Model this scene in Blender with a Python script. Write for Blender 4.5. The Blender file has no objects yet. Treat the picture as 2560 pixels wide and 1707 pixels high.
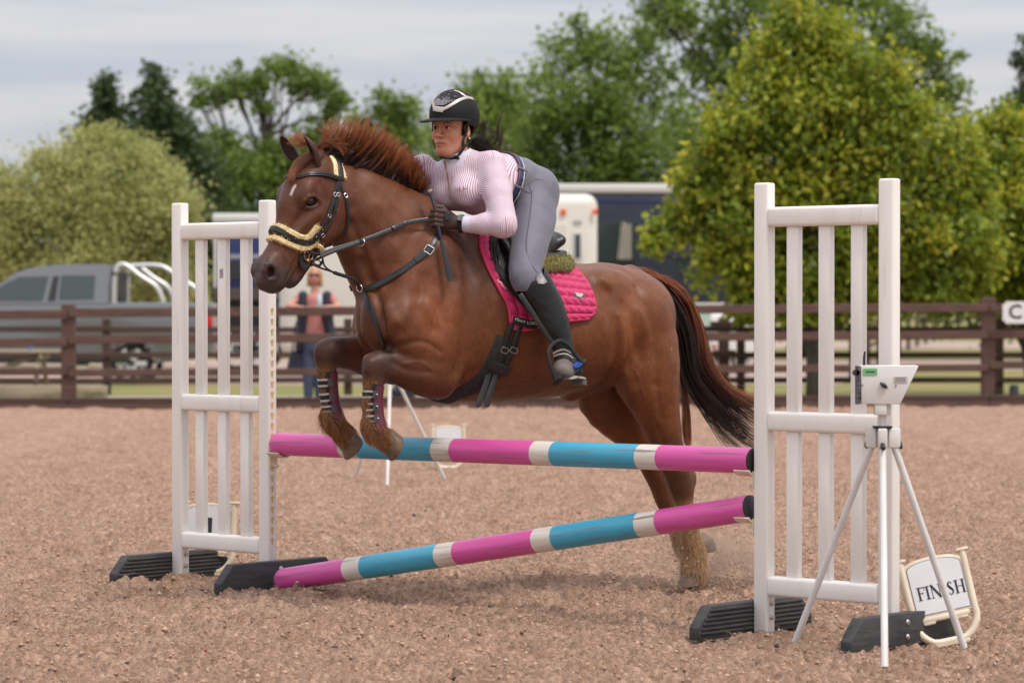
import bpy, bmesh, math, random
import numpy as np
from mathutils import Vector, Matrix

rng = np.random.default_rng(7)
random.seed(7)
SC = bpy.context.scene
COL = SC.collection

# ------------------------------------------------------------------ camera, sky, sun, exposure
F, CX, CY, CH = 7467.0, 1280.0, 853.5, 1.31
PITCH = math.atan((CY - 764.0) / F)
cam_data = bpy.data.cameras.new('camera')
cam_data.lens = 105.0
cam_data.sensor_width = 36.0
cam_data.clip_end = 2000.0
cam_data.clip_start = 0.1
cam_data.dof.use_dof = True
cam_data.dof.focus_distance = 12.9
cam_data.dof.aperture_fstop = 3.6
cam_data.dof.aperture_blades = 9
cam = bpy.data.objects.new('camera', cam_data)
COL.objects.link(cam)
cam.location = (0, 0, CH)
cam.rotation_euler = (math.pi / 2 - PITCH, 0, 0)
SC.camera = cam

SUN_EL, SUN_AZ = math.radians(60), math.radians(132)      # azimuth measured from +Y towards +X
world = bpy.data.worlds.new('World')
SC.world = world
world.use_nodes = True
wt = world.node_tree
wt.nodes.clear()
def wn(t, **kw):
    n = wt.nodes.new(t)
    for k, v in kw.items():
        setattr(n, k, v)
    return n
w_out = wn('ShaderNodeOutputWorld')
w_bg = wn('ShaderNodeBackground')
w_bg.inputs['Strength'].default_value = 0.11
w_sky = wn('ShaderNodeTexSky', sky_type='NISHITA', sun_disc=False)
w_sky.sun_elevation = SUN_EL
w_sky.sun_rotation = SUN_AZ
w_sky.air_density = 1.2
w_sky.dust_density = 2.0
w_tc = wn('ShaderNodeTexCoord')
w_map = wn('ShaderNodeMapping')
w_map.inputs['Scale'].default_value = (2.6, 2.6, 26.0)
w_no = wn('ShaderNodeTexNoise')
w_no.inputs['Scale'].default_value = 2.4
w_no.inputs['Detail'].default_value = 5.0
w_no.inputs['Roughness'].default_value = 0.55
w_no.inputs['Distortion'].default_value = 0.4
w_ramp = wn('ShaderNodeValToRGB')
w_ramp.color_ramp.elements[0].position = 0.30
w_ramp.color_ramp.elements[0].color = (0.86, 0.86, 0.86, 1)
w_ramp.color_ramp.elements[1].position = 0.62
w_ramp.color_ramp.elements[1].color = (0.97, 0.97, 0.97, 1)
w_no2 = wn('ShaderNodeTexNoise')
w_no2.inputs['Scale'].default_value = 3.1
w_no2.inputs['Detail'].default_value = 4.0
w_cl = wn('ShaderNodeMixRGB')
w_cl.inputs['Color1'].default_value = (2.80, 3.00, 3.42, 1)
w_cl.inputs['Color2'].default_value = (3.55, 3.52, 3.66, 1)
w_mix = wn('ShaderNodeMixRGB')
wl = wt.links.new
wl(w_tc.outputs['Generated'], w_map.inputs['Vector'])
wl(w_map.outputs['Vector'], w_no.inputs['Vector'])
wl(w_map.outputs['Vector'], w_no2.inputs['Vector'])
wl(w_no.outputs['Fac'], w_ramp.inputs['Fac'])
w_r2 = wn('ShaderNodeMapRange')
w_r2.inputs['From Min'].default_value, w_r2.inputs['From Max'].default_value = 0.36, 0.62
wl(w_no2.outputs['Fac'], w_r2.inputs['Value'])
wl(w_r2.outputs['Result'], w_cl.inputs['Fac'])
wl(w_ramp.outputs['Color'], w_mix.inputs['Fac'])
wl(w_sky.outputs['Color'], w_mix.inputs['Color1'])
w_sep = wn('ShaderNodeSeparateXYZ')
w_el = wn('ShaderNodeMapRange')                          # an overcast sky brightens towards the zenith
w_el.inputs['From Min'].default_value, w_el.inputs['From Max'].default_value = 0.0, 1.0
w_el.inputs['To Min'].default_value, w_el.inputs['To Max'].default_value = 1.0, 3.0
w_mul = wn('ShaderNodeVectorMath', operation='SCALE')
wl(w_tc.outputs['Generated'], w_sep.inputs['Vector'])
wl(w_sep.outputs['Z'], w_el.inputs['Value'])
wl(w_cl.outputs['Color'], w_mul.inputs[0])
wl(w_el.outputs['Result'], w_mul.inputs['Scale'])
wl(w_mul.outputs['Vector'], w_mix.inputs['Color2'])
wl(w_mix.outputs['Color'], w_bg.inputs['Color'])
wl(w_bg.outputs['Background'], w_out.inputs['Surface'])

sun_data = bpy.data.lights.new('sun', 'SUN')
sun_data.energy = 1.5
sun_data.angle = math.radians(14)
sun_data.color = (1.0, 0.93, 0.83)
sun = bpy.data.objects.new('sun', sun_data)
COL.objects.link(sun)
_sd = Vector((math.sin(SUN_AZ) * math.cos(SUN_EL), math.cos(SUN_AZ) * math.cos(SUN_EL), math.sin(SUN_EL)))
sun.rotation_euler = _sd.to_track_quat('Z', 'Y').to_euler()
sun.location = (6, -6, 12)

vs = SC.view_settings
vs.view_transform = 'Standard'
vs.look = 'None'
vs.gamma = 1.0
vs.exposure = 0.62
vs.use_curve_mapping = False
SC.cycles.use_denoising = True
SC.cycles.max_bounces = 6
SC.cycles.transparent_max_bounces = 6

# ------------------------------------------------------------------ projection helpers (photo pixels, 2560 wide)
_sp, _cp = math.sin(PITCH), math.cos(PITCH)
CAM = np.array([0.0, 0.0, CH])
def ray(u, v):
    x, y = (u - CX) / F, (CY - v) / F
    return np.array([x, _cp + y * _sp, -_sp + y * _cp])
def at(u, v, Y):
    d = ray(u, v)
    return CAM + d * (Y / d[1])
def gnd(u, v, z=0.0):
    d = ray(u, v)
    return CAM + d * ((z - CH) / d[2])

def lerp(a, b, t): return a + (b - a) * t
# ------------------------------------------------------------------ objects
def tag(o, label=None, cat=None, group=None, kind=None):
    if label: o['label'] = label
    if cat: o['category'] = cat
    if group: o['group'] = group
    if kind: o['kind'] = kind
    return o
def empty(name, loc=(0, 0, 0), rotz=0.0, label=None, cat=None, group=None):
    o = bpy.data.objects.new(name, None)
    COL.objects.link(o)
    o.location = Vector([float(c) for c in loc])
    o.rotation_euler = (0, 0, rotz)
    o.empty_display_size = 0.1
    return tag(o, label, cat, group)
def link(name, me, mats, parent=None):
    o = bpy.data.objects.new(name, me)
    COL.objects.link(o)
    if mats is not None:
        for m in (mats if isinstance(mats, (list, tuple)) else [mats]):
            me.materials.append(m)
    if parent is not None:
        o.parent = parent
    return o
def mesh_np(name, V, Fq, mats=None, parent=None, smooth=True):
    """V n x 3, Fq a list of arrays / lists of faces"""
    me = bpy.data.meshes.new(name)
    V = np.asarray(V, dtype=np.float32)
    if isinstance(Fq, np.ndarray):
        n, k = Fq.shape
        me.vertices.add(len(V))
        me.vertices.foreach_set('co', V.ravel())
        me.loops.add(n * k)
        me.loops.foreach_set('vertex_index', Fq.astype(np.int32).ravel())
        me.polygons.add(n)
        me.polygons.foreach_set('loop_start', np.arange(0, n * k, k, dtype=np.int32))
        try:
            me.polygons.foreach_set('loop_total', np.full(n, k, dtype=np.int32))
        except Exception:
            pass
        me.update(calc_edges=True)
        me.validate()
    else:
        me.from_pydata([tuple(map(float, v)) for v in V], [], [tuple(int(i) for i in f) for f in Fq])
        me.update()
    if smooth:
        me.polygons.foreach_set('use_smooth', np.ones(len(me.polygons), dtype=bool))
    return link(name, me, mats, parent)
def bm_obj(name, bm, mats=None, parent=None, smooth=False, auto=None):
    me = bpy.data.meshes.new(name)
    bmesh.ops.recalc_face_normals(bm, faces=bm.faces[:])
    bm.to_mesh(me)
    bm.free()
    if smooth:
        me.polygons.foreach_set('use_smooth', np.ones(len(me.polygons), dtype=bool))
        if auto is not None:
            me.set_sharp_from_angle(angle=math.radians(auto))
    return link(name, me, mats, parent)
def col_attr(o, rgb, name='Col'):
    me = o.data
    a = me.color_attributes.new(name, 'FLOAT_COLOR', 'POINT')
    c = np.ones((len(me.vertices), 4), dtype=np.float32)
    c[:, :3] = rgb
    a.data.foreach_set('color', c.ravel())
def flt_attr(o, vals, name):
    a = o.data.attributes.new(name, 'FLOAT', 'POINT')
    a.data.foreach_set('value', np.asarray(vals, dtype=np.float32).ravel())

# ------------------------------------------------------------------ bmesh shapes
def add_box(bm, c, size, M=None, bevel=0.0, seg=1):
    hx, hy, hz = [s / 2 for s in size]
    vs_ = []
    for z in (-hz, hz):
        for x, y in ((-hx, -hy), (hx, -hy), (hx, hy), (-hx, hy)):
            p = Vector((x, y, z))
            if M is not None: p = M @ p
            vs_.append(bm.verts.new(p + Vector([float(q) for q in c])))
    fs = [(0, 3, 2, 1), (4, 5, 6, 7), (0, 1, 5, 4), (1, 2, 6, 5), (2, 3, 7, 6), (3, 0, 4, 7)]
    faces = [bm.faces.new([vs_[i] for i in f]) for f in fs]
    if bevel:
        edges = list({e for f in faces for e in f.edges})
        bmesh.ops.bevel(bm, geom=edges, offset=bevel, segments=seg, profile=0.5, affect='EDGES')
    return faces
def box_obj(name, c, size, mats, parent=None, M=None, bevel=0.0, seg=2, smooth=True):
    bm = bmesh.new()
    add_box(bm, c, size, M, bevel, seg)
    return bm_obj(name, bm, mats, parent, smooth=smooth and bevel > 0, auto=40)
def basis(w, up=(0, 0, 1)):
    w = np.asarray(w, float); w = w / np.linalg.norm(w)
    up = np.asarray(up, float)
    if abs(np.dot(w, up)) > 0.98: up = np.array([1.0, 0, 0])
    e1 = np.cross(up, w); e1 /= np.linalg.norm(e1)
    e2 = np.cross(w, e1)
    return e1, e2, w
def tube_data(P, R, n=8, caps=True, flat=1.0, up=(0, 0, 1), closed=False):
    P = np.asarray(P, float)
    m = len(P)
    R = np.broadcast_to(np.asarray(R, float), (m,))
    V, Fs = [], []
    for i in range(m):
        if closed:
            w = P[(i + 1) % m] - P[i - 1]
        else:
            w = P[min(i + 1, m - 1)] - P[max(i - 1, 0)]
        e1, e2, _ = basis(w, up)
        for k in range(n):
            a = 2 * math.pi * k / n
            V.append(P[i] + R[i] * (math.cos(a) * e1 + flat * math.sin(a) * e2))
    for i in range(m if closed else m - 1):
        j = (i + 1) % m
        for k in range(n):
            Fs.append((i * n + k, i * n + (k + 1) % n, j * n + (k + 1) % n, j * n + k))
    if caps and not closed:
        Fs.append(tuple(range(n - 1, -1, -1)))
        Fs.append(tuple((m - 1) * n + k for k in range(n)))
    return V, Fs
def tube_obj(name, P, R, mats, parent=None, n=8, flat=1.0, up=(0, 0, 1), closed=False, auto=50):
    V, Fs = tube_data(P, R, n, True, flat, up, closed)
    o = mesh_np(name, V, Fs, mats, parent, smooth=True)
    o.data.set_sharp_from_angle(angle=math.radians(auto))
    return o
def prism_obj(name, poly, depth, mats, parent=None, bevel=0.0, M=None, loc=(0, 0, 0)):
    """polygon in local XZ, extruded along local Y by depth"""
    bm = bmesh.new()
    a = [bm.verts.new((p[0], -depth / 2, p[1])) for p in poly]
    b = [bm.verts.new((p[0], depth / 2, p[1])) for p in poly]
    n = len(poly)
    bm.faces.new(a)
    bm.faces.new(b[::-1])
    for i in range(n):
        bm.faces.new((a[i], b[i], b[(i + 1) % n], a[(i + 1) % n]))
    bmesh.ops.recalc_face_normals(bm, faces=bm.faces[:])
    if bevel:
        bmesh.ops.bevel(bm, geom=[e for e in bm.edges if e.calc_face_angle(0) > 0.3], offset=bevel, segments=2, profile=0.5, affect='EDGES')
    if M is not None: bm.transform(M)
    bm.transform(Matrix.Translation(Vector([float(q) for q in loc])))
    return bm_obj(name, bm, mats, parent, smooth=bevel > 0, auto=40)
def spline(P, n, closed=False):
    """Catmull-Rom through points P (any dimension), n samples per span"""
    P = np.asarray(P, float)
    m = len(P)
    out = []
    spans = m if closed else m - 1
    for i in range(spans):
        if closed:
            p0, p1, p2, p3 = P[(i - 1) % m], P[i], P[(i + 1) % m], P[(i + 2) % m]
        else:
            p0, p1, p2, p3 = P[max(i - 1, 0)], P[i], P[i + 1], P[min(i + 2, m - 1)]
        for k in range(n):
            t = k / n
            out.append(0.5 * ((2 * p1) + (-p0 + p2) * t + (2 * p0 - 5 * p1 + 4 * p2 - p3) * t * t + (-p0 + 3 * p1 - 3 * p2 + p3) * t ** 3))
    if not closed: out.append(P[-1])
    return np.array(out)
def text_data(s, size, extrude=0.0, font_bold=False, align='CENTER'):
    cu = bpy.data.curves.new('lettering', 'FONT')
    cu.body = s
    cu.size = size
    cu.extrude = extrude
    cu.align_x = align
    cu.align_y = 'CENTER'
    cu.resolution_u = 3
    if font_bold: cu.offset = size * 0.018
    o = bpy.data.objects.new('lettering', cu)
    COL.objects.link(o)
    dg = bpy.context.evaluated_depsgraph_get()
    me = bpy.data.meshes.new_from_object(o.evaluated_get(dg))
    bpy.data.objects.remove(o)
    bpy.data.curves.remove(cu)
    return me

# ------------------------------------------------------------------ materials
def mat(name, c1, c2=None, rough=0.6, scale=8.0, bump=0.0, bscale=60.0, spec=0.5, metal=0.0, stretch=None,
        attr=None, attr_mul=0.0, coat=0.0, detail=4.0, trans=0.0, sheen=0.0, contrast=(0.35, 0.65), bdist=0.01, wear=None):
    m = bpy.data.materials.new(name)
    m.use_nodes = True
    nt = m.node_tree
    b = nt.nodes['Principled BSDF']
    L = nt.links.new
    b.inputs['Roughness'].default_value = rough
    b.inputs['Metallic'].default_value = metal
    b.inputs['Specular IOR Level'].default_value = spec
    if coat: b.inputs['Coat Weight'].default_value = coat
    if sheen:
        b.inputs['Sheen Weight'].default_value = sheen
        b.inputs['Sheen Roughness'].default_value = 0.5
    tc = nt.nodes.new('ShaderNodeTexCoord')
    mp = nt.nodes.new('ShaderNodeMapping')
    if stretch: mp.inputs['Scale'].default_value = stretch
    L(tc.outputs['Object'], mp.inputs['Vector'])
    src = None
    if c2 is not None or attr:
        no = nt.nodes.new('ShaderNodeTexNoise')
        no.inputs['Scale'].default_value = scale
        no.inputs['Detail'].default_value = detail
        L(mp.outputs['Vector'], no.inputs['Vector'])
        rp = nt.nodes.new('ShaderNodeMapRange')
        rp.inputs['From Min'].default_value, rp.inputs['From Max'].default_value = contrast
        L(no.outputs['Fac'], rp.inputs['Value'])
        mx = nt.nodes.new('ShaderNodeMixRGB')
        L(rp.outputs['Result'], mx.inputs['Fac'])
        if attr:
            at_ = nt.nodes.new('ShaderNodeAttribute')
            at_.attribute_name = attr
            mu = nt.nodes.new('ShaderNodeMixRGB')
            mu.blend_type = 'MULTIPLY'
            mu.inputs['Fac'].default_value = 1.0
            k = attr_mul
            mx.inputs['Color1'].default_value = (1 - k, 1 - k, 1 - k, 1)
            mx.inputs['Color2'].default_value = (1 + k * 0.9, 1 + k * 0.85, 1 + k * 0.8, 1)
            L(at_.outputs['Color'], mu.inputs['Color1'])
            L(mx.outputs['Color'], mu.inputs['Color2'])
            src = mu.outputs['Color']
        else:
            mx.inputs['Color1'].default_value = (*c1, 1)
            mx.inputs['Color2'].default_value = (*c2, 1)
            src = mx.outputs['Color']
        if wear:
            # thin scuffs: (colour, stretch, threshold)
            mp2 = nt.nodes.new('ShaderNodeMapping')
            mp2.inputs['Scale'].default_value = wear[1]
            L(tc.outputs['Object'], mp2.inputs['Vector'])
            n2 = nt.nodes.new('ShaderNodeTexNoise')
            n2.inputs['Scale'].default_value = 1.0
            n2.inputs['Detail'].default_value = 6.0
            L(mp2.outputs['Vector'], n2.inputs['Vector'])
            r2 = nt.nodes.new('ShaderNodeMapRange')
            r2.inputs['From Min'].default_value, r2.inputs['From Max'].default_value = wear[2]
            L(n2.outputs['Fac'], r2.inputs['Value'])
            m3 = nt.nodes.new('ShaderNodeMixRGB')
            L(r2.outputs['Result'], m3.inputs['Fac'])
            L(src, m3.inputs['Color1'])
            m3.inputs['Color2'].default_value = (*wear[0], 1)
            src = m3.outputs['Color']
        L(src, b.inputs['Base Color'])
    else:
        b.inputs['Base Color'].default_value = (*c1, 1)
    if bump:
        nb = nt.nodes.new('ShaderNodeTexNoise')
        nb.inputs['Scale'].default_value = bscale
        nb.inputs['Detail'].default_value = 5.0
        L(mp.outputs['Vector'], nb.inputs['Vector'])
        bp = nt.nodes.new('ShaderNodeBump')
        bp.inputs['Strength'].default_value = bump
        bp.inputs['Distance'].default_value = bdist
        L(nb.outputs['Fac'], bp.inputs['Height'])
        L(bp.outputs['Normal'], b.inputs['Normal'])
    if trans:
        tr = nt.nodes.new('ShaderNodeBsdfTranslucent')
        if src is not None: L(src, tr.inputs['Color'])
        else: tr.inputs['Color'].default_value = (*c1, 1)
        ms = nt.nodes.new('ShaderNodeMixShader')
        ms.inputs['Fac'].default_value = trans
        out = nt.nodes['Material Output']
        L(b.outputs['BSDF'], ms.inputs[1])
        L(tr.outputs['BSDF'], ms.inputs[2])
        L(ms.outputs['Shader'], out.inputs['Surface'])
    return m
def srgb(r, g, b):
    f = lambda c: (c / 255 / 12.92) if c / 255 <= 0.04045 else ((c / 255 + 0.055) / 1.055) ** 2.4
    return (f(r), f(g), f(b))

# ------------------------------------------------------------------ signed distance fields -> smooth meshes (surface nets)
class Field:
    def __init__(self, lo, hi, res):
        self.lo = np.asarray(lo, float)
        self.res = res
        self.n = np.ceil((np.asarray(hi, float) - self.lo) / res).astype(int) + 1
        self.D = np.full(self.n, 1.0, dtype=np.float32)
    def box(self, lo, hi):
        a = np.clip(np.floor((lo - self.lo) / self.res).astype(int), 0, self.n - 1)
        b = np.clip(np.ceil((hi - self.lo) / self.res).astype(int) + 1, 1, self.n)
        return a, b
    def grid(self, a, b):
        ax = [(self.lo[i] + np.arange(a[i], b[i]) * self.res).astype(np.float32) for i in range(3)]
        return ax[0][:, None, None], ax[1][None, :, None], ax[2][None, None, :]
    def put(self, a, b, d, k, sub=False):
        s = (slice(a[0], b[0]), slice(a[1], b[1]), slice(a[2], b[2]))
        o = self.D[s]
        if sub:
            h = np.clip(0.5 - 0.5 * (o + d) / k, 0, 1)
            self.D[s] = o * (1 - h) - d * h + k * h * (1 - h)
        elif k > 1e-6:
            h = np.clip(0.5 + 0.5 * (o - d) / k, 0, 1)
            self.D[s] = o * (1 - h) + d * h - k * h * (1 - h)
        else:
            self.D[s] = np.minimum(o, d)
    def cone(self, p0, p1, r0, r1, lat=(0, 1, 0), k=0.02, cap=1.0, sub=False):
        """elliptical rounded cone; r = (half size along lat, half size across)"""
        p0, p1 = np.asarray(p0, float), np.asarray(p1, float)
        r0 = (r0, r0) if np.isscalar(r0) else r0
        r1 = (r1, r1) if np.isscalar(r1) else r1
        w = p1 - p0
        ln = np.linalg.norm(w)
        if ln < 1e-6:
            w = np.array([0, 0, 1.0]) if abs(lat[2]) < 0.9 else np.array([1.0, 0, 0]); ln = 1e-6
        else:
            w = w / ln
        e1 = np.asarray(lat, float)
        e1 = e1 - np.dot(e1, w) * w
        e1 /= np.linalg.norm(e1)
        e2 = np.cross(w, e1)
        R = max(*r0, *r1) * max(1.0, cap)
        m = R + 1.2 * k + 3 * self.res
        a, b = self.box(np.minimum(p0, p1) - m, np.maximum(p0, p1) + m)
        if np.any(b - a < 1): return
        X, Y, Z = self.grid(a, b)
        X, Y, Z = X - p0[0], Y - p0[1], Z - p0[2]
        tw = X * w[0] + Y * w[1] + Z * w[2]
        t = np.clip(tw / ln, 0, 1)
        x = X * e1[0] + Y * e1[1] + Z * e1[2]
        y = X * e2[0] + Y * e2[1] + Z * e2[2]
        z = tw - t * ln
        A = r0[0] + (r1[0] - r0[0]) * t
        B = r0[1] + (r1[1] - r0[1]) * t
        Cc = np.minimum(A, B) * cap
        xa, yb, zc = x / A, y / B, z / Cc
        k0 = np.sqrt(xa * xa + yb * yb + zc * zc)
        k1 = np.sqrt((xa / A) ** 2 + (yb / B) ** 2 + (zc / Cc) ** 2) + 1e-6
        self.put(a, b, (k0 * (k0 - 1) / k1).astype(np.float32), k, sub)
    def ell(self, c, r, ax=None, k=0.02, sub=False):
        """ellipsoid, radii r along the rows of ax"""
        c = np.asarray(c, float)
        ax = np.eye(3) if ax is None else np.asarray(ax, float)
        m = max(r) + 1.2 * k + 3 * self.res
        a, b = self.box(c - m, c + m)
        if np.any(b - a < 1): return
        X, Y, Z = self.grid(a, b)
        X, Y, Z = X - c[0], Y - c[1], Z - c[2]
        q = [(X * e[0] + Y * e[1] + Z * e[2]) / s for e, s in zip(ax, r)]
        k0 = np.sqrt(q[0] ** 2 + q[1] ** 2 + q[2] ** 2)
        k1 = np.sqrt((q[0] / r[0]) ** 2 + (q[1] / r[1]) ** 2 + (q[2] / r[2]) ** 2) + 1e-6
        self.put(a, b, (k0 * (k0 - 1) / k1).astype(np.float32), k, sub)
    def chain(self, nodes, lat=(0, 1, 0), k=0.02, kin=0.004, sub=3, cap=1.0):
        """nodes: (point, a, b); a spline through them, unioned smoothly with what is there"""
        A = np.array([list(p) + [a, b] for p, a, b in nodes], float)
        S = spline(A, sub) if sub > 1 and len(A) > 2 else A
        for i in range(len(S) - 1):
            self.cone(S[i][:3], S[i + 1][:3], tuple(S[i][3:]), tuple(S[i + 1][3:]), lat, k if i == 0 else max(kin, k * 0.5), cap)
    def sample(self, P):
        P = np.atleast_2d(P)
        g = (P - self.lo) / self.res
        i = np.clip(np.floor(g).astype(int), 0, self.n - 2)
        f = np.clip(g - i, 0, 1)
        D = self.D
        r = 0
        for dx in (0, 1):
            for dy in (0, 1):
                for dz in (0, 1):
                    w = (f[:, 0] if dx else 1 - f[:, 0]) * (f[:, 1] if dy else 1 - f[:, 1]) * (f[:, 2] if dz else 1 - f[:, 2])
                    r = r + w * D[i[:, 0] + dx, i[:, 1] + dy, i[:, 2] + dz]
        return r
    def grad(self, P):
        P = np.atleast_2d(P)
        e = self.res
        g = np.stack([self.sample(P + np.eye(3)[i] * e) - self.sample(P - np.eye(3)[i] * e) for i in range(3)], 1)
        return g / (np.linalg.norm(g, axis=1, keepdims=True) + 1e-9)
    def snap(self, P, off=0.0, it=6):
        """move points onto the surface, off metres outside it"""
        P = np.array(np.atleast_2d(P), float)
        for _ in range(it):
            P -= self.grad(P) * (self.sample(P)[:, None] - off) * 0.8
        return P
    def march(self, O, Dv, tmax, off=0.0, t0=0.0):
        """sphere-trace from O along unit Dv; returns hit point or None"""
        t = t0
        O, Dv = np.asarray(O, float), np.asarray(Dv, float)
        hi = self.lo + (self.n - 1) * self.res
        while t < tmax:
            p = O + Dv * t
            if np.any(p < self.lo) or np.any(p > hi):
                t += self.res * 2
                continue
            d = float(self.sample(p)[0]) - off
            if d < 0.0008: return p
            t += min(max(d * 0.7, 0.001), 0.05)
        return None
    def mesh(self, smooth=1):
        D, n = self.D, self.n
        S = D < 0
        c = [S[i:n[0] - 1 + i, j:n[1] - 1 + j, k:n[2] - 1 + k] for i in (0, 1) for j in (0, 1) for k in (0, 1)]
        cnt = sum(x.astype(np.int8) for x in c)
        act = (cnt > 0) & (cnt < 8)
        idx = np.argwhere(act)
        vid = np.full(act.shape, -1, dtype=np.int32)
        vid[act] = np.arange(len(idx))
        corners = np.array([(i, j, k) for i in (0, 1) for j in (0, 1) for k in (0, 1)])
        val = np.stack([D[idx[:, 0] + a, idx[:, 1] + b, idx[:, 2] + c_] for a, b, c_ in corners], 1)
        acc = np.zeros((len(idx), 3)); num = np.zeros(len(idx))
        for a in range(8):
            for b in range(a + 1, 8):
                if np.abs(corners[a] - corners[b]).sum() != 1: continue
                m = (val[:, a] < 0) != (val[:, b] < 0)
                t = val[m, a] / (val[m, a] - val[m, b])
                acc[m] += corners[a] + t[:, None] * (corners[b] - corners[a])
                num[m] += 1
        V = self.lo + (idx + acc / num[:, None]) * self.res
        Q = []
        for ax in range(3):
            o1, o2 = (ax + 1) % 3, (ax + 2) % 3
            sl0 = [slice(None)] * 3; sl1 = [slice(None)] * 3
            sl0[ax] = slice(0, n[ax] - 1); sl1[ax] = slice(1, n[ax])
            for o in (o1, o2):
                sl0[o] = slice(1, n[o] - 1); sl1[o] = slice(1, n[o] - 1)
            A_, B_ = S[tuple(sl0)], S[tuple(sl1)]
            e = np.argwhere(A_ != B_)
            if not len(e): continue
            inside = A_[tuple(e.T)]
            base = e.copy()
            base[:, o1] += 1; base[:, o2] += 1      # node index
            q = []
            for d1, d2 in ((-1, -1), (0, -1), (0, 0), (-1, 0)):
                cc = base.copy()
                cc[:, o1] += d1; cc[:, o2] += d2
                q.append(vid[cc[:, 0], cc[:, 1], cc[:, 2]])
            q = np.stack(q, 1)
            q[~inside] = q[~inside][:, ::-1]
            Q.append(q)
        Q = np.concatenate(Q)
        Q = Q[(Q >= 0).all(1)]
        for _ in range(smooth):
            V = laplace(V, Q, 0.5)
        return V, Q
def laplace(V, Q, f):
    acc = np.zeros_like(V); num = np.zeros(len(V))
    for a in range(4):
        for b in ((a + 1) % 4, (a + 3) % 4):
            for d in range(3):
                acc[:, d] += np.bincount(Q[:, a], weights=V[Q[:, b], d], minlength=len(V))
            num += np.bincount(Q[:, a], minlength=len(V))
    return V + f * (acc / np.maximum(num, 1)[:, None] - V)
def vnormals(V, Q):
    n = np.cross(V[Q[:, 2]] - V[Q[:, 0]], V[Q[:, 3]] - V[Q[:, 1]])
    N = np.zeros_like(V)
    for a in range(4):
        for d in range(3):
            N[:, d] += np.bincount(Q[:, a], weights=n[:, d], minlength=len(V))
    return N / (np.linalg.norm(N, axis=1, keepdims=True) + 1e-12)
def seg_dist(P, line):
    """distance of points to a polyline"""
    line = np.asarray(line, float)
    best = np.full(len(P), 1e9)
    for a, b in zip(line[:-1], line[1:]):
        w = b - a
        t = np.clip(((P - a) @ w) / (w @ w + 1e-12), 0, 1)
        best = np.minimum(best, np.linalg.norm(P - a - t[:, None] * w, axis=1))
    return best
def vnoise(P, scale, seed=0):
    """cheap smooth value noise in 3-D, -1..1"""
    r = np.random.default_rng(seed)
    T = r.uniform(-1, 1, (32, 32, 32)).astype(np.float32)
    g = P * scale + 1000.0
    i = np.floor(g).astype(int)
    f = g - i
    f = f * f * (3 - 2 * f)
    out = 0
    for a in (0, 1):
        for b in (0, 1):
            for c in (0, 1):
                w = (f[:, 0] if a else 1 - f[:, 0]) * (f[:, 1] if b else 1 - f[:, 1]) * (f[:, 2] if c else 1 - f[:, 2])
                out = out + w * T[(i[:, 0] + a) % 32, (i[:, 1] + b) % 32, (i[:, 2] + c) % 32]
    return out
def hair(name, strands, radii, m, parent=None, tip=0.25, cols=None):
    """strands: list of (k,3) arrays of equal or different length; radii one per strand"""
    hc = bpy.data.hair_curves.new(name)
    sizes = [len(s) for s in strands]
    hc.add_curves(sizes)
    P = np.concatenate(strands).astype(np.float32)
    hc.attributes['position'].data.foreach_set('vector', P.ravel())
    rad = np.concatenate([r * np.linspace(1, tip, k) for r, k in zip(radii, sizes)]).astype(np.float32)
    if 'radius' not in hc.attributes: hc.attributes.new('radius', 'FLOAT', 'POINT')
    hc.attributes['radius'].data.foreach_set('value', rad)
    if cols is not None:
        a = hc.attributes.new('Col', 'FLOAT_COLOR', 'POINT')
        c = np.ones((len(P), 4), dtype=np.float32)
        c[:, :3] = cols
        a.data.foreach_set('color', c.ravel())
    o = bpy.data.objects.new(name, hc)
    COL.objects.link(o)
    hc.materials.append(m)
    if parent is not None: o.parent = parent
    return o
# ------------------------------------------------------------------ ground
FL = at(0, 1012, 38.4); FR = at(2560, 1004, 39.6)
def fence_y(x): return FL[1] + (x - FL[0]) / (FR[0] - FL[0]) * (FR[1] - FL[1])
ys = [-30.0, -12.0, -2.0, 4.0, 7.0, 8.6]
y = 9.2
while y < 38.2:
    ys.append(y)
    y += max(0.013, 0.000115 * y * y)
ys += [38.6, 39.0, 39.6, 41.0]
xs = np.concatenate([[-70, -50, -36, -26, -19, -14, -11], np.arange(-9, -4.3, 0.09), np.arange(-4.3, 4.3, 0.0155), np.arange(4.3, 9, 0.09), [9, 11, 14, 19, 26, 36, 50, 70]])
ys = np.array(ys)
GX, GY = np.meshgrid(xs, ys)
GP = np.stack([GX.ravel(), GY.ravel(), np.zeros(GX.size)], 1)
c1 = vnoise(GP, 11.0, 31); c2 = vnoise(GP, 24.0, 32); c3 = vnoise(GP, 52.0, 33); c4 = vnoise(GP, 2.6, 34); c5 = vnoise(GP, 0.9, 35); c6 = vnoise(GP, 6.0, 36)
c7 = vnoise(GP, 17.0, 37)
hgt = 0.022 * np.maximum(c1, -0.4) + 0.027 * (1 - np.abs(c2)) ** 2 * (0.45 + 0.55 * c1) + 0.018 * (1 - np.abs(c7)) ** 3 + 0.013 * c3 + 0.016 * c4 + 0.008 * c5 + 0.012 * np.maximum(0, c6 - 0.2) - 0.020
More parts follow.
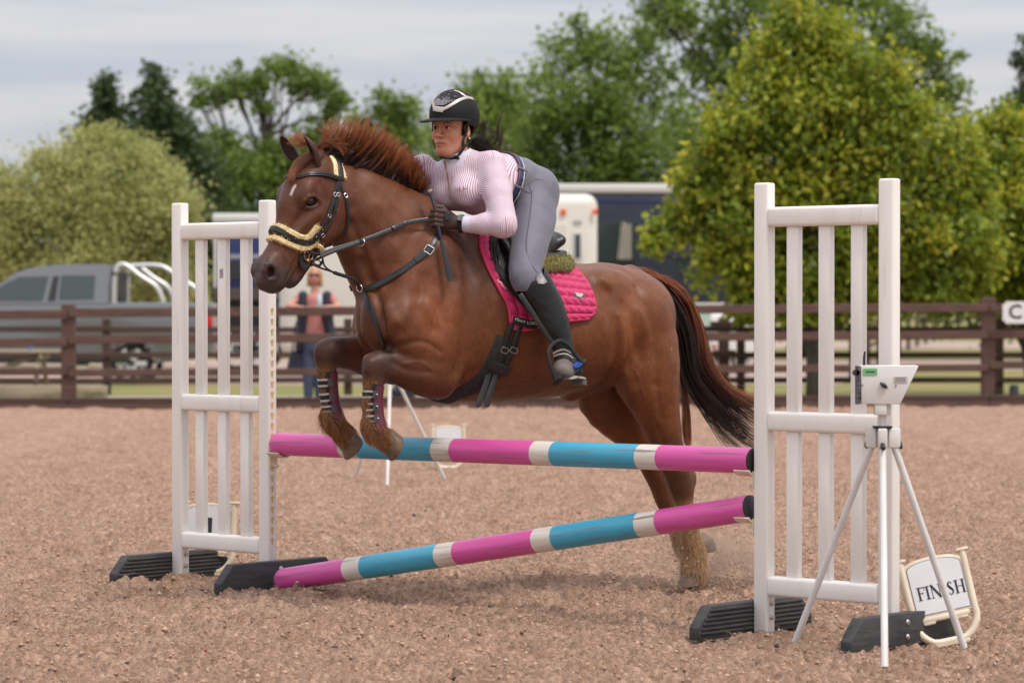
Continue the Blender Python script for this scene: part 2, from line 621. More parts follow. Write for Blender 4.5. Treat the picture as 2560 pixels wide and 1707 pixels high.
for _ in range(280):                                   # hoof prints with a pushed-up rim
    px_, py_ = rng.uniform(-4, 4), rng.uniform(9.4, 24)
    r_ = rng.uniform(0.06, 0.11)
    m_ = (np.abs(GP[:, 0] - px_) < 0.3) & (np.abs(GP[:, 1] - py_) < 0.3)
    d_ = np.hypot(GP[m_, 0] - px_, (GP[m_, 1] - py_) * 0.9) / r_
    hgt[m_] += -0.024 * np.exp(-d_ ** 2 * 1.6) + 0.020 * np.exp(-((d_ - 1.35) / 0.4) ** 2) * (0.5 + 0.5 * c2[m_])
for (qx, qy, s_, a_) in ((0.86, 13.9, 0.16, -0.01), (-1.0, 13.75, 0.12, 0.022), (-1.45, 14.2, 0.14, 0.020), (1.0, 11.85, 0.14, 0.012), (1.5, 11.4, 0.16, 0.014), (-0.95, 13.55, 0.22, 0.018)):
    d_ = np.hypot(GP[:, 0] - qx, GP[:, 1] - qy) / s_
    hgt += a_ * np.exp(-d_ ** 2) * (0.7 + 0.6 * c2)
fade = np.clip((GP[:, 1] - 8.6) / 0.6, 0, 1)
GP[:, 2] = hgt * fade - 0.004
ng, mg = GX.shape
ii, jj = np.meshgrid(np.arange(ng - 1), np.arange(mg - 1), indexing='ij')
a0 = (ii * mg + jj).ravel()
GQ = np.stack([a0, a0 + 1, a0 + mg + 1, a0 + mg], 1)
M_sand = bpy.data.materials.new('arena_sand')
M_sand.use_nodes = True
nt = M_sand.node_tree
b_ = nt.nodes['Principled BSDF']
b_.inputs['Roughness'].default_value = 0.95
b_.inputs['Specular IOR Level'].default_value = 0.12
tc = nt.nodes.new('ShaderNodeTexCoord')
def nnoise(scale, detail=5.0, rough=0.6):
    n = nt.nodes.new('ShaderNodeTexNoise')
    n.inputs['Scale'].default_value = scale; n.inputs['Detail'].default_value = detail; n.inputs['Roughness'].default_value = rough
    nt.links.new(tc.outputs['Object'], n.inputs['Vector'])
    return n
def nramp(src, lo, hi):
    r = nt.nodes.new('ShaderNodeMapRange')
    r.inputs['From Min'].default_value = lo; r.inputs['From Max'].default_value = hi
    nt.links.new(src, r.inputs['Value'])
    return r.outputs['Result']
def nmix(fac, c1_, c2_):
    m = nt.nodes.new('ShaderNodeMixRGB')
    nt.links.new(fac, m.inputs['Fac'])
    for s, c in (('Color1', c1_), ('Color2', c2_)):
        if isinstance(c, tuple): m.inputs[s].default_value = (*c, 1)
        else: nt.links.new(c, m.inputs[s])
    return m.outputs['Color']
n1_, n2_, n3_, n4_ = nnoise(3.0), nnoise(34.0, 6.0, 0.7), nnoise(95.0, 4.0, 0.7), nnoise(0.7, 3.0)
cA = nmix(nramp(n1_.outputs['Fac'], 0.35, 0.68), (0.500, 0.325, 0.234), (0.415, 0.254, 0.175))
cB = nmix(nramp(n2_.outputs['Fac'], 0.52, 0.72), cA, (0.185, 0.115, 0.083))
cC = nmix(nramp(n3_.outputs['Fac'], 0.60, 0.72), cB, (0.085, 0.068, 0.062))
cD = nmix(nramp(n4_.outputs['Fac'], 0.45, 0.75), cC, cA)
vo = nt.nodes.new('ShaderNodeTexVoronoi'); vo.inputs['Scale'].default_value = 48.0
nt.links.new(tc.outputs['Object'], vo.inputs['Vector'])
cE = nmix(nramp(vo.outputs['Distance'], 0.20, 0.06), cD, (0.53, 0.365, 0.27))
wob = nt.nodes.new('ShaderNodeMixRGB'); wob.blend_type = 'ADD'; wob.inputs['Fac'].default_value = 0.06
nt.links.new(tc.outputs['Object'], wob.inputs['Color1']); nt.links.new(n2_.outputs['Color'], wob.inputs['Color2'])
v2 = nt.nodes.new('ShaderNodeTexVoronoi'); v2.inputs['Scale'].default_value = 30.0
nt.links.new(wob.outputs['Color'], v2.inputs['Vector'])
sx = nt.nodes.new('ShaderNodeSeparateXYZ'); nt.links.new(v2.outputs['Color'], sx.inputs['Vector'])
gm = nt.nodes.new('ShaderNodeMapRange'); gm.inputs['To Min'].default_value = 0.76; gm.inputs['To Max'].default_value = 1.14
nt.links.new(sx.outputs['X'], gm.inputs['Value'])
sc_ = nt.nodes.new('ShaderNodeVectorMath'); sc_.operation = 'SCALE'
nt.links.new(cE, sc_.inputs[0]); nt.links.new(gm.outputs['Result'], sc_.inputs['Scale'])
nt.links.new(sc_.outputs['Vector'], b_.inputs['Base Color'])
bp3 = nt.nodes.new('ShaderNodeBump'); bp3.inputs['Strength'].default_value = 0.5; bp3.inputs['Distance'].default_value = 0.02; bp3.invert = True
nt.links.new(v2.outputs['Distance'], bp3.inputs['Height'])
bp = nt.nodes.new('ShaderNodeBump'); bp.inputs['Strength'].default_value = 1.0; bp.inputs['Distance'].default_value = 0.022
nt.links.new(n2_.outputs['Fac'], bp.inputs['Height'])
bp2 = nt.nodes.new('ShaderNodeBump'); bp2.inputs['Strength'].default_value = 0.9; bp2.inputs['Distance'].default_value = 0.008
nt.links.new(n3_.outputs['Fac'], bp2.inputs['Height']); nt.links.new(bp.outputs['Normal'], bp2.inputs['Normal'])
nt.links.new(bp2.outputs['Normal'], bp3.inputs['Normal']); nt.links.new(bp3.outputs['Normal'], b_.inputs['Normal'])
gr = mesh_np('arena_ground', GP, GQ, M_sand)
tag(gr, 'churned pinkish sand and fibre surface of the riding arena', None, None, 'structure')
def ground_z(x, y):
    i = np.clip(np.searchsorted(ys, y) - 1, 0, ng - 2); j = np.clip(np.searchsorted(xs, x) - 1, 0, mg - 2)
    return GP[i * mg + j, 2]
# loose crumbs of sand, rubber and fibre
NC = 62000
cy = 9.4 + (rng.uniform(0, 1, NC) ** 1.25) * 15
cx = rng.uniform(-1, 1, NC) * (0.19 * cy + 0.5)
cz = ground_z(cx, cy)
rr = np.where(rng.uniform(0, 1, NC) < 0.16, rng.uniform(0.008, 0.015, NC), rng.uniform(0.003, 0.008, NC))
octv = np.array([(1, 0, 0), (-1, 0, 0), (0, 1, 0), (0, -1, 0), (0, 0, 1), (0, 0, -1)], float)
octf = np.array([(0, 2, 4), (2, 1, 4), (1, 3, 4), (3, 0, 4), (2, 0, 5), (1, 2, 5), (3, 1, 5), (0, 3, 5)])
CV = octv[None] * rng.uniform(0.5, 1.3, (NC, 6, 3)) * rr[:, None, None]
ca, sa = np.cos(rng.uniform(0, 6.28, NC)), np.sin(rng.uniform(0, 6.28, NC))
CV = np.stack([CV[:, :, 0] * ca[:, None] - CV[:, :, 1] * sa[:, None], CV[:, :, 0] * sa[:, None] + CV[:, :, 1] * ca[:, None], CV[:, :, 2] * 0.8], 2)
CV += np.stack([cx, cy, cz + 0.10 * rr], 1)[:, None, :]
CF = (octf[None] + 6 * np.arange(NC)[:, None, None]).reshape(-1, 3)
M_crumb = mat('sand_crumbs', (1, 1, 1), rough=0.95, scale=90, attr='Col', attr_mul=0.1, spec=0.1)
cr_ = mesh_np('sand_crumbs', CV.reshape(-1, 3), CF, M_crumb, smooth=False)
pal = np.array([(0.48, 0.318, 0.232), (0.42, 0.265, 0.186), (0.33, 0.21, 0.15), (0.09, 0.085, 0.09), (0.055, 0.055, 0.06), (0.46, 0.35, 0.28), (0.34, 0.06, 0.05)])
pi = rng.choice(len(pal), NC, p=[0.44, 0.31, 0.18, 0.018, 0.008, 0.040, 0.004])
col_attr(cr_, np.repeat(pal[pi] * rng.uniform(0.8, 1.15, (NC, 1)), 6, axis=0))
tag(cr_, 'loose crumbs of sand and rubber on the arena', None, None, 'stuff')
# short matted fibres
ss, rd, cc = [], [], []
for _ in range(30000):
    y_ = 9.4 + (rng.uniform() ** 1.4) * 9; x_ = rng.uniform(-1, 1) * (0.19 * y_ + 0.3)
    L_ = rng.uniform(0.012, 0.042); a_ = rng.uniform(0, 6.28); up = rng.uniform(0.1, 0.7)
    t_ = np.linspace(0, 1, 4)[:, None]
    b0 = np.array([x_, y_, ground_z(np.array([x_]), np.array([y_]))[0]])
    ss.append(b0 + L_ * (t_ * np.array([math.cos(a_), math.sin(a_), 0]) + (t_ * (1 - 0.6 * t_)) * np.array([0, 0, up])) + rng.normal(0, 0.002, (4, 3)) * t_)
    rd.append(rng.uniform(0.0007, 0.0014))
    cc.append(np.tile(pal[rng.choice([0, 1, 2, 3, 5], p=[0.45, 0.25, 0.15, 0.05, 0.10])] * rng.uniform(0.8, 1.2), (4, 1)))
M_fibre = bpy.data.materials.new('fibre'); M_fibre.use_nodes = True
at_ = M_fibre.node_tree.nodes.new('ShaderNodeAttribute'); at_.attribute_name = 'Col'
M_fibre.node_tree.nodes['Principled BSDF'].inputs['Roughness'].default_value = 0.9
M_fibre.node_tree.links.new(at_.outputs['Color'], M_fibre.node_tree.nodes['Principled BSDF'].inputs['Base Color'])
fb = hair('matted_fibres', ss, rd, M_fibre, None, tip=0.5, cols=np.concatenate(cc))
tag(fb, 'short matted fibres standing up from the arena sand', None, None, 'stuff')

# beyond the fence
def sheet(name, pts, m, z, label):
    o = mesh_np(name, [(p[0], p[1], z) for p in pts], [tuple(range(len(pts)))], m, smooth=False)
    return tag(o, label, None, None, 'structure')
M_grass = mat('dry_grass', (0.150, 0.165, 0.034), (0.235, 0.185, 0.060), rough=0.95, scale=0.5, detail=8.0, contrast=(0.35, 0.62), bump=0.6, bscale=9, bdist=0.05)
M_track = mat('gravel_track', (0.40, 0.29, 0.24), (0.33, 0.24, 0.19), rough=0.95, scale=1.3, detail=8.0, bump=0.4, bscale=14)
M_path = mat('pale_gravel', (0.44, 0.38, 0.32), (0.36, 0.30, 0.24), rough=0.95, scale=1.5, detail=8.0, bump=0.4, bscale=14)
sheet('grass_field', [(-900, 39.2), (900, 40.4), (900, 1500), (-900, 1500)], M_grass, -0.012, 'dry yellow green grass beyond the arena fence')
sheet('gravel_path', [(-30, 39.3), (0.6, 39.7), (0.9, 43.6), (-30, 43.2)], M_path, -0.006, 'pale gravel path along the outside of the fence')
sheet('parking_track', [(-60, 49.4), (5.5, 49.8), (7, 60), (40, 66), (40, 74), (-60, 72)], M_track, -0.006, 'pinkish gravel parking track behind the fence')
sheet('far_track', [(-20, 92), (70, 90), (70, 108), (-20, 110)], M_track, -0.004, 'pinkish far track across the grass field')
# ------------------------------------------------------------------ fences
M_wood = mat('brown_stained_wood', (0.072, 0.036, 0.027), (0.130, 0.069, 0.052), rough=0.75, scale=7, stretch=(0.35, 3, 6), bump=0.25, bscale=30, contrast=(0.3, 0.7), wear=((0.045, 0.024, 0.020), (3.0, 9, 9), (0.60, 0.72)))
M_wood2 = mat('dark_stained_wood', (0.050, 0.026, 0.019), (0.080, 0.043, 0.030), rough=0.8, scale=6, stretch=(0.35, 3, 6), bump=0.2, bscale=30)
def beam(name, p, q, h, t, m, parent, base):
    p, q = np.asarray(p, float), np.asarray(q, float)
    d = q - p; L_ = np.linalg.norm(d)
    M = Matrix.Rotation(math.atan2(d[1], d[0]), 4, 'Z') @ Matrix.Rotation(-math.asin(d[2] / L_), 4, 'Y')
    return box_obj(name, (p + q) / 2 - base, (L_, t, h), m, parent, M, bevel=0.008, seg=1)
fen = empty('arena_fence', (0, 39.0, 0), 0, 'brown post and rail fence with kick board along the arena edge', 'fence')
fb0 = np.array([0, 39.0, 0])
posts_u = [-2892, -2126, -1360, -594, 172, 938, 1704, 2470, 3236, 4002, 4768]
fx = [at(u, 900, 38.4 + (u / 2560) * 1.2)[0] for u in posts_u]
def lr(u, a, b): return a + (b - a) * u / 2560
for u, x in zip(posts_u, fx):
    yy = fence_y(x)
    H_ = lr(u, 1.31, 1.42)
    box_obj('post', (x, yy - 39.0, H_ / 2), (0.18, 0.13, H_), M_wood, fen, bevel=0.012, seg=1)
for i in range(len(fx) - 1):
    x0, x1 = fx[i], fx[i + 1]
    u0, u1 = posts_u[i], posts_u[i + 1]
    for za, zb, h in ((1.197, 1.285, 0.115), (0.842, 0.925, 0.112), (0.467, 0.505, 0.098)):
        jit = rng.normal(0, 0.008)
        beam('rail', (x0 + 0.005, fence_y(x0) - 0.085, lr(u0, za, zb) + jit), (x1 - 0.005, fence_y(x1) - 0.085, lr(u1, za, zb) + jit), h, 0.045, M_wood, fen, fb0)
    beam('kick_board', (x0 + 0.004, fence_y(x0) - 0.09, 0.085), (x1 - 0.004, fence_y(x1) - 0.09, 0.085), 0.085, 0.05, M_wood2, fen, fb0)
    beam('kick_board', (x0 + 0.004, fence_y(x0) - 0.125, 0.005), (x1 - 0.004, fence_y(x1) - 0.125, 0.005), 0.08, 0.05, M_wood, fen, fb0)
re2 = empty('paddock_fence', (0, 44.0, 0), 0, 'dark lower post and rail fence standing behind the arena fence', 'fence')
rb0 = np.array([0, 44.0, 0])
pu = [-960, -350, 267, 870, 1473, 1852, 2498, 3100, 3700]
px2 = [at(u, 900, 44.0)[0] for u in pu]
for x in px2: box_obj('post', (x, 0, 0.56), (0.12, 0.11, 1.12), M_wood2, re2, bevel=0.01, seg=1)
for x0, x1 in zip(px2[:-1], px2[1:]):
    for z in (0.96, 0.585, 0.215):
        beam('rail', (x0 + 0.004, 43.92, z), (x1 - 0.004, 43.92, z + rng.normal(0, 0.01)), 0.085, 0.04, M_wood2, re2, rb0)
gp_ = empty('gate_post', (at(1809, 900, 45.0)[0], 45.0, 0), 0, 'stout dark wooden gate post with short cross piece behind the fence', 'post')
box_obj('upright', (0, 0, 0.56), (0.16, 0.16, 1.12), M_wood2, gp_, bevel=0.012)
box_obj('cross_piece', (0, -0.09, 1.02), (0.42, 0.05, 0.11), M_wood2, gp_, bevel=0.01)
box_obj('cross_piece', (0, -0.09, 0.60), (0.34, 0.05, 0.09), M_wood2, gp_, bevel=0.01)
# far fence running away across the field
ff = empty('field_fence', (4.5, 55, 0), 0, 'low dark fence running away across the far grass field', 'fence')
fp = []
for k in range(9):
    t = k / 8
    u_, d_ = 2130 + 205 * t ** 0.8, 52 + 58 * t
    p = at(u_, 800, d_); p[2] = 0
    fp.append(p)
    box_obj('post', (p[0] - 4.5, p[1] - 55, 0.5), (0.10, 0.10, 1.0), M_wood2, ff)
for a, b in zip(fp[:-1], fp[1:]):
    for z in (0.9, 0.5): beam('rail', a + [0, 0, z], b + [0, 0, z], 0.08, 0.035, M_wood2, ff, np.array([4.5, 55, 0]))
# dressage letter
M_board = mat('white_board', (0.74, 0.74, 0.73), rough=0.4)
M_letter = mat('black_letter', (0.012, 0.012, 0.013), rough=0.5)
cpos = at(2538, 781, 39.3)
cs = empty('letter_sign', cpos, 0, 'white square letter sign reading C on the fence rail', 'sign')
bm = bmesh.new(); add_box(bm, (0, 0, 0), (0.33, 0.012, 0.29), bevel=0.0)
bmesh.ops.bevel(bm, geom=[e for e in bm.edges if abs(e.verts[0].co.x - e.verts[1].co.x) < 1e-5 and abs(e.verts[0].co.z - e.verts[1].co.z) < 1e-5], offset=0.035, segments=4, affect='EDGES')
bm_obj('board', bm, M_board, cs)
me = text_data('C', 0.26, 0.001, True)
o = link('lettering', me, M_letter, cs); o.rotation_euler = (math.pi / 2, 0, 0); o.location = (0, -0.0085, 0.0)
# ------------------------------------------------------------------ vehicles behind the fence
M_grey = mat('grey_car_paint', (0.18, 0.184, 0.192), rough=0.28, metal=0.3, coat=0.5)
M_glass = mat('dark_glass', (0.03, 0.045, 0.045), rough=0.05, spec=0.9)
M_chrome = mat('chrome_tube', (0.66, 0.65, 0.63), rough=0.42, metal=0.7)
M_tyre = mat('tyre_rubber', (0.015, 0.015, 0.016), rough=0.85)
M_alloy = mat('alloy_wheel', (0.60, 0.60, 0.60), rough=0.4, metal=0.3)
M_taill = mat('red_lens', (0.55, 0.012, 0.015), rough=0.2)
M_dark = mat('dark_trim', (0.022, 0.022, 0.024), rough=0.6)
M_whitev = mat('white_vehicle_panel', (0.70, 0.675, 0.60), (0.66, 0.63, 0.56), rough=0.42, scale=0.8)
M_navy = mat('navy_panel', (0.017, 0.020, 0.036), (0.022, 0.025, 0.040), rough=0.35, scale=1.2)
M_navy2 = mat('bright_navy_panel', (0.018, 0.030, 0.115), rough=0.35)
M_roof = mat('pale_roof', (0.62, 0.60, 0.56), rough=0.5)
M_orange = mat('orange_lens', (0.80, 0.12, 0.03), rough=0.3)
def wheel(parent, x, y, z, R, W):
    w = bpy.data.objects.new('wheel', None); COL.objects.link(w); w.parent = parent; w.location = (x, y, z)
    prof = [(-W / 2, R * 0.78), (-W / 2, R * 0.93), (-W * 0.35, R), (W * 0.35, R), (W / 2, R * 0.93), (W / 2, R * 0.78)]
    n = 32
    V = [(r * math.cos(2 * math.pi * k / n), yy, r * math.sin(2 * math.pi * k / n)) for yy, r in prof for k in range(n)]
    Fs = [(j * n + k, j * n + (k + 1) % n, (j + 1) * n + (k + 1) % n, (j + 1) * n + k) for j in range(len(prof) - 1) for k in range(n)]
    mesh_np('tyre', V, Fs, M_tyre, w)
    bm = bmesh.new()
    bmesh.ops.create_cone(bm, cap_ends=False, segments=32, radius1=R * 0.79, radius2=R * 0.79, depth=W * 0.9, matrix=Matrix.Rotation(math.pi / 2, 4, 'X'))
    for k in range(6):
        a = k * math.pi / 3
        M = Matrix.Rotation(a, 4, 'Y')
        add_box(bm, M @ Vector((R * 0.40, -W * 0.44, 0)), (R * 0.74, 0.03, R * 0.24), M)
    bmesh.ops.create_cone(bm, cap_ends=True, segments=16, radius1=R * 0.18, radius2=R * 0.15, depth=0.05, matrix=Matrix.Translation((0, -W * 0.38, 0)) @ Matrix.Rotation(math.pi / 2, 4, 'X'))
    bm_obj('rim', bm, M_alloy, w)
    return w
D_ = 50.0; S_ = F / D_; U0 = 130.0
org = at(U0, 958, D_); org[2] = 0.0
pk = empty('pickup_truck', org, 0, 'grey double cab pickup truck with chrome roll bar behind the fence', 'pickup')
def pz(u, v): return ((u - U0) / S_, 1.31 + (764 - v) / S_)
# lower body with wheel arches
WC, WF = pz(327, 908), pz(-165, 908)
R_ = 0.33
arch = lambda c: [(c[0] + 0.42 * math.cos(a), c[1] + 0.40 * math.sin(a)) for a in np.linspace(0, math.pi, 12)]
sill = pz(0, 905)[1]
poly = [pz(-265, 800), pz(-262, 870), (pz(-262, 0)[0], sill + 0.05)] + [p for p in arch(WF)[::-1]] + [p for p in arch(WC)[::-1]] + [(pz(528, 0)[0], sill + 0.08), pz(533, 850), pz(531, 757), pz(276, 757), pz(272, 762), pz(-60, 762), pz(-150, 775), pz(-245, 788)]
prism_obj('body', poly, 1.80, M_grey, pk, bevel=0.035, loc=(0, 0.9, 0))
cabp = [pz(-70, 764), pz(5, 703), pz(35, 681), pz(75, 668), pz(143, 661), pz(262, 660), pz(276, 668), pz(273, 764)]
bm = bmesh.new()
A = [bm.verts.new((p[0], 0.02 + 0.17 * max(0, (p[1] - 1.3) / 0.75), p[1])) for p in cabp]
B = [bm.verts.new((p[0], 1.78 - 0.17 * max(0, (p[1] - 1.3) / 0.75), p[1])) for p in cabp]
n = len(cabp)
bm.faces.new(A); bm.faces.new(B[::-1])
for i in range(n): bm.faces.new((A[i], B[i], B[(i + 1) % n], A[(i + 1) % n]))
bmesh.ops.recalc_face_normals(bm, faces=bm.faces[:])
bmesh.ops.bevel(bm, geom=bm.edges[:], offset=0.03, segments=2, affect='EDGES')
bm_obj('cab', bm, M_grey, pk, smooth=True, auto=35)
def side_glass(pts, m=M_glass):
    V = [(p[0], 0.02 + 0.17 * max(0, (p[1] - 1.3) / 0.75) - 0.008, p[1]) for p in pts]
    V += [(v[0], v[1] + 0.01, v[2]) for v in V]
    n = len(pts)
    mesh_np('window', V, [tuple(range(n))] + [(i, (i + 1) % n, n + (i + 1) % n, n + i) for i in range(n)], m, pk, smooth=False)
side_glass([pz(-48, 752), pz(12, 708), pz(45, 692), pz(120, 690), pz(106, 752)])
side_glass([pz(118, 752), pz(131, 690), pz(145, 690), pz(138, 752)], M_dark)
side_glass([pz(146, 750), pz(151, 688), pz(236, 688), pz(234, 748)])
box_obj('side_trim', (pz(130, 0)[0], -0.005, sill + 0.04), (2.6, 0.05, 0.09), M_dark, pk, bevel=0.015)
for y_ in (0.06, 1.74):
    P = [(pz(u, v)[0], y_, pz(u, v)[1]) for u, v in ((284, 757), (286, 700), (294, 668), (312, 662))]
    P += [(pz(u, v)[0] , y_, pz(u, v)[1]) for u, v in ((350, 690), (388, 715), (402, 740), (407, 757))]
    tube_obj('roll_bar', spline(P, 4), 0.045, M_chrome, pk, n=10)
tube_obj('roll_bar', [(pz(297, 668)[0], 0.06, pz(0, 664)[1]), (pz(297, 668)[0], 1.74, pz(0, 664)[1])], 0.045, M_chrome, pk, n=10)
P = [(pz(u, v)[0], 1.5, pz(u, v)[1]) for u, v in ((300, 662), (375, 662), (420, 690), (470, 722), (486, 740), (490, 757))]
tube_obj('roll_bar', spline(P, 4), 0.042, M_chrome, pk, n=10)
box_obj('tail_lamp', (pz(524, 0)[0], 0.0, pz(0, 808)[1]), (0.10, 0.08, 0.26), M_taill, pk, bevel=0.015)
box_obj('headboard', (pz(283, 0)[0], 0.9, pz(0, 715)[1]), (0.05, 1.5, 0.5), M_dark, pk, bevel=0.01)
fl_ = arch(WC)
bm = bmesh.new()
for a, b in zip(fl_[:-1], fl_[1:]):
    va = [bm.verts.new(Vector((WC[0] + (p[0] - WC[0]) * k, y_, WC[1] + (p[1] - WC[1]) * k))) for p in (a, b) for k, y_ in ((0.98, -0.012), (1.22, -0.012))]
    bm.faces.new((va[0], va[1], va[3], va[2]))
bmesh.ops.remove_doubles(bm, verts=bm.verts[:], dist=1e-4)
r_ = bmesh.ops.extrude_face_region(bm, geom=bm.faces[:]); bmesh.ops.translate(bm, verts=[g for g in r_['geom'] if isinstance(g, bmesh.types.BMVert)], vec=(0, 0.06, 0))
bm_obj('wheel_arch_flare', bm, M_grey, pk)
for x in (WC[0], WF[0]):
    for y_ in (0.16, 1.64): wheel(pk, x, y_, WC[1], R_ + 0.01, 0.25)

def van(name, label, cat, u0, u1, vt, vb, d, depth, m, roofm=None, roof_h=0.0, bev=0.10):
    s = F / d
    o = at((u0 + u1) / 2, 900, d); o[2] = 0
    t = empty(name, o, 0, label, cat)
    w = (u1 - u0) / s
    zt, zb = 1.31 + (764 - vt) / s, 1.31 + (764 - vb) / s
    box_obj('body', (0, depth / 2, (zt - roof_h + zb) / 2), (w, depth, zt - roof_h - zb), m, t, bevel=bev, seg=3)
    if roofm: box_obj('roof', (0, depth / 2, zt - roof_h / 2 + 0.002), (w + 0.06, depth + 0.06, roof_h), roofm, t, bevel=min(0.06, roof_h * 0.4), seg=2)
    def q(u, v): return ((u - (u0 + u1) / 2) / s, 1.31 + (764 - v) / s)
    def panel(nm, ua, va, ub, vb_, mm, y_=-0.012, th=0.03):
        a, b = q(ua, va), q(ub, vb_)
        return box_obj(nm, ((a[0] + b[0]) / 2, y_, (a[1] + b[1]) / 2), (abs(b[0] - a[0]), th, abs(a[1] - b[1])), mm, t, bevel=0.008, seg=1)
    return t, panel, q, w, zb
hb_, pn, q_, w_, zb_ = van('horsebox', 'cream horsebox with small orange marker lamps parked behind the rider', 'horsebox', 697, 1494, 484, 890, 56.0, 2.3, M_whitev, None, 0, 0.22)
for u in (1408, 1487):
    pn('marker_lamp', u - 6, 523, u + 7, 537, M_orange, -0.02, 0.05)
    pn('marker_lamp', u - 6 - 560, 523, u + 7 - 560, 537, M_orange, -0.02, 0.05)
pn('vent_frame', 1432, 580, 1456, 652, M_roof, -0.008, 0.03); pn('vent_window', 1437, 586, 1451, 646, M_glass, -0.02, 0.03)
pn('vent_frame', 1434, 550, 1454, 560, mat('grey_vent', (0.42, 0.41, 0.38), rough=0.6), -0.010, 0.03)
pn('door_panel', 1376, 560, 1418, 880, M_whitev, -0.010, 0.03); pn('skirt', 760, 868, 1440, 905, M_roof, 0.02, 0.05)
for x in (-w_ / 2 + 0.9, w_ / 2 - 1.1): wheel(hb_, x, 0.2, 0.40, 0.40, 0.28)
nv, pn2, q2, w2, zb2 = van('horse_lorry', 'long dark navy horse lorry with pale roof and curtained window', 'lorry', 1330, 1905, 460, 860, 63.0, 2.5, M_navy, M_roof, 0.2, 0.08)
pn2('window_frame', 1494, 552, 1590, 655, M_dark, -0.010, 0.03); pn2('window', 1498, 556, 1586, 651, M_glass, -0.022, 0.03)
M_curt = mat('beige_curtain', (0.36, 0.32, 0.26), (0.28, 0.25, 0.20), rough=0.9, scale=14, stretch=(1, 1, 0.1))
V = []; a0_, a1_ = q2(1543, 560), q2(1578, 648)
for i in range(13):
    x = a0_[0] + (a1_[0] - a0_[0]) * i / 12
    V += [(x * 1.0 + 0.08 * (1 - i / 12), -0.045 - 0.012 * math.cos(i * 1.7), a0_[1]), (x, -0.045 - 0.012 * math.cos(i * 1.7), a1_[1])]
mesh_np('curtain', V, [(2 * i, 2 * i + 1, 2 * i + 3, 2 * i + 2) for i in range(12)], M_curt, nv)
pn2('window', 1699, 645, 1728, 685, M_glass, -0.015, 0.03); pn2('locker_door', 1600, 690, 1680, 800, M_dark, -0.008, 0.03)
pn2('side_bar', 1700, 757, 1890, 771, M_roof, -0.03, 0.05); pn2('stripe', 1340, 500, 1900, 506, M_navy2, -0.006, 0.02)
for x in (-w2 / 2 + 1.0, w2 / 2 - 1.2): wheel(nv, x, 0.2, 0.45, 0.45, 0.28)
lv, pn3, q3, w3, zb3 = van('lorry', 'navy lorry with white rounded roof partly hidden by the left wing', 'lorry', 534, 688, 534, 745, 60.0, 2.4, M_navy2, M_roof, 0.19, 0.10)
pn3('pillar', 535, 566, 543, 720, M_roof, -0.012, 0.03); pn3('side_band', 552, 636, 684, 648, mat('grey_band', (0.25, 0.26, 0.30), rough=0.5), -0.010, 0.03)
pn3('window', 560, 655, 600, 700, M_dark, -0.012, 0.03); pn3('fuel_tank', 536, 720, 684, 750, mat('brown_box', (0.075, 0.055, 0.05), rough=0.7), -0.05, 0.2)
pn3('chassis', 540, 750, 680, 880, M_dark, 0.3, 0.4)
for x in (-w3 / 2 + 0.45, w3 / 2 - 0.3): wheel(lv, x, 0.2, 0.45, 0.45, 0.28)
tv, pn4, q4, w4, zb4 = van('trailer', 'white trailer with pale mint corner standing behind the fence post', 'trailer', 1752, 1886, 784, 892, 58.0, 1.8, mat('bright_white_panel', (0.78, 0.77, 0.75), rough=0.4), None, 0, 0.05)
pn4('corner_panel', 1750, 783, 1778, 893, mat('mint_panel', (0.40, 0.52, 0.45), rough=0.5), -0.012, 0.04); pn4('lamp', 1782, 862, 1790, 872, M_taill, -0.03, 0.03)
pn4('side_rail', 1780, 826, 1884, 832, M_roof, -0.02, 0.04)
for x in (-0.2, 0.35): wheel(tv, x, 0.2, 0.26, 0.26, 0.18)
# ------------------------------------------------------------------ trees
M_bark = mat('bark', (0.085, 0.065, 0.048), (0.045, 0.036, 0.028), rough=0.9, scale=9, stretch=(1, 1, 0.3), bump=0.5, bscale=18)
def leafmat(name, trans):
    m = bpy.data.materials.new(name)
    m.use_nodes = True
    nt = m.node_tree
    b = nt.nodes['Principled BSDF']
    b.inputs['Roughness'].default_value = 0.48
    b.inputs['Specular IOR Level'].default_value = 0.4
    a = nt.nodes.new('ShaderNodeAttribute'); a.attribute_name = 'Col'
    nt.links.new(a.outputs['Color'], b.inputs['Base Color'])
    tr = nt.nodes.new('ShaderNodeBsdfTranslucent')
    nt.links.new(a.outputs['Color'], tr.inputs['Color'])
    ms = nt.nodes.new('ShaderNodeMixShader'); ms.inputs['Fac'].default_value = trans
    nt.links.new(b.outputs['BSDF'], ms.inputs[1]); nt.links.new(tr.outputs['BSDF'], ms.inputs[2])
    nt.links.new(ms.outputs['Shader'], nt.nodes['Material Output'].inputs['Surface'])
    return m
M_leaf = leafmat('leaf', 0.5)
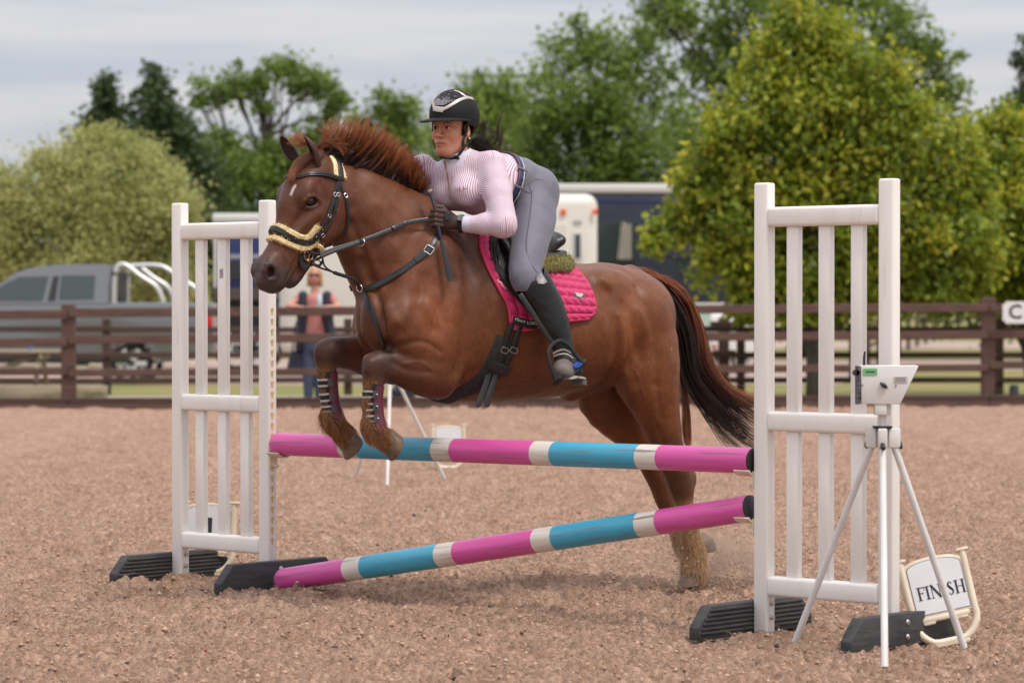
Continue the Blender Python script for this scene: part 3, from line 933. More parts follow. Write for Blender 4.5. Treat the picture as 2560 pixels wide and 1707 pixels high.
def tree(name, label, cat, d, clumps, n, lsize, pal, trunk=None, droop=0.0, depth=1.0, group=None, nsub=16, sig=0.26, limb=True, cone=False):
    s = F / d
    base_u = trunk[0] if trunk else np.mean([c[0] for c in clumps])
    o = at(base_u, 900, d); o[2] = 0
    t = empty(name, o, 0, label, cat, group)
    w = np.array([c[2] ** 2 for c in clumps], float); w /= w.sum()
    cent, sg, subr = [], [], []
    for (u, v, r), wi in zip(clumps, w):
        c = at(u, v, d + rng.normal(0, 0.35) * r / s)
        R = r / s
        for _ in range(max(4, int(nsub))):
            q = rng.normal(0, 1, 3); q /= np.linalg.norm(q)
            q *= rng.uniform(0.25, 0.95) ** 0.6
            cent.append(c + q * R * np.array([1, depth, 0.92])); sg.append(R * sig * rng.uniform(0.6, 1.25)); subr.append(wi / nsub)
    cent, sg, subr = np.array(cent), np.array(sg), np.array(subr)
    k = rng.choice(len(cent), n, p=subr / subr.sum())
    tone = rng.uniform(0, 1, len(cent))
    off = rng.normal(0, 1, (n, 3)) * sg[k][:, None]
    if droop: off[:, 2] -= np.abs(rng.normal(0, 1, n)) * sg[k] * droop
    P = cent[k] + off
    P[:, 2] = np.maximum(P[:, 2], 0.05 + rng.uniform(0, 0.2, n))
    # a folded leaf: stalk, two sides, tip
    ax = rng.normal(0, 1, (n, 3))
    ax[:, 2] = ax[:, 2] * 0.6 - (1.0 if droop else 0.15)
    ax /= np.linalg.norm(ax, axis=1, keepdims=True)
    sd = np.cross(ax, rng.normal(0, 1, (n, 3))); sd /= np.linalg.norm(sd, axis=1, keepdims=True)
    nr = np.cross(ax, sd)
    L_ = lsize * rng.uniform(0.6, 1.3, n)[:, None]
    W_ = L_ * rng.uniform(0.26, 0.40, n)[:, None]
    V = np.stack([P, P + ax * L_ * 0.45 + sd * W_ + nr * W_ * 0.35, P + ax * L_ + nr * L_ * 0.1, P + ax * L_ * 0.45 - sd * W_ + nr * W_ * 0.35], 1)
    Q = np.stack([np.arange(n) * 4 + i for i in range(4)], 1)
    T = np.concatenate([Q[:, [0, 1, 2]], Q[:, [0, 2, 3]]])
    cr = mesh_np('crown', V.reshape(-1, 3) - o, T, M_leaf, t, smooth=False)
    pa = np.array(pal)
    mixv = np.clip(0.55 * tone[k] + 0.45 * rng.uniform(0, 1, n), 0, 0.999) * (len(pa) - 1)
    i0 = np.floor(mixv).astype(int); f = (mixv - i0)[:, None]
    c = pa[i0] * (1 - f) + pa[np.minimum(i0 + 1, len(pa) - 1)] * f
    c *= rng.uniform(0.75, 1.2, (n, 1))
    col_attr(cr, np.repeat(c, 4, axis=0))
    cr['kind'] = 'stuff'
    if trunk:
        u, vt, r = trunk
        top = at(u, vt, d)
        V, Fs = [], []
        def put(Pt, Rr, nn):
            v_, f_ = tube_data(Pt, Rr, nn)
            b0 = len(V)
            V.extend(v_); Fs.extend([tuple(i + b0 for i in q) for q in f_])
        pts = spline([np.array([o[0], d, -0.1]), np.array([lerp(o[0], top[0], 0.3) + rng.normal(0, 0.1), d, top[2] * 0.4]), top], 4)
        put(pts, np.linspace(r, r * 0.35, len(pts)), 9)
        if limb:
            for (cu, cv, cr_) in clumps:
                c_ = at(cu, cv, d)
                st_ = pts[rng.integers(2, len(pts) - 1)]
                if c_[2] < st_[2] * 0.6: st_ = pts[2]
                mid = (st_ + c_) / 2 + rng.normal(0, 0.12, 3) + [0, 0, 0.15]
                put(spline([st_, mid, c_], 4), np.linspace(r * 0.28, r * 0.06, 9), 6)
                for _ in range(3):
                    e_ = c_ + rng.normal(0, 0.5, 3) * cr_ / s
                    put(spline([mid, (mid + e_) / 2 + rng.normal(0, 0.1, 3), e_], 3), np.linspace(r * 0.16, r * 0.03, 7), 5)
        mesh_np('trunk', np.array(V) - o, Fs, M_bark, t)
    return t
YG = [(0.095, 0.155, 0.020), (0.220, 0.300, 0.031), (0.410, 0.435, 0.044), (0.630, 0.550, 0.068)]
MG = [(0.100, 0.155, 0.032), (0.195, 0.280, 0.052), (0.330, 0.410, 0.090)]
DG = [(0.045, 0.078, 0.026), (0.075, 0.115, 0.038), (0.115, 0.155, 0.054)]
OL = [(0.31, 0.345, 0.110), (0.46, 0.465, 0.165), (0.60, 0.565, 0.25)]
tree('drooping_tree', 'bright yellow green tree hanging over the fence behind the right wing', 'tree', 42.5,
     [(2010, 60, 75), (1640, 575, 40), (1850, 740, 45), (2400, 340, 65), (2430, 430, 60), (2430, 530, 80), (2430, 640, 70), (2360, 720, 50), (2250, 730, 55), (1930, 720, 60), (2080, 770, 45), (1950, 140, 105), (2090, 130, 115), (1880, 250, 110), (2030, 260, 130), (2190, 240, 125), (2300, 330, 115), (1810, 370, 100), (1950, 400, 140), (2110, 400, 150), (2270, 450, 140), (1760, 500, 62), (1685, 545, 55), (1632, 612, 32),
      (1860, 530, 130), (2030, 560, 150), (2210, 600, 150), (1800, 630, 72), (1900, 670, 95), (2060, 700, 95), (2380, 420, 80), (2360, 560, 110), (2140, 740, 60), (1990, 770, 45), (1880, 770, 40), (1740, 420, 60), (1980, 20, 50), (2330, 690, 80)],
     52000, 0.115, YG, (2040, 300, 0.16), droop=0.7, nsub=17, sig=0.25)
tree('drooping_tree', 'yellow green tree at the right edge above the letter sign', 'tree', 44.0,
     [(2470, 330, 65), (2445, 400, 60), (2450, 490, 70), (2440, 570, 70), (2430, 720, 50), (2530, 300, 60), (2430, 430, 70), (2540, 430, 100), (2620, 380, 110), (2480, 560, 100), (2600, 560, 120), (2440, 660, 60), (2550, 690, 75), (2680, 650, 110)], 25000, 0.115, YG, (2590, 420, 0.12), droop=0.7, nsub=16, sig=0.25)
tree('tall_tree', 'tall dark green tree rising behind the yellow green tree', 'tree', 82.0,
     [(1680, 30, 75), (1770, 60, 80), (1860, 10, 80), (1650, -20, 60), (2140, 30, 110), (2260, 90, 75), (2330, 140, 55), (2060, -20, 100), (1950, -40, 90), (2370, 215, 45), (2320, 270, 80), (2395, 140, 16), (1740, 170, 60), (1830, 150, 60), (2200, 200, 120), (1960, 150, 140), (2060, 350, 160), (2250, 420, 120), (1800, 350, 130)],
     24000, 0.18, MG, (2000, 120, 0.35), nsub=12, sig=0.32)
tree('broad_tree', 'large mid green tree behind the rider and the horsebox', 'tree', 88.0,
     [(1400, 150, 65), (1370, 240, 80), (1470, 110, 60), (1500, 210, 100), (1560, 120, 70), (1610, 210, 85), (1420, 340, 115), (1560, 330, 115), (1660, 330, 90), (1330, 340, 65), (1500, 450, 130), (1360, 470, 110), (1650, 450, 120), (1320, 580, 110), (1500, 600, 140), (1630, 90, 50), (1440, 60, 28), (1660, 600, 120)],
     25000, 0.18, MG, (1500, 200, 0.35), nsub=13, sig=0.32)
tree('round_tree', 'rounded green tree showing just right of the helmet', 'tree', 105.0,
     [(1190, 225, 45), (1150, 260, 50), (1240, 235, 55), (1290, 270, 50), (1200, 310, 85), (1280, 360, 85), (1130, 340, 60), (1160, 430, 95), (1250, 470, 110), (1080, 440, 60), (1180, 580, 120)], 17000, 0.20, MG, (1200, 260, 0.3), nsub=12, sig=0.33)
tree('small_tree', 'loose green tree between the mane and the helmet', 'tree', 115.0,
     [(960, 265, 42), (1010, 275, 40), (905, 300, 42), (985, 330, 60), (1040, 340, 50), (930, 370, 60), (880, 400, 50), (980, 440, 90), (1040, 500, 80), (900, 520, 90)], 9000, 0.22, MG, (960, 300, 0.3), nsub=10, sig=0.34)
tree('oak_tree', 'broad oak with gaps of sky between its domed branches', 'tree', 92.0,
     [(535, 225, 45), (590, 205, 45), (640, 215, 40), (690, 185, 42), (745, 190, 48), (800, 210, 45), (840, 245, 32), (500, 255, 25), (830, 290, 28), (790, 350, 60), (545, 355, 45), (600, 400, 70), (690, 420, 75), (780, 430, 75), (540, 450, 60), (620, 500, 90), (720, 520, 90), (810, 520, 80), (500, 540, 60), (560, 600, 110), (700, 620, 110), (830, 620, 90), (660, 265, 26)],
     30000, 0.17, MG, (660, 280, 0.28), nsub=11, sig=0.36)
for i, (uu, vt) in enumerate(((265, 198), (385, 182), (440, 285))):
    cl = []
    for k in range(9):
        t = k / 8
        cl.append((uu + rng.normal(0, 5), vt + 8 + (330 - vt + 200) * t, 30 + 95 * t))
        cl.append((uu + rng.normal(0, 70) * t ** 0.7, vt + 20 + (530 - vt) * t, 26 + 52 * t))
    tree('conifer', ('dark pointed conifer at the left end of the row', 'tallest dark pointed conifer behind the olive bush', 'short dark conifer beside the oak')[i], 'tree', 86.0 + i, cl, 14000, 0.19, DG, (uu, vt + 40, 0.2), nsub=9, sig=0.30, limb=False)
tree('willow_bush', 'large rounded pale olive bush behind the pickup truck', 'bush', 64.0,
     [(280, 360, 65), (210, 370, 60), (350, 390, 65), (150, 420, 75), (410, 440, 60), (80, 480, 90), (240, 460, 110), (360, 500, 110), (460, 520, 50), (20, 560, 110), (150, 560, 120), (290, 590, 130), (420, 600, 95), (-60, 620, 110), (60, 680, 110), (200, 690, 110), (340, 700, 110), (450, 690, 70), (-40, 520, 70), (485, 610, 30), (-120, 560, 100), (0, 440, 40), (100, 400, 35)],
     56000, 0.095, OL, (200, 420, 0.2), droop=0.35, nsub=20, sig=0.30)
tree('dark_tree', 'dark tree with thin sprigs at the far right edge', 'tree', 76.0,
     [(2560, 105, 18), (2540, 145, 14), (2575, 160, 28), (2530, 262, 16), (2560, 280, 30), (2600, 240, 60), (2545, 340, 34), (2590, 350, 60), (2520, 300, 10), (2535, 400, 40), (2600, 460, 90), (2480, 255, 7), (2640, 300, 90)], 6000, 0.17, DG, (2610, 250, 0.2), nsub=9, sig=0.30)
def hedge(label, d, u0, u1, vt, n, pal, ls):
    cl = []
    u = u0
    while u < u1:
        for v in np.arange(vt, 770, 70): cl.append((u + rng.normal(0, 15), v + rng.normal(0, 14) + 30, 62 + rng.normal(0, 10)))
        u += 75
    tree('hedge', label, 'hedge', d, cl, n, ls, pal, None, nsub=6, sig=0.36)
hedge('dark green hedge under the trees at the right', 72.0, 1880, 4300, 590, 44000, DG, 0.16)
hedge('dark green hedge behind the horseboxes', 80.0, -1700, 1900, 540, 56000, DG, 0.20)
# ------------------------------------------------------------------ the jump: two wings, two poles, cups
M_plastic = mat('white_plastic', (0.83, 0.785, 0.735), (0.74, 0.69, 0.63), rough=0.42, scale=5, stretch=(3, 3, 0.6), contrast=(0.45, 0.95), bump=0.03, bscale=30,
                wear=((0.50, 0.40, 0.31), (14, 14, 3), (0.66, 0.86)))
M_cream = mat('cream_plastic', (0.74, 0.64, 0.50), (0.60, 0.47, 0.34), rough=0.5, scale=9, contrast=(0.45, 0.8), bump=0.05, bscale=25)
M_rubber = mat('black_recycled_plastic', (0.028, 0.028, 0.031), (0.055, 0.053, 0.052), rough=0.7, scale=22, bump=0.25, bscale=90, stretch=(1, 0.3, 2))
M_beige = mat('beige_plastic', (0.62, 0.42, 0.22), rough=0.5)
M_steel = mat('zinc_steel', (0.55, 0.54, 0.52), rough=0.35, metal=1.0)
M_black = mat('black_plastic', (0.015, 0.015, 0.017), rough=0.5)
M_pink = mat('pink_paint', (0.66, 0.098, 0.35), (0.60, 0.075, 0.30), rough=0.36, scale=6, stretch=(0.6, 6, 6), bump=0.02, bscale=40,
             wear=((0.28, 0.10, 0.14), (2.5, 60, 60), (0.60, 0.70)))
M_blue = mat('blue_paint', (0.055, 0.37, 0.53), (0.05, 0.31, 0.46), rough=0.38, scale=6, stretch=(0.6, 6, 6), bump=0.02, bscale=40,
             wear=((0.16, 0.17, 0.17), (3, 55, 55), (0.58, 0.67)))
M_band = mat('white_paint', (0.72, 0.66, 0.59), (0.62, 0.54, 0.46), rough=0.45, scale=6, stretch=(0.6, 6, 6), bump=0.02, bscale=40,
             wear=((0.25, 0.21, 0.18), (3, 60, 60), (0.57, 0.66)))

LI, RI = np.array([-1.138, 13.90, 0]), np.array([1.010, 11.95, 0])
PV = (RI - LI) / np.linalg.norm(RI - LI)           # along the poles
POLE_ANG = math.atan2(PV[1], PV[0])
WH = 1.80                                            # wing height

def wing(label, base, sgn, keyholes, width):
    """local x runs from the inner to the outer post (world: sgn * PV), y away from the camera"""
    ang = POLE_ANG if sgn > 0 else POLE_ANG
    t = empty('jump_wing', base, ang, label, 'jump wing', 'white jump wings either side of the poles')
    w, pw, pd = width * sgn, 0.071, 0.054
    for x in (0, w):
        box_obj('post', (x, 0, WH / 2), (pw, pd, WH), M_plastic, t, bevel=0.009, seg=3)
    xm = w / 2
    for z in (1.663, 0.85, 0.192):
        box_obj('rail', (xm, 0, z), (abs(w) - pw + 0.004, 0.062, 0.078), M_plastic, t, bevel=0.014, seg=3)
    for i in range(3):
        x = w * (0.5 + (i - 1) * 0.258)
        for z0, z1 in ((0.23, 0.812), (0.888, 1.625)):
            box_obj('slat', (x, 0.004, (z0 + z1) / 2), (0.061, 0.030, z1 - z0), M_plastic, t, bevel=0.006, seg=2)
    # feet on the outer faces of the posts, ribbed inside, chamfered at the top corners
    for x, side in ((0, -sgn), (w, sgn)):
        fx = x + side * (pw / 2 + 0.027)
        hl, hh = 0.37, 0.132
        poly = [(-hl, 0), (hl, 0), (hl, 0.05), (hl - 0.075, hh), (-hl + 0.075, hh), (-hl, 0.05)]
        f = prism_obj('foot', poly, 0.052, M_rubber, t, bevel=0.004, M=Matrix.Rotation(math.pi / 2, 4, 'Z'), loc=(fx, 0, -0.004))
        rb = bmesh.new()
        for k in range(6):
            zz = 0.022 + k * 0.0175
            cut = 0.37 - 0.012 - max(0, zz - 0.045) * 0.9
            add_box(rb, (fx - side * 0.0285, 0, zz), (0.007, cut * 2, 0.0095), bevel=0.002)
        bm_obj('foot_ribs', rb, M_rubber, f)
        for z in (0.092, 0.036):
            bb = bmesh.new()
            xx = x - side * (pw / 2 + 0.003)
            bmesh.ops.create_cone(bb, cap_ends=True, segments=16, radius1=0.011, radius2=0.011, depth=0.004, matrix=Matrix.Translation((xx, 0, z + 0.03)) @ Matrix.Rotation(math.pi / 2, 4, 'Y'))
            bmesh.ops.create_cone(bb, cap_ends=True, segments=6, radius1=0.0075, radius2=0.0075, depth=0.012, matrix=Matrix.Translation((xx - side * 0.006, 0, z + 0.03)) @ Matrix.Rotation(math.pi / 2, 4, 'Y'))
            bm_obj('nut', bb, M_steel, t, smooth=True, auto=40)
            bb = bmesh.new()
            bmesh.ops.create_uvsphere(bb, u_segments=14, v_segments=8, radius=0.0125, matrix=Matrix.Translation((fx + side * 0.027, 0, z)) @ Matrix.Scale(0.5, 4, (1, 0, 0)))
            bm_obj('bolt', bb, M_steel, t, smooth=True)
    if keyholes:
        kx = -sgn * (pw / 2 + 0.0006)
        bm = bmesh.new()
        pts = []
        for k in range(13):
            a = math.radians(-55 + k * (290 / 12))
            pts.append((0.0095 * math.cos(a), 0.006 + 0.0095 * math.sin(a)))
        pts = pts + [(-0.0042, -0.014), (-0.002, -0.0175), (0.002, -0.0175), (0.0042, -0.014)]
        me0 = None
        z = 1.285
        while z > 0.20:
            if me0 is None:
                M = Matrix.Rotation(-sgn * math.pi / 2, 4, 'Z')
                k0 = prism_obj('keyhole', pts, 0.0016, M_beige, t)
                for v in k0.data.vertices:
                    y_, x_ = v.co.x, v.co.y
                    v.co = Vector((-sgn * -0.0 + x_, y_, v.co.z))
                me0 = k0.data
                k0.location = (kx, -0.004, z)
            else:
                k1 = bpy.data.objects.new('keyhole', me0)
                COL.objects.link(k1)
                k1.parent = t
                k1.location = (kx, -0.004, z)
            z -= 0.0485
    return t
wing_l = wing('white plastic jump wing with a column of keyholes beside the horse muzzle', LI, -1, True, 0.61)
wing_r = wing('white plastic jump wing standing behind the timing tripod and finish sign', RI, 1, False, 0.605)

# small square sticker with a flag emblem on the middle slat of the left wing
stk = empty('sticker', at(552, 645, LI[1] + 0.19), POLE_ANG)
stk.parent = wing_l
stk.matrix_parent_inverse = Matrix.Identity(4)
stk.location = (-0.305, -0.0122, 1.465)
stk.rotation_euler = (0, 0, 0)
bpy.data.objects.remove(stk)
M_stk = mat('sticker_grey', (0.50, 0.49, 0.50), (0.42, 0.42, 0.44), rough=0.4, scale=60)
M_red = mat('red_print', (0.55, 0.03, 0.04), rough=0.4)
M_navyp = mat('blue_print', (0.05, 0.08, 0.30), rough=0.4)
stk = box_obj('sticker', (-0.305, -0.0115, 1.462), (0.026, 0.0012, 0.046), M_stk, wing_l)
for (x, z, w, h, a, m) in ((0.004, -0.004, 0.016, 0.0035, 0.7, M_red), (0.006, -0.004, 0.0035, 0.014, 0.0, M_red), (-0.004, 0.008, 0.013, 0.003, 0.6, M_navyp),
                           (0.005, 0.014, 0.011, 0.003, -0.5, M_navyp), (-0.005, -0.014, 0.012, 0.003, 0.5, M_navyp)):
    b = box_obj('print_mark', (0, 0, 0), (w, 0.001, h), m, stk)
    b.location = (-0.305 + x, -0.0126, 1.462 + z)
    b.rotation_euler = (0, a, 0)

BANDS = [0.49, 0.115, 0.49, 0.115, 0.49, 0.115, 0.49, 0.115, 0.49]
def pole(label, P0, P1, rounded):
    L = np.linalg.norm(P1 - P0)
    x, y, z = (P1 - P0) / L
    t = empty('jump_pole', P0, 0, label, 'jump pole', 'pink, white and blue poles of the jump')
    t.rotation_euler = (0, -math.asin(z), math.atan2(y, x))
    tot = sum(BANDS)
    R, pos = 0.0525, 0.0
    for i, b in enumerate(BANDS):
        m = M_band if i % 2 else (M_pink if i % 4 == 0 else M_blue)
        ln = b / tot * L
        xs = [pos, pos + ln]
        rs = [R, R]
        if i == 0 and rounded:
            xs = [0.0, 0.006, 0.016, 0.03, 0.045, ln]; rs = [0.02, 0.034, 0.044, 0.0505, R, R]
        Pn = [(q, 0, 0) for q in xs]
        tube_obj('band', Pn, rs, m, t, n=32, auto=35)
        pos += ln
    tube_obj('end_cap', [(L + 0.0005, 0, 0), (L + 0.006, 0, 0), (L + 0.009, 0, 0)], [R * 1.0, R * 1.0, R * 0.86], M_black, t, n=32)
    return t
PW = 0.0355
T0, T1 = LI + PV * (PW + 0.004), RI - PV * (PW + 0.018)
top_pole = pole('pink, white and blue striped pole resting level across both wings', T0 + [0, 0, 0.668], T1 + [0, 0, 0.688], True)
B0 = np.array([0, 0, 0.0]) + LI + PV * 0.135 + np.array([-0.04, -0.06, 0])
B0[2] = 0.045
B1 = RI - PV * (PW + 0.035) + np.array([0, 0, 0.497])
low_pole = pole('pink, white and blue striped pole sloping down to the ground at its left end', B0, B1, True)

def cup(label, base, z, sgn):
    t = empty('jump_cup', base + [0, 0, z], POLE_ANG, label, 'jump cup', 'cream cups that hold up the poles')
    # back plate with pin, and a shallow curved tray reaching along +x
    bm = bmesh.new()
    add_box(bm, (sgn * 0.004, 0, -0.02), (0.008, 0.05, 0.07), bevel=0.002)
    bm_obj('back_plate', bm, M_cream, t, smooth=True, auto=40)
    n = 10
    V, Fs = [], []
    for j, xx in enumerate((0.006, 0.085)):
        for side in (0, 1):
            for i in range(n + 1):
                a = math.radians(-50 + 100 * i / n)
                r = 0.056 + side * 0.007
                V.append((sgn * xx, r * math.sin(a), 0.0565 - r * math.cos(a)))
    q = n + 1
    for i in range(n):
        Fs += [(i, i + 1, 2 * q + i + 1, 2 * q + i), (q + i + 1, q + i, 3 * q + i, 3 * q + i + 1), (i + 1, i, q + i, q + i + 1), (2 * q + i, 2 * q + i + 1, 3 * q + i + 1, 3 * q + i)]
    Fs += [(0, 2 * q, 3 * q, q), (n, q + n, 3 * q + n, 2 * q + n)]
    mesh_np('tray', V, Fs, M_cream, t, smooth=False)
    bm = bmesh.new()
    bmesh.ops.create_cone(bm, cap_ends=True, segments=10, radius1=0.006, radius2=0.006, depth=0.05, matrix=Matrix.Translation((sgn * 0.012, 0, -0.045)) @ Matrix.Rotation(math.pi / 2, 4, 'Y'))
    bm_obj('pin', bm, M_cream, t, smooth=True, auto=40)
    return t
cup('cream plastic cup under the top pole on the keyhole wing', LI + PV * PW, 0.668 - 0.0525 - 0.004, 1)
cup('cream plastic cup under the top pole on the wing by the tripod', RI - PV * PW, 0.688 - 0.0525 - 0.004, -1)
cup('cream plastic cup under the raised end of the sloping pole', RI - PV * PW, 0.497 - 0.0525 - 0.002, -1)
# ------------------------------------------------------------------ horse frame: s forward, l to the horse's left (towards the camera), z up
HO = np.array([-0.63, 13.0, 0.0])
HANG = math.radians(32)
HF = np.array([-math.cos(HANG), -math.sin(HANG), 0.0])
HL = np.array([math.sin(HANG), -math.cos(HANG), 0.0])
HR = np.stack([HF, HL, [0, 0, 1.0]])                      # rows: world -> local
def to_loc(p): return (np.asarray(p) - HO) @ HR.T
def to_wor(p): return np.asarray(p) @ HR + HO
CAML = to_loc(CAM)
def rayl(u, v):
    d = HR @ ray(u, v)
    return d / np.linalg.norm(d)
def H(u, v, L=0.0):
    d = rayl(u, v)
    return CAML + d * ((L - CAML[1]) / d[1])
PXM = 565.0
def node(u, v, L, a, half, vert=False):
    """half = half extent in photo pixels; for upright limbs split between fore-aft and lateral"""
    h = half / PXM
    if not vert: return (H(u, v, L), a, h)
    b2 = max(h * h - (a * 0.53) ** 2, (0.5 * h) ** 2)
    return (H(u, v, L), a, math.sqrt(b2) / 0.848)

# head frame: heading turned further towards the camera
DH = math.radians(6)
HDF = np.array([math.cos(DH), math.sin(DH), 0]); HDL = np.array([-math.sin(DH), math.cos(DH), 0])
POLL = H(792, 395, 0.0)
def HD(u, v, L=0.0):
    d = rayl(u, v)
    t = (L - np.dot(CAML - POLL, HDL)) / np.dot(d, HDL)
    return CAML + d * t

hf = Field((-2.02, -0.46, -0.03), (0.74, 0.50, 2.05), 0.006)
# trunk
hf.chain([(H(u, (t + b) / 2), a, (b - t) / 2 / PXM) for u, t, b, a in (
    (1005, 618, 935, 0.20), (1060, 584, 978, 0.245), (1130, 580, 1000, 0.275), (1200, 590, 1005, 0.295), (1290, 622, 1003, 0.315),
    (1370, 645, 994, 0.315), (1440, 654, 978, 0.305), (1510, 654, 948, 0.285), (1560, 666, 932, 0.262), (1588, 684, 925, 0.225))], k=0.03, kin=0.012, sub=3, cap=0.75)
# neck
hf.chain([(H(u, v), a, b) for u, v, a, b in ((800, 465, 0.080, 0.120), (868, 510, 0.092, 0.165), (924, 553, 0.112, 0.205), (978, 606, 0.148, 0.262), (1038, 674, 0.185, 0.312), (1090, 740, 0.21, 0.32))], k=0.05, kin=0.02, sub=3)
def mirror_head(p):
    p = np.asarray(p, float)
    return p - 2 * np.multiply.outer(np.dot(p - POLL, HDL), HDL)
def H2(u, v, L):
    p = H(u, v, abs(L)) * np.array([1, 1 if L > 0 else -1, 1])
    return p - (np.array([0.075, 0, 0]) if L < 0 and u < 1200 else 0)
def HD2(u, v, L):
    p = HD(u, v, abs(L))
    return p if L > 0 else mirror_head(p)
# shoulder and breast masses
for sgn in (1, -1):
    hf.cone(H2(1105, 650, sgn * 0.16), H2(1010, 800, sgn * 0.17), (0.085, 0.14), (0.085, 0.13), k=0.06)  # shoulder blade
    hf.ell(H2(962, 800, sgn * 0.085), (0.115, 0.095, 0.15), k=0.05)  # breast muscle
    hf.cone(H2(1005, 805, sgn * 0.19), H2(1085, 905, sgn * 0.20), (0.075, 0.115), (0.07, 0.10), k=0.05)  # upper arm
    hf.ell(H2(1130, 800, sgn * 0.20), (0.16, 0.09, 0.22), k=0.06)  # behind the elbow, ribs
    hf.ell(H2(1512, 716, sgn * 0.19), (0.10, 0.06, 0.07), k=0.07)  # point of hip
# near fore
def foreleg(nd, hoofc, hooft, L):
    hf.chain([node(*q[:2], L if len(q) < 5 else q[4], q[2], q[3]) for q in nd[0]], k=0.04, kin=0.012)
    hf.chain([node(q[0], q[1], L, q[2], q[3], True) for q in nd[1]], k=0.02, kin=0.008)
foreleg((((1105, 935, 0.080, 62, 0.19), (1060, 926, 0.074, 60, 0.185), (1020, 918, 0.064, 49, 0.175), (985, 914, 0.054, 40), (948, 912, 0.052, 38)),
         ((944, 912, 0.052, 40), (936, 940, 0.045, 32), (930, 966, 0.033, 20), (927, 1000, 0.028, 17.5), (930, 1040, 0.029, 18), (930, 1066, 0.036, 24), (944, 1084, 0.031, 19), (965, 1098, 0.032, 19))), None, None, 0.165)
# far fore
foreleg((((985, 900, 0.078, 60, -0.16), (935, 892, 0.070, 50), (890, 885, 0.060, 42), (855, 881, 0.052, 35), (826, 880, 0.050, 33)),
         ((821, 880, 0.050, 35), (817, 906, 0.043, 28), (815, 932, 0.032, 19), (820, 975, 0.028, 16.5), (826, 1015, 0.028, 17), (826, 1042, 0.035, 23), (842, 1064, 0.030, 19), (862, 1088, 0.032, 20))), None, None, -0.15)
# near hind
hf.chain([node(u, v, L, a, h, True) for u, v, L, a, h in ((1572, 790, 0.13, 0.125, 100), (1602, 870, 0.145, 0.125, 97), (1618, 950, 0.15, 0.115, 80), (1645, 1030, 0.145, 0.09, 53), (1667, 1110, 0.14, 0.066, 37),
    (1690, 1172, 0.135, 0.052, 32), (1703, 1218, 0.13, 0.045, 27), (1712, 1262, 0.128, 0.036, 19), (1722, 1320, 0.125, 0.031, 16), (1733, 1368, 0.12, 0.035, 19), (1737, 1394, 0.12, 0.038, 21), (1733, 1415, 0.12, 0.034, 17), (1735, 1432, 0.12, 0.04, 24))], k=0.05, kin=0.012)
hf.ell(H(1722, 1196, 0.132), (0.035, 0.028, 0.05), k=0.025)                      # point of the hock
# far hind
hf.chain([node(u, v, L, a, h, True) for u, v, L, a, h in ((1540, 830, -0.13, 0.12, 100), (1530, 920, -0.145, 0.12, 100), (1532, 985, -0.15, 0.11, 92), (1573, 1062, -0.145, 0.085, 58), (1618, 1130, -0.14, 0.062, 37),
    (1645, 1195, -0.135, 0.048, 28), (1664, 1250, -0.13, 0.043, 24), (1678, 1290, -0.128, 0.034, 17), (1697, 1345, -0.125, 0.029, 14), (1712, 1376, -0.12, 0.034, 18), (1728, 1380, -0.12, 0.030, 15), (1745, 1366, -0.12, 0.032, 17))], k=0.05, kin=0.012)
hf.ell(H(1676, 1222, -0.132), (0.034, 0.027, 0.048), k=0.025)
# sheath and udder line
hf.cone(H(1425, 985, 0.0), H(1500, 955, 0.0), (0.06, 0.035), (0.075, 0.05), k=0.03)
# dock
hf.cone(H(1575, 690), H(1618, 712), (0.05, 0.05), (0.035, 0.035), k=0.03)
# head
hf.chain([(HD(u, v), a, b) for u, v, a, b in ((796, 425, 0.078, 0.090), (774, 480, 0.094, 0.118), (764, 535, 0.086, 0.132), (748, 583, 0.068, 0.116), (724, 622, 0.057, 0.101), (701, 655, 0.053, 0.086), (685, 684, 0.052, 0.078), (675, 704, 0.049, 0.062))], lat=HDL, k=0.03, kin=0.012, sub=3, cap=0.9)
HAX = HD(675, 704) - HD(796, 425); HAX /= np.linalg.norm(HAX)         # down the face
HPX = np.cross(HDL, HAX); HPX /= np.linalg.norm(HPX)
if HPX[0] < 0: HPX = -HPX                                             # out of the face
HAXS = np.stack([HAX, HDL, HPX])
for sgn in (1, -1):
    o = sgn * 0.055
    hf.ell(HD2(818, 545, o), (0.125, 0.040, 0.098), HAXS, k=0.03)                                    # round of the jaw
    hf.cone(HD2(790, 535, sgn * 0.082), HD2(735, 585, sgn * 0.062), (0.02, 0.018), (0.014, 0.012), lat=HDL, k=0.025)   # cheek ridge
    hf.ell(HD2(765, 478, sgn * 0.082), (0.055, 0.030, 0.030), HAXS, k=0.03)                                # brow bone
    hf.ell(HD2(676, 668, sgn * 0.034), (0.052, 0.022, 0.038), HAXS, k=0.02)                                # nostril flare
hf.ell(HD(658, 704, 0), (0.033, 0.042, 0.03), HAXS, k=0.02)                                               # upper lip
hf.ell(HD(728, 698, 0), (0.046, 0.044, 0.036), HAXS, k=0.012)
hf.cone(HD(806, 590, 0), HD(742, 683, 0), (0.055, 0.03), (0.04, 0.03), lat=HDL, k=0.03)                                             # chin
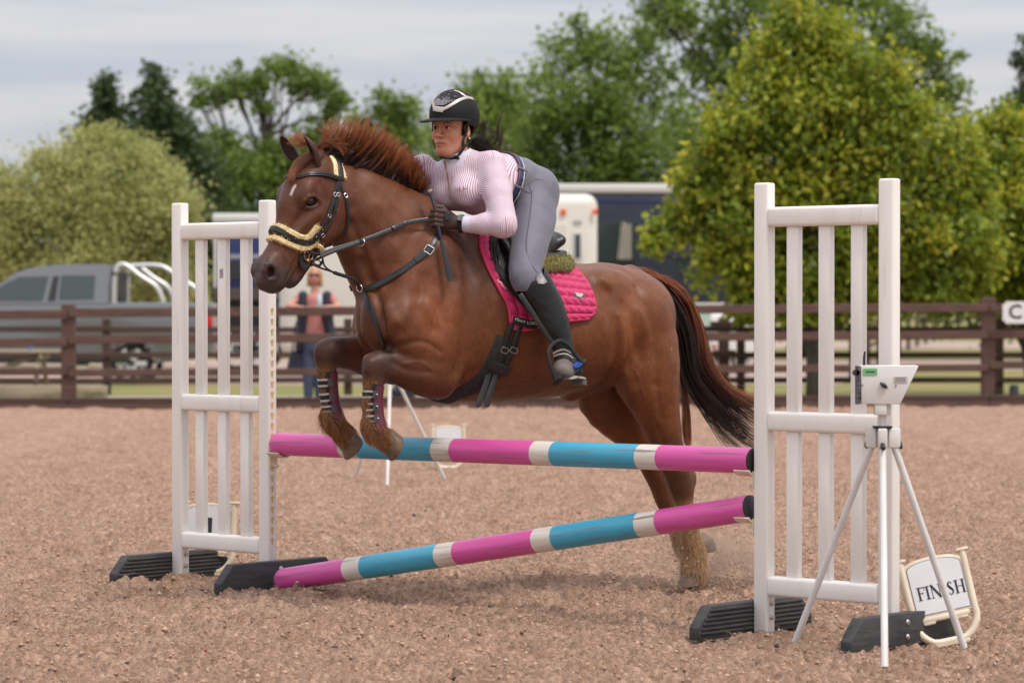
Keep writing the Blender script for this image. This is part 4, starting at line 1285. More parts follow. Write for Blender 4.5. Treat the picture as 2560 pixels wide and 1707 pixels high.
def march_many(UV, fld=None, off=0.0):
    """first point of the field along each photo-pixel ray (all rays at once); misses are nan"""
    fld = fld or hf
    UV = np.atleast_2d(np.asarray(UV, float))
    x, y = (UV[:, 0] - CX) / F, (CY - UV[:, 1]) / F
    D = np.stack([x, _cp + y * _sp, -_sp + y * _cp], 1) @ HR.T
    D /= np.linalg.norm(D, axis=1, keepdims=True)
    lo, hi = fld.lo, fld.lo + (fld.n - 1) * fld.res
    ta, tb = (lo - CAML) / D, (hi - CAML) / D
    t = np.max(np.minimum(ta, tb), 1) + 1e-4
    t1 = np.min(np.maximum(ta, tb), 1)
    out = np.full((len(UV), 3), np.nan)
    act = np.nonzero(t < t1)[0]
    for _ in range(260):
        if not len(act): break
        p = CAML + D[act] * t[act, None]
        d = fld.sample(p) - off
        h_ = d < 0.0008
        out[act[h_]] = p[h_]
        t[act] += np.clip(d * 0.75, 0.001, 0.05)
        act = act[~h_ & (t[act] < t1[act])]
    return out
def hit(u, v, off=0.0, fld=None):
    p = march_many([(u, v)], fld, off)[0]
    return None if np.isnan(p[0]) else p
def hits(pts, off=0.0, fld=None):
    p = march_many(pts, fld, off)
    return p[~np.isnan(p[:, 0])]

# eyes and nostrils are opened in the finished head
EYE = hit(778, 504)
EYE_N = hf.grad(EYE)[0]
lid_up = hits([(756, 513), (761, 501), (771, 492), (782, 489.5), (792, 494), (799, 502)])
lid_lo = hits([(756, 514), (766, 519), (778, 520), (790, 515), (799, 504)])
nost = hits([(664, 690), (661, 676), (666, 663), (677, 660), (688, 668), (691, 683), (686, 698), (674, 700)])
NOS = hit(676, 679); NOS_N = hf.grad(NOS)[0]
for mir in (False, True):
    f = mirror_head if mir else (lambda q: q)
    en, nn_ = f(EYE + EYE_N) - f(EYE), f(NOS + NOS_N) - f(NOS)
    ax1 = f(H(795, 499, 0) - H(760, 511, 0) + EYE) - f(EYE); ax1 -= np.dot(ax1, en) * en; ax1 /= np.linalg.norm(ax1)
    hf.ell(f(EYE), (0.032, 0.020, 0.023), np.stack([ax1, en, np.cross(ax1, en)]), k=0.008, sub=True)
    for ln_, r in ((lid_up, 0.0075), (lid_lo, 0.0055)):
        q = f(ln_ + EYE_N * 0.001)
        for a_, b_ in zip(q[:-1], q[1:]): hf.cone(a_, b_, r, r, k=0.006)
    ax2 = f(HAX * 0.8 - HPX * 0.35 + NOS) - f(NOS); ax2 -= np.dot(ax2, nn_) * nn_; ax2 /= np.linalg.norm(ax2)
    hf.ell(f(NOS), (0.026, 0.034, 0.018), np.stack([ax2, nn_, np.cross(ax2, nn_)]), k=0.008, sub=True)
    q = f(nost)
    for a_, b_ in zip(q[:-1], q[1:]): hf.cone(a_, b_, 0.0075, 0.0075, k=0.012)

hV, hQ = hf.mesh(smooth=1)
hN = vnormals(hV, hQ)
# muscle lines and folds: (photo polyline on the near side, depth, width)
def groove(line, depth, width, mirror=True):
    P = hits(line)
    if len(P) < 2: return
    for sg in ((1, -1) if mirror else (1,)):
        Q_ = P * np.array([1, sg, 1])
        box = ((hV > Q_.min(0) - 3 * width) & (hV < Q_.max(0) + 3 * width)).all(1)
        d = seg_dist(hV[box], spline(Q_, 3) if len(Q_) > 2 else Q_)
        hV[box] -= hN[box] * (depth * np.exp(-(d / width) ** 2))[:, None]
for g in (
    ([(905, 655), (925, 700), (948, 760), (958, 830), (970, 868)], 0.020, 0.022),           # breast / shoulder
    ([(990, 868), (1030, 856), (1070, 858), (1100, 880)], 0.006, 0.013),       # fold over the forearm
    ([(1165, 660), (1175, 730), (1165, 800), (1158, 870), (1143, 925)], 0.014, 0.036),      # behind the shoulder
    ([(1060, 560), (1010, 640), (975, 710)], 0.007, 0.040),                                 # front of the blade
    ([(1130, 700), (1110, 760), (1090, 820)], 0.010, 0.030),
    ([(1060, 690), (1050, 760), (1010, 830)], 0.009, 0.026),
    ([(983, 905), (1020, 925), (1075, 930)], 0.005, 0.014),                                 # forearm muscles
    ([(880, 560), (900, 610), (915, 650), (935, 700)], 0.014, 0.022),                       # jugular groove
    ([(895, 470), (935, 530), (985, 590)], 0.005, 0.030),
    ([(1515, 730), (1535, 790), (1545, 850), (1540, 905), (1528, 945)], 0.013, 0.034),      # flank
    ([(1490, 710), (1478, 760), (1485, 830), (1500, 890)], 0.005, 0.045),
    ([(1590, 720), (1625, 800), (1640, 880), (1645, 960)], 0.010, 0.026),                   # hamstring line
    ([(1560, 760), (1585, 830), (1600, 900)], 0.008, 0.026),
    ([(1430, 962), (1470, 955), (1515, 945)], 0.008, 0.02),
    ([(1640, 1060), (1668, 1130), (1680, 1180)], 0.005, 0.012),
    ([(736, 652), (727, 678), (716, 700), (706, 722)], 0.0065, 0.0055),                     # mouth
    ([(758, 528), (735, 560), (715, 590)], 0.006, 0.013),                                   # below the cheek ridge
    ([(800, 460), (815, 500)], 0.006, 0.016),
    ([(900, 440), (960, 500), (1020, 580)], 0.006, 0.030), ([(885, 520), (922, 590), (945, 660)], 0.008, 0.030),
    ([(1345, 840), (1368, 920)], 0.0035, 0.015), ([(1385, 830), (1408, 915)], 0.0035, 0.015), ([(1425, 820), (1445, 905)], 0.0035, 0.015),
    ([(1640, 960), (1652, 1045)], 0.006, 0.018), ([(1440, 700), (1425, 760), (1430, 820)], 0.006, 0.03),
):
    groove(*g)
def bumpl(line, h, w, mirror=True):
    groove(line, -h, w, mirror)
for g in (
    ([(1506, 698), (1522, 712)], 0.010, 0.026),
    ([(1548, 790), (1556, 850), (1550, 915)], 0.009, 0.020),
    ([(700, 560), (720, 600), (700, 640)], 0.0, 0.01),
    ([(700, 590), (706, 622), (715, 650)], 0.0035, 0.006),                                   # face vein
    ([(925, 905), (918, 925)], 0.006, 0.014),
    ([(1060, 760), (1098, 820), (1108, 880)], 0.011, 0.034), ([(965, 765), (985, 805)], 0.010, 0.030), ([(1562, 935), (1578, 975)], 0.010, 0.030),
    ([(1185, 930), (1260, 952), (1335, 957)], 0.0035, 0.006), ([(1010, 910), (1050, 905), (1080, 925)], 0.0035, 0.006), ([(1560, 890), (1590, 930), (1610, 990)], 0.003, 0.006),
    ([(1600, 780), (1625, 850)], 0.009, 0.03), ([(935, 520), (965, 580), (1000, 640)], 0.007, 0.03),
):
    bumpl(*g)
# ripples of skin and muscle
hN = vnormals(hV, hQ)
hV += hN * (0.0050 * vnoise(hV, 8, 3) + 0.0022 * vnoise(hV, 20, 4))[:, None]
hV = laplace(hV, hQ, 0.4)

# --- coat colour (pigment, with some shade painted in)
P = hV
def gau(c, r): return np.exp(-(np.linalg.norm((P - c) / r, axis=1)) ** 2)
base = np.array([0.143, 0.048, 0.017])
rgb = np.tile(base, (len(P), 1))
def blend(w, c):
    global rgb
    w = np.clip(w, 0, 1)[:, None]
    rgb = rgb * (1 - w) + np.array(c) * w
n1 = 0.5 + 0.5 * vnoise(P, 5, 11); n2 = 0.5 + 0.5 * vnoise(P * np.array([1, 1, 0.5]), 16, 12); n3 = 0.5 + 0.5 * vnoise(P, 40, 13)
blend(0.75 * n1, (0.205, 0.066, 0.024))
blend(0.65 * n2 ** 2, (0.080, 0.026, 0.014))
s_, l_, z_ = P.T
blend(0.60 * np.clip((s_ + 0.35) / 0.5, 0, 1), (0.088, 0.029, 0.014))           # darker neck and head
blend(0.8 * gau(H(1180, 640, 0.28), np.array([0.14, 0.4, 0.24])), (0.042, 0.016, 0.011))   # dark shading behind the shoulder, painted into the coat
blend(0.85 * gau(H(1545, 830, 0.2), np.array([0.06, 0.3, 0.16])), (0.235, 0.075, 0.024))    # orange at the flank
blend(0.8 * gau(H(1090, 790, 0.25), np.array([0.10, 0.3, 0.16])), (0.225, 0.070, 0.024))
hd_w = np.clip(np.dot(P - POLL, HAX) / 0.2, 0, 1) * (s_ > 0.05)
blend(0.5 * hd_w, (0.085, 0.030, 0.018))
blend(0.95 * np.clip((np.dot(P - HD(705, 650), HAX)) / 0.07, 0, 1) * (s_ > 0.1) * (z_ > 1.2), (0.062, 0.043, 0.040))   # grey muzzle
for f in ((lambda q: q), mirror_head):
    blend(1.1 * gau(f(EYE), 0.034), (0.030, 0.019, 0.018))
    blend(1.5 * gau(f(NOS), 0.024), (0.030, 0.015, 0.015))
    blend(1.6 * gau(f(NOS - NOS_N * 0.018 + H(670, 672, 0) - H(676, 679, 0)), 0.013), (0.30, 0.03, 0.04))
star = hits([(738, 465), (733, 474), (728, 486)])
if len(star) > 1: blend(1.15 * np.exp(-(seg_dist(P, star) / 0.0055) ** 2), (0.62, 0.55, 0.50))
# lower legs
def legtint(line, r, c, w): blend(w * np.exp(-(seg_dist(P, np.array([H(*q) for q in line])) / r) ** 4), c)
for L, du, dv in ((0.165, 0, 0), (-0.15, -124, -30)):
    legtint([(1085 + du, 925 + dv, L), (950 + du, 912 + dv, L)], 0.12, (0.075, 0.026, 0.015), 0.6)
    legtint([(955 + du, 905 + dv, L), (938 + du, 940 + dv, L)], 0.075, (0.040, 0.024, 0.020), 0.85)
legtint([(928, 975, 0.165), (930, 1066, 0.165), (965, 1100, 0.165)], 0.065, (0.20, 0.092, 0.042), 0.9)
legtint([(815, 940, -0.15), (826, 1042, -0.15), (865, 1090, -0.15)], 0.065, (0.20, 0.092, 0.042), 0.9)
legtint([(1668, 1110, 0.14), (1700, 1215, 0.13)], 0.09, (0.050, 0.025, 0.018), 0.7)
legtint([(1714, 1290, 0.128), (1737, 1394, 0.12), (1735, 1440, 0.12)], 0.08, (0.40, 0.24, 0.12), 0.95)
legtint([(1690, 1330, -0.128), (1745, 1366, -0.12)], 0.06, (0.24, 0.13, 0.065), 0.9)
legtint([(1640, 1180, -0.135), (1668, 1270, -0.13)], 0.07, (0.10, 0.045, 0.03), 0.6)
blend(0.55 * np.clip((H(1200, 900)[2] - z_) / 0.14, 0, 1) * (np.abs(l_) < 0.33) * (s_ < 0.1) * (s_ > -1.2) * (z_ > 0.85), (0.085, 0.029, 0.014))  # darker belly: brown pigment and underside shade put into one colour
blend(0.7 * gau(H(1465, 965, 0), np.array([0.14, 0.09, 0.05])), (0.075, 0.042, 0.036))
for q in ((1475, 908, 0.3), (1680, 872, 0.2), (1622, 905, 0.28)):
    p0 = hit(q[0], q[1])
    if p0 is not None: blend(0.8 * gau(p0, 0.0045), (0.5, 0.38, 0.3))
rgb *= (0.90 + 0.2 * n3)[:, None]

horse = empty('horse', HO, 0, 'chestnut horse jumping over the poles with its mane blown up', 'horse')
def WL(P_): return to_wor(P_) - HO       # local horse frame -> object space of a thing based at HO
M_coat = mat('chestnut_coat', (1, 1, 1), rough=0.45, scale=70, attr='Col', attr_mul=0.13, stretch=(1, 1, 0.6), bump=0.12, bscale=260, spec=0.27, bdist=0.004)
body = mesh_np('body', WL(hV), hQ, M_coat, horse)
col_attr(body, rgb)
# ------------------------------------------------------------------ eyes, ears, hooves
M_eye = mat('eye_dark', (0.012, 0.006, 0.004), rough=0.06, spec=0.8)
for f in ((lambda q: q), mirror_head):
    c = f(EYE - EYE_N * 0.0165)
    bm = bmesh.new()
    bmesh.ops.create_uvsphere(bm, u_segments=20, v_segments=12, radius=0.0225, matrix=Matrix.Translation(Vector(WL(c))))
    bm_obj('eye', bm, M_eye, horse, smooth=True)
M_ear = mat('ear_coat', (0.080, 0.027, 0.014), (0.040, 0.015, 0.010), rough=0.6, scale=30, bump=0.2, bscale=160)
M_earin = mat('ear_inside', (0.035, 0.018, 0.014), (0.055, 0.024, 0.016), rough=0.8, scale=40)
def ear(base, mid, tip, rad, open_dir):
    S = spline([base, mid, tip], 7)
    n, arc = 14, math.radians(250)
    V, Fs, mi = [], [], []
    m = len(S)
    for side in (0, 1):
        for i in range(m):
            t = i / (m - 1)
            w = S[min(i + 1, m - 1)] - S[max(i - 1, 0)]
            w /= np.linalg.norm(w)
            o = open_dir - np.dot(open_dir, w) * w; o /= np.linalg.norm(o)
            q = np.cross(w, o)
            r = rad * (0.72 + 0.75 * t - 0.2 * t * t) * max(0.02, (1 - t ** 2.4)) ** 0.8
            r = max(0.0015, r - 0.0035 * side)
            arc_t = arc * (1 - 0.25 * t)
            for k in range(n + 1):
                a = math.pi + (k / n - 0.5) * arc_t
                V.append(S[i] + r * (math.cos(a) * o * 0.8 + math.sin(a) * q) + o * r * 0.2)
    q_ = n + 1
    off = m * q_
    for i in range(m - 1):
        for k in range(n):
            a = i * q_ + k
            Fs.append((a, a + 1, a + q_ + 1, a + q_)); mi.append(0)
            Fs.append((off + a + 1, off + a, off + a + q_, off + a + q_ + 1)); mi.append(1)
        for k, s in ((0, 1), (n, -1)):
            a = i * q_ + k
            f = (a, a + q_, off + a + q_, off + a)
            Fs.append(f if s > 0 else f[::-1]); mi.append(0)
    o_ = mesh_np('ear', WL(np.array(V)), Fs, [M_ear, M_earin], horse)
    o_.data.polygons.foreach_set('material_index', mi)
    return o_
near_open = HF * 0  # directions in the horse frame
odir = np.array([0.93, -0.28, 0.1])
ear(HD(795, 418, 0.052), HD(786, 380, 0.072), HD(763, 341, 0.082), 0.034, np.array([0.95, -0.05, 0.15]))
ear(HD(738, 398, -0.075), HD(722, 372, -0.095), HD(702, 341, -0.105), 0.031, np.array([0.75, 0.5, 0.15]))

M_hoof = mat('hoof_horn', (0.175, 0.112, 0.072), (0.095, 0.062, 0.045), rough=0.55, scale=18, stretch=(1, 1, 3), bump=0.25, bscale=60, contrast=(0.3, 0.7))
M_sole = mat('hoof_sole', (0.075, 0.062, 0.055), (0.045, 0.038, 0.035), rough=0.85, scale=30, bump=0.4, bscale=60)
def hoof(c, ax, toe, ln=0.047, a0=0.050, a1=0.062, b0=0.048, b1=0.059):
    ax = ax / np.linalg.norm(ax)
    toe = toe - np.dot(toe, ax) * ax; toe /= np.linalg.norm(toe)
    lat = np.cross(ax, toe)
    n = 28
    V, Fs = [], []
    prof = [(-0.018, 0.85, -0.006), (0.0, 1.0, 0.0), (0.004, 1.02, 0.001), (0.02, 1.0, 0.004), (0.5, 1.0, 0.010), (0.97, 1.0, 0.020), (1.0, 0.985, 0.021), (1.0, 0.90, 0.021), (0.93, 0.5, 0.03)]
    for t, k, off in prof:
        tt = max(t, 0)
        for i in range(n):
            a = 2 * math.pi * i / n
            ca, sa = math.cos(a), math.sin(a)
            A = (a0 + (a1 - a0) * tt) * k * (1.0 if ca > 0 else 0.86)
            B = (b0 + (b1 - b0) * tt) * k
            heel = 0.72 + 0.28 * (ca + 1) / 2            # heels are lower than the toe
            V.append(c + ax * (t * ln if t > 0 else t * 1.0) * (1 if t < 1 else 1) + toe * (A * ca + off) + lat * B * sa)
    for j in range(len(prof) - 1):
        for i in range(n):
            Fs.append((j * n + i, j * n + (i + 1) % n, (j + 1) * n + (i + 1) % n, (j + 1) * n + i))
    Fs.append(tuple(range((len(prof) - 1) * n, len(prof) * n)))
    mi = [1 if f_ >= 6 * n else 0 for f_ in range(len(Fs))]
    o = mesh_np('hoof', WL(np.array(V)), Fs, [M_hoof, M_sole], horse)
    o.data.polygons.foreach_set('material_index', mi)
    o.data.set_sharp_from_angle(angle=math.radians(50))
    return o
def dirp(u0, v0, u1, v1, L): return H(u1, v1, L) - H(u0, v0, L)
hoof(H(970, 1098, 0.165), dirp(970, 1098, 1002, 1112, 0.165), dirp(1003, 1075, 975, 1130, 0.165) + np.array([0.03, 0.02, 0]))
hoof(H(873, 1096, -0.15), dirp(873, 1096, 902, 1122, -0.15), dirp(912, 1080, 866, 1135, -0.15))
hoof(H(1737, 1432, 0.12) + np.array([0.01, 0, 0]), np.array([0.0, 0, -1]), np.array([1.0, 0, 0]), ln=0.058)
hoof(H(1742, 1362, -0.12), dirp(1742, 1362, 1764, 1344, -0.12), np.array([0.35, 0, -1.0]), ln=0.06)

# ------------------------------------------------------------------ mane, forelock, tail, feather (hair strands)
def hairmat(name, rough=0.35):
    m = bpy.data.materials.new(name)
    m.use_nodes = True
    nt = m.node_tree
    b = nt.nodes['Principled BSDF']
    b.inputs['Roughness'].default_value = rough
    b.inputs['Specular IOR Level'].default_value = 0.35
    a = nt.nodes.new('ShaderNodeAttribute')
    a.attribute_name = 'Col'
    nt.links.new(a.outputs['Color'], b.inputs['Base Color'])
    tr = nt.nodes.new('ShaderNodeBsdfTranslucent')
    nt.links.new(a.outputs['Color'], tr.inputs['Color'])
    ms = nt.nodes.new('ShaderNodeMixShader')
    ms.inputs['Fac'].default_value = 0.25
    nt.links.new(b.outputs['BSDF'], ms.inputs[1]); nt.links.new(tr.outputs['BSDF'], ms.inputs[2])
    nt.links.new(ms.outputs['Shader'], nt.nodes['Material Output'].inputs['Surface'])
    return m
M_hair = hairmat('horse_hair')
K = 12
TT = np.linspace(0, 1, K)[:, None]
def lerp(a, b, t): return a + (b - a) * t
def smooth_line_(P):
    P = P.copy()
    for _ in range(2): P[1:-1] = 0.5 * P[1:-1] + 0.25 * (P[:-2] + P[2:])
    return P
CREST = spline([(806, 386), (836, 397), (870, 411), (905, 424), (945, 442), (985, 463), (1015, 480), (1040, 497)], 6)
def px_strand(pts, L0, L1, wob=0.0):
    """photo polyline -> 3-D strand running from lateral L0 to L1"""
    S = spline(pts, 4)
    k = len(S)
    idx = np.linspace(0, k - 1, K)
    S = np.stack([np.interp(idx, np.arange(k), S[:, 0]), np.interp(idx, np.arange(k), S[:, 1])], 1)
    ph = rng.uniform(0, 6.28)
    tt = np.linspace(0, 1, K)
    Ls = L0 + (L1 - L0) * tt + wob * np.sin(ph + 5 * tt) * tt
    x, y = (S[:, 0] - CX) / F, (CY - S[:, 1]) / F
    d = np.stack([x, _cp + y * _sp, -_sp + y * _cp], 1) @ HR.T
    return CAML + d * ((Ls - CAML[1]) / d[:, 1])[:, None]
strands, rads, cols = [], [], []
NB = 420
for c in range(NB):
    t = rng.uniform(0, 1) ** 0.9
    r0 = CREST[int(t * (len(CREST) - 1))]
    ang = math.radians(np.interp(t, [0, 0.12, 0.5, 0.8, 1], [74, 68, 68, 76, 88]) + rng.normal(0, 9))
    ln = np.interp(t, [0, 0.12, 0.35, 0.6, 0.85, 1], [92, 124, 128, 108, 84, 58]) * rng.uniform(0.70, 1.10)
    bend = rng.normal(0.26, 0.12)
    Lc, Lt = rng.normal(0, 0.014), rng.normal(-0.01, 0.05)
    red = rng.uniform(0, 1)
    curl = rng.normal(-0.10, 0.22)
    rt = rng.normal(0, 1.2, 2)
    for h_ in range(12):
        ro = rng.normal(0, 2.4, 2)
        to = rng.normal(0, 2.3, 2)                      # strands of a lock draw together at the tip
        l2 = ln * (1 - abs(rng.normal(0, 0.09)))
        x, y = r0[0] + rt[0], r0[1] + 4 + rt[1]
        pts = []
        for q in (0, 0.2, 0.4, 0.6, 0.8, 1.0):
            pts.append((x + lerp(ro[0], to[0], q), y + lerp(ro[1], to[1], q)))
            aa = ang - bend * 1.6 * (1 - q) ** 1.3 + curl * q
            x += l2 * 0.2 * math.cos(aa); y -= l2 * 0.2 * math.sin(aa)
        strands.append(px_strand(pts, Lc + rng.normal(0, 0.006), Lt + rng.normal(0, 0.005), 0.003))
        rads.append(rng.uniform(0.0007, 0.0013))
        dk = np.array([0.036, 0.015, 0.010]); rd = np.array([0.40, 0.130, 0.045])
        w = np.clip(TT * 1.5 - 0.52 + 0.6 * (red - 0.5) + rng.normal(0, 0.08) - 0.35 * max(0, t - 0.55), 0, 1)
        cols.append((dk * (1 - w) + rd * w) * rng.uniform(0.85, 1.15))
hair('mane', [WL(s) for s in strands], rads, M_hair, horse, cols=np.concatenate(cols))

strands, rads, cols = [], [], []
def lock(pts, L0, L1, n, sp0, sp1, spL, c0, c1, wob=0.006):
    for _ in range(n):
        o0, o1 = rng.normal(0, sp0, 2), rng.normal(0, sp1, 2)
        m = len(pts)
        cut = rng.uniform(0.75, 1.0)
        pp = [(p[0] + lerp(o0[0], o1[0], i / (m - 1)), p[1] + lerp(o0[1], o1[1], i / (m - 1))) for i, p in enumerate(pts)]
        s = px_strand(pp, L0 + rng.normal(0, spL * 0.4), L1 + rng.normal(0, spL), wob)
        strands.append(s)
        rads.append(rng.uniform(0.0008, 0.0014))
        w = np.clip(TT + rng.normal(0, 0.2), 0, 1)
        cols.append((np.array(c0) * (1 - w) + np.array(c1) * w) * rng.uniform(0.75, 1.2))
OR0, OR1 = (0.16, 0.05, 0.02), (0.38, 0.135, 0.045)
for e in ((718, 347), (724, 338), (742, 330), (735, 345), (722, 356), (730, 364), (745, 372), (760, 330), (735, 334)):
    lock([(800, 380), (782, 364 + rng.normal(0, 3)), (755, (e[1] + 362) / 2 + rng.normal(0, 3)), e], 0.0, -0.05 + rng.normal(0, 0.03), 16, 4, 3, 0.012, OR0, OR1)
for e in ((873, 362), (880, 380), (850, 352), (858, 388), (840, 345), (872, 388)):
    lock([(790, 376), (815, 362 + rng.normal(0, 4)), (845, 356 + (e[1] - 362) * 0.5), e], 0.0, 0.05, 13, 4, 3, 0.012, OR0, OR1)
for e in ((826, 296), (836, 310), (808, 303), (850, 300), (815, 318), (795, 322), (842, 326)):
    lock([(805, 382), (808, 360), (812 + rng.normal(0, 5), 335), e], 0.0, 0.0, 15, 5, 3, 0.02, OR0, OR1)
for k in range(34):                                  # the part that falls over the forehead, lying on it
    x = rng.uniform(0, 1)
    c = np.array([(800, 384), (778 - 14 * x, 388 + 4 * x), (756 - 18 * x, 402 + 6 * x), (738 - 10 * x, 424 + 8 * x), (731 - 6 * x, 440 + 12 * x)], float)
    for _ in range(22):
        S = spline(c + np.linspace(5, 4, 5)[:, None] * rng.normal(0, 1, 2) + rng.normal(0, 0.7, (5, 2)), 4)
        S = S[np.linspace(0, len(S) - 1, K).astype(int)]
        P3 = march_many(S, None, 0.006 + 0.012 * rng.uniform())
        if np.isnan(P3).any(): continue
        strands.append(smooth_line_(P3)); rads.append(rng.uniform(0.0008, 0.0014))
        w = np.clip(TT + rng.normal(0, 0.25), 0, 1)
        cols.append((np.array((0.085, 0.030, 0.016)) * (1 - w) + np.array((0.27, 0.085, 0.032)) * w) * rng.uniform(0.75, 1.2))
hair('forelock', [WL(s) for s in strands], rads, M_hair, horse, cols=np.concatenate(cols))

OUT = spline([(1590, 676), (1645, 690), (1690, 714), (1732, 756), (1762, 833), (1779, 915), (1832, 972), (1900, 1012), (1975, 1060)], 6)
INN = spline([(1600, 700), (1630, 716), (1658, 750), (1680, 800), (1696, 870), (1708, 945), (1748, 1012), (1815, 1105), (1890, 1150)], 6)
strands, rads, cols = [], [], []
for c in range(210):
    w0 = rng.uniform(0, 1)
    w1 = np.clip(w0 + rng.normal(0, 0.18), -0.03, 1.05)
    end = rng.uniform(0.62, 1.0) if rng.uniform() < 0.75 else rng.uniform(0.3, 0.7)
    beg = rng.uniform(0, 0.28)
    L0, L1 = rng.normal(0, 0.02), rng.normal(-0.02, 0.05)
    tone = rng.uniform(0, 1)
    for h_ in range(14):
        pts = []
        e2 = end * rng.uniform(0.93, 1.02)
        dw = rng.normal(0, 0.03); fl = rng.normal(0, 3, 2)
        for q in np.linspace(0, 1, 8):
            f_ = np.clip(beg + (e2 - beg) * q, 0, 1) * (len(OUT) - 1)
            i0 = int(f_); i1 = min(i0 + 1, len(OUT) - 1); fr = f_ - i0
            o_ = OUT[i0] * (1 - fr) + OUT[i1] * fr; n_ = INN[i0] * (1 - fr) + INN[i1] * fr
            w = lerp(w0, w1, q) + dw * q
            p = o_ * (1 - w) + n_ * w
            pts.append((p[0] + fl[0] * q * q, p[1] + fl[1] * q * q + 3 * math.sin(4 * q + tone * 6)))
        strands.append(px_strand(pts, L0 + rng.normal(0, 0.008), L1 + rng.normal(0, 0.012), 0.008))
        rads.append(rng.uniform(0.0009, 0.0017))
        g = np.clip((0.42 - w0) * 1.7 + rng.normal(0, 0.15) + (0.25 if tone > 0.82 else 0) - 0.5 * np.clip(TT - 0.45, 0, 1) + 0.2 * (1 - TT), 0, 1)
        cols.append((np.array([0.024, 0.014, 0.013]) * (1 - g) + np.array([0.34, 0.105, 0.038]) * g) * rng.uniform(0.8, 1.2))
for k in range(46):                                  # loose wisps: hanging lock and flyaways
    x = rng.uniform(0, 1)
    if k < 30:
        lock([(1690 + 6 * x, 850), (1700 + 8 * x, 930), (1708 + 14 * x, 1010), (1706 + 22 * x, 1070 + 20 * x), (1712 + 10 * x, 1105 + 14 * x)], 0.0, 0.02, 9, 3, 3, 0.01, (0.06, 0.026, 0.018), (0.32, 0.11, 0.045))
    else:
        lock([(1740 + 20 * x, 850), (1785 + 10 * x, 930), (1835, 985 - 12 * x), (1900 + 20 * x, 1010 - 20 * x)], 0.0, 0.0, 3, 6, 9, 0.03, (0.2, 0.07, 0.03), (0.40, 0.15, 0.06))
for k in range(60):                                  # short reddish hair on top of the dock
    x = rng.uniform(0, 1)
    lock([(1580 + 90 * x, 676 + 34 * x), (1600 + 92 * x, 672 + 40 * x), (1625 + 90 * x, 684 + 48 * x)], 0.0, 0.0, 9, 4, 5, 0.02, (0.20, 0.06, 0.028), (0.36, 0.115, 0.045))
hair('tail', [WL(s) for s in strands], rads, M_hair, horse, cols=np.concatenate(cols))

# feather on the lower legs
def feather(line, rad, n, ln, flow, c0, c1, out=0.45):
    D_ = np.array([H(*q) for q in line])
    d = seg_dist(hV, D_)
    ids = np.nonzero(d < rad)[0]
    ids = rng.choice(ids, min(n, len(ids)), replace=False)
    ss, rr, cc = [], [], []
    for i in ids:
        nrm = hN[i]
        fl = np.asarray(flow, float) + rng.normal(0, 0.22, 3)
        fl = fl - np.dot(fl, nrm) * nrm * 0.8
        l_ = ln * rng.uniform(0.5, 1.15)
        p = hV[i]
        k = 6
        t = np.linspace(0, 1, k)[:, None]
        ss.append(WL(p + l_ * (t * fl + out * nrm * t * (1 - 0.55 * t)) + 0.003 * np.sin(6 * t + rng.uniform(0, 6)) * rng.normal(0, 1, 3)))
        rr.append(rng.uniform(0.0006, 0.0012))
        w = np.clip(t + rng.normal(0, 0.25), 0, 1)
        cc.append((np.array(c0) * (1 - w) + np.array(c1) * w) * rng.uniform(0.7, 1.25))
    return hair('feather', ss, rr, M_hair, horse, cols=np.concatenate(cc))
FE0, FE1 = (0.22, 0.095, 0.038), (0.44, 0.22, 0.095)
feather([(930, 1068, 0.165), (960, 1098, 0.165)], 0.058, 4200, 0.060, (-0.55, 0, -0.65), FE0, FE1)
feather([(826, 1044, -0.15), (862, 1088, -0.15)], 0.058, 4200, 0.062, (-0.45, 0, -0.8), FE0, FE1)
feather([(930, 960, 0.165), (930, 1062, 0.165)], 0.045, 1100, 0.015, (-0.05, 0, -0.95), FE0, FE1, 0.3)
feather([(815, 930, -0.15), (826, 1036, -0.15)], 0.045, 1100, 0.015, (-0.05, 0, -0.95), FE0, FE1, 0.3)
FH0, FH1 = (0.36, 0.20, 0.095), (0.66, 0.46, 0.27)
feather([(1718, 1300, 0.125), (1736, 1394, 0.12)], 0.055, 2400, 0.034, (-0.25, 0, -0.95), FH0, FH1, 0.4)
feather([(1733, 1410, 0.12), (1736, 1436, 0.12)], 0.06, 2200, 0.045, (0.0, 0, -0.8), FH0, FH1, 0.8)
feather([(1690, 1335, -0.125), (1712, 1378, -0.12)], 0.05, 1000, 0.04, (-0.3, 0, -0.9), FH0, FH1)
# ------------------------------------------------------------------ tack
M_leather = mat('black_leather', (0.010, 0.010, 0.011), (0.018, 0.017, 0.017), rough=0.36, scale=30, bump=0.08, bscale=180, spec=0.5)
M_fleece = mat('cream_fleece', (0.74, 0.58, 0.29), (0.84, 0.70, 0.42), rough=0.95, scale=50, bump=0.5, bscale=120)
M_metal = mat('bright_metal', (0.62, 0.60, 0.57), rough=0.22, metal=1.0)
M_copper = mat('copper_bit', (0.42, 0.26, 0.20), rough=0.25, metal=1.0)
M_brass = mat('brass_bead', (0.70, 0.40, 0.08), rough=0.3, metal=1.0)
M_pad = mat('pink_quilt', (0.56, 0.014, 0.115), (0.48, 0.011, 0.095), rough=0.55, scale=12, bump=0.15, bscale=300, sheen=0.15)
M_padedge = mat('pink_binding', (0.60, 0.028, 0.11), rough=0.6, bump=0.2, bscale=300)
M_olive = mat('olive_fleece', (0.19, 0.16, 0.05), (0.29, 0.255, 0.09), rough=1.0, scale=60, bump=0.8, bscale=90)
M_felt = mat('black_girth_fleece', (0.020, 0.018, 0.018), (0.035, 0.030, 0.029), rough=0.95, scale=60, bump=0.4, bscale=150)
M_burg = mat('burgundy_shell', (0.135, 0.022, 0.042), (0.105, 0.018, 0.036), rough=0.34, scale=12, bump=0.03, bscale=40)
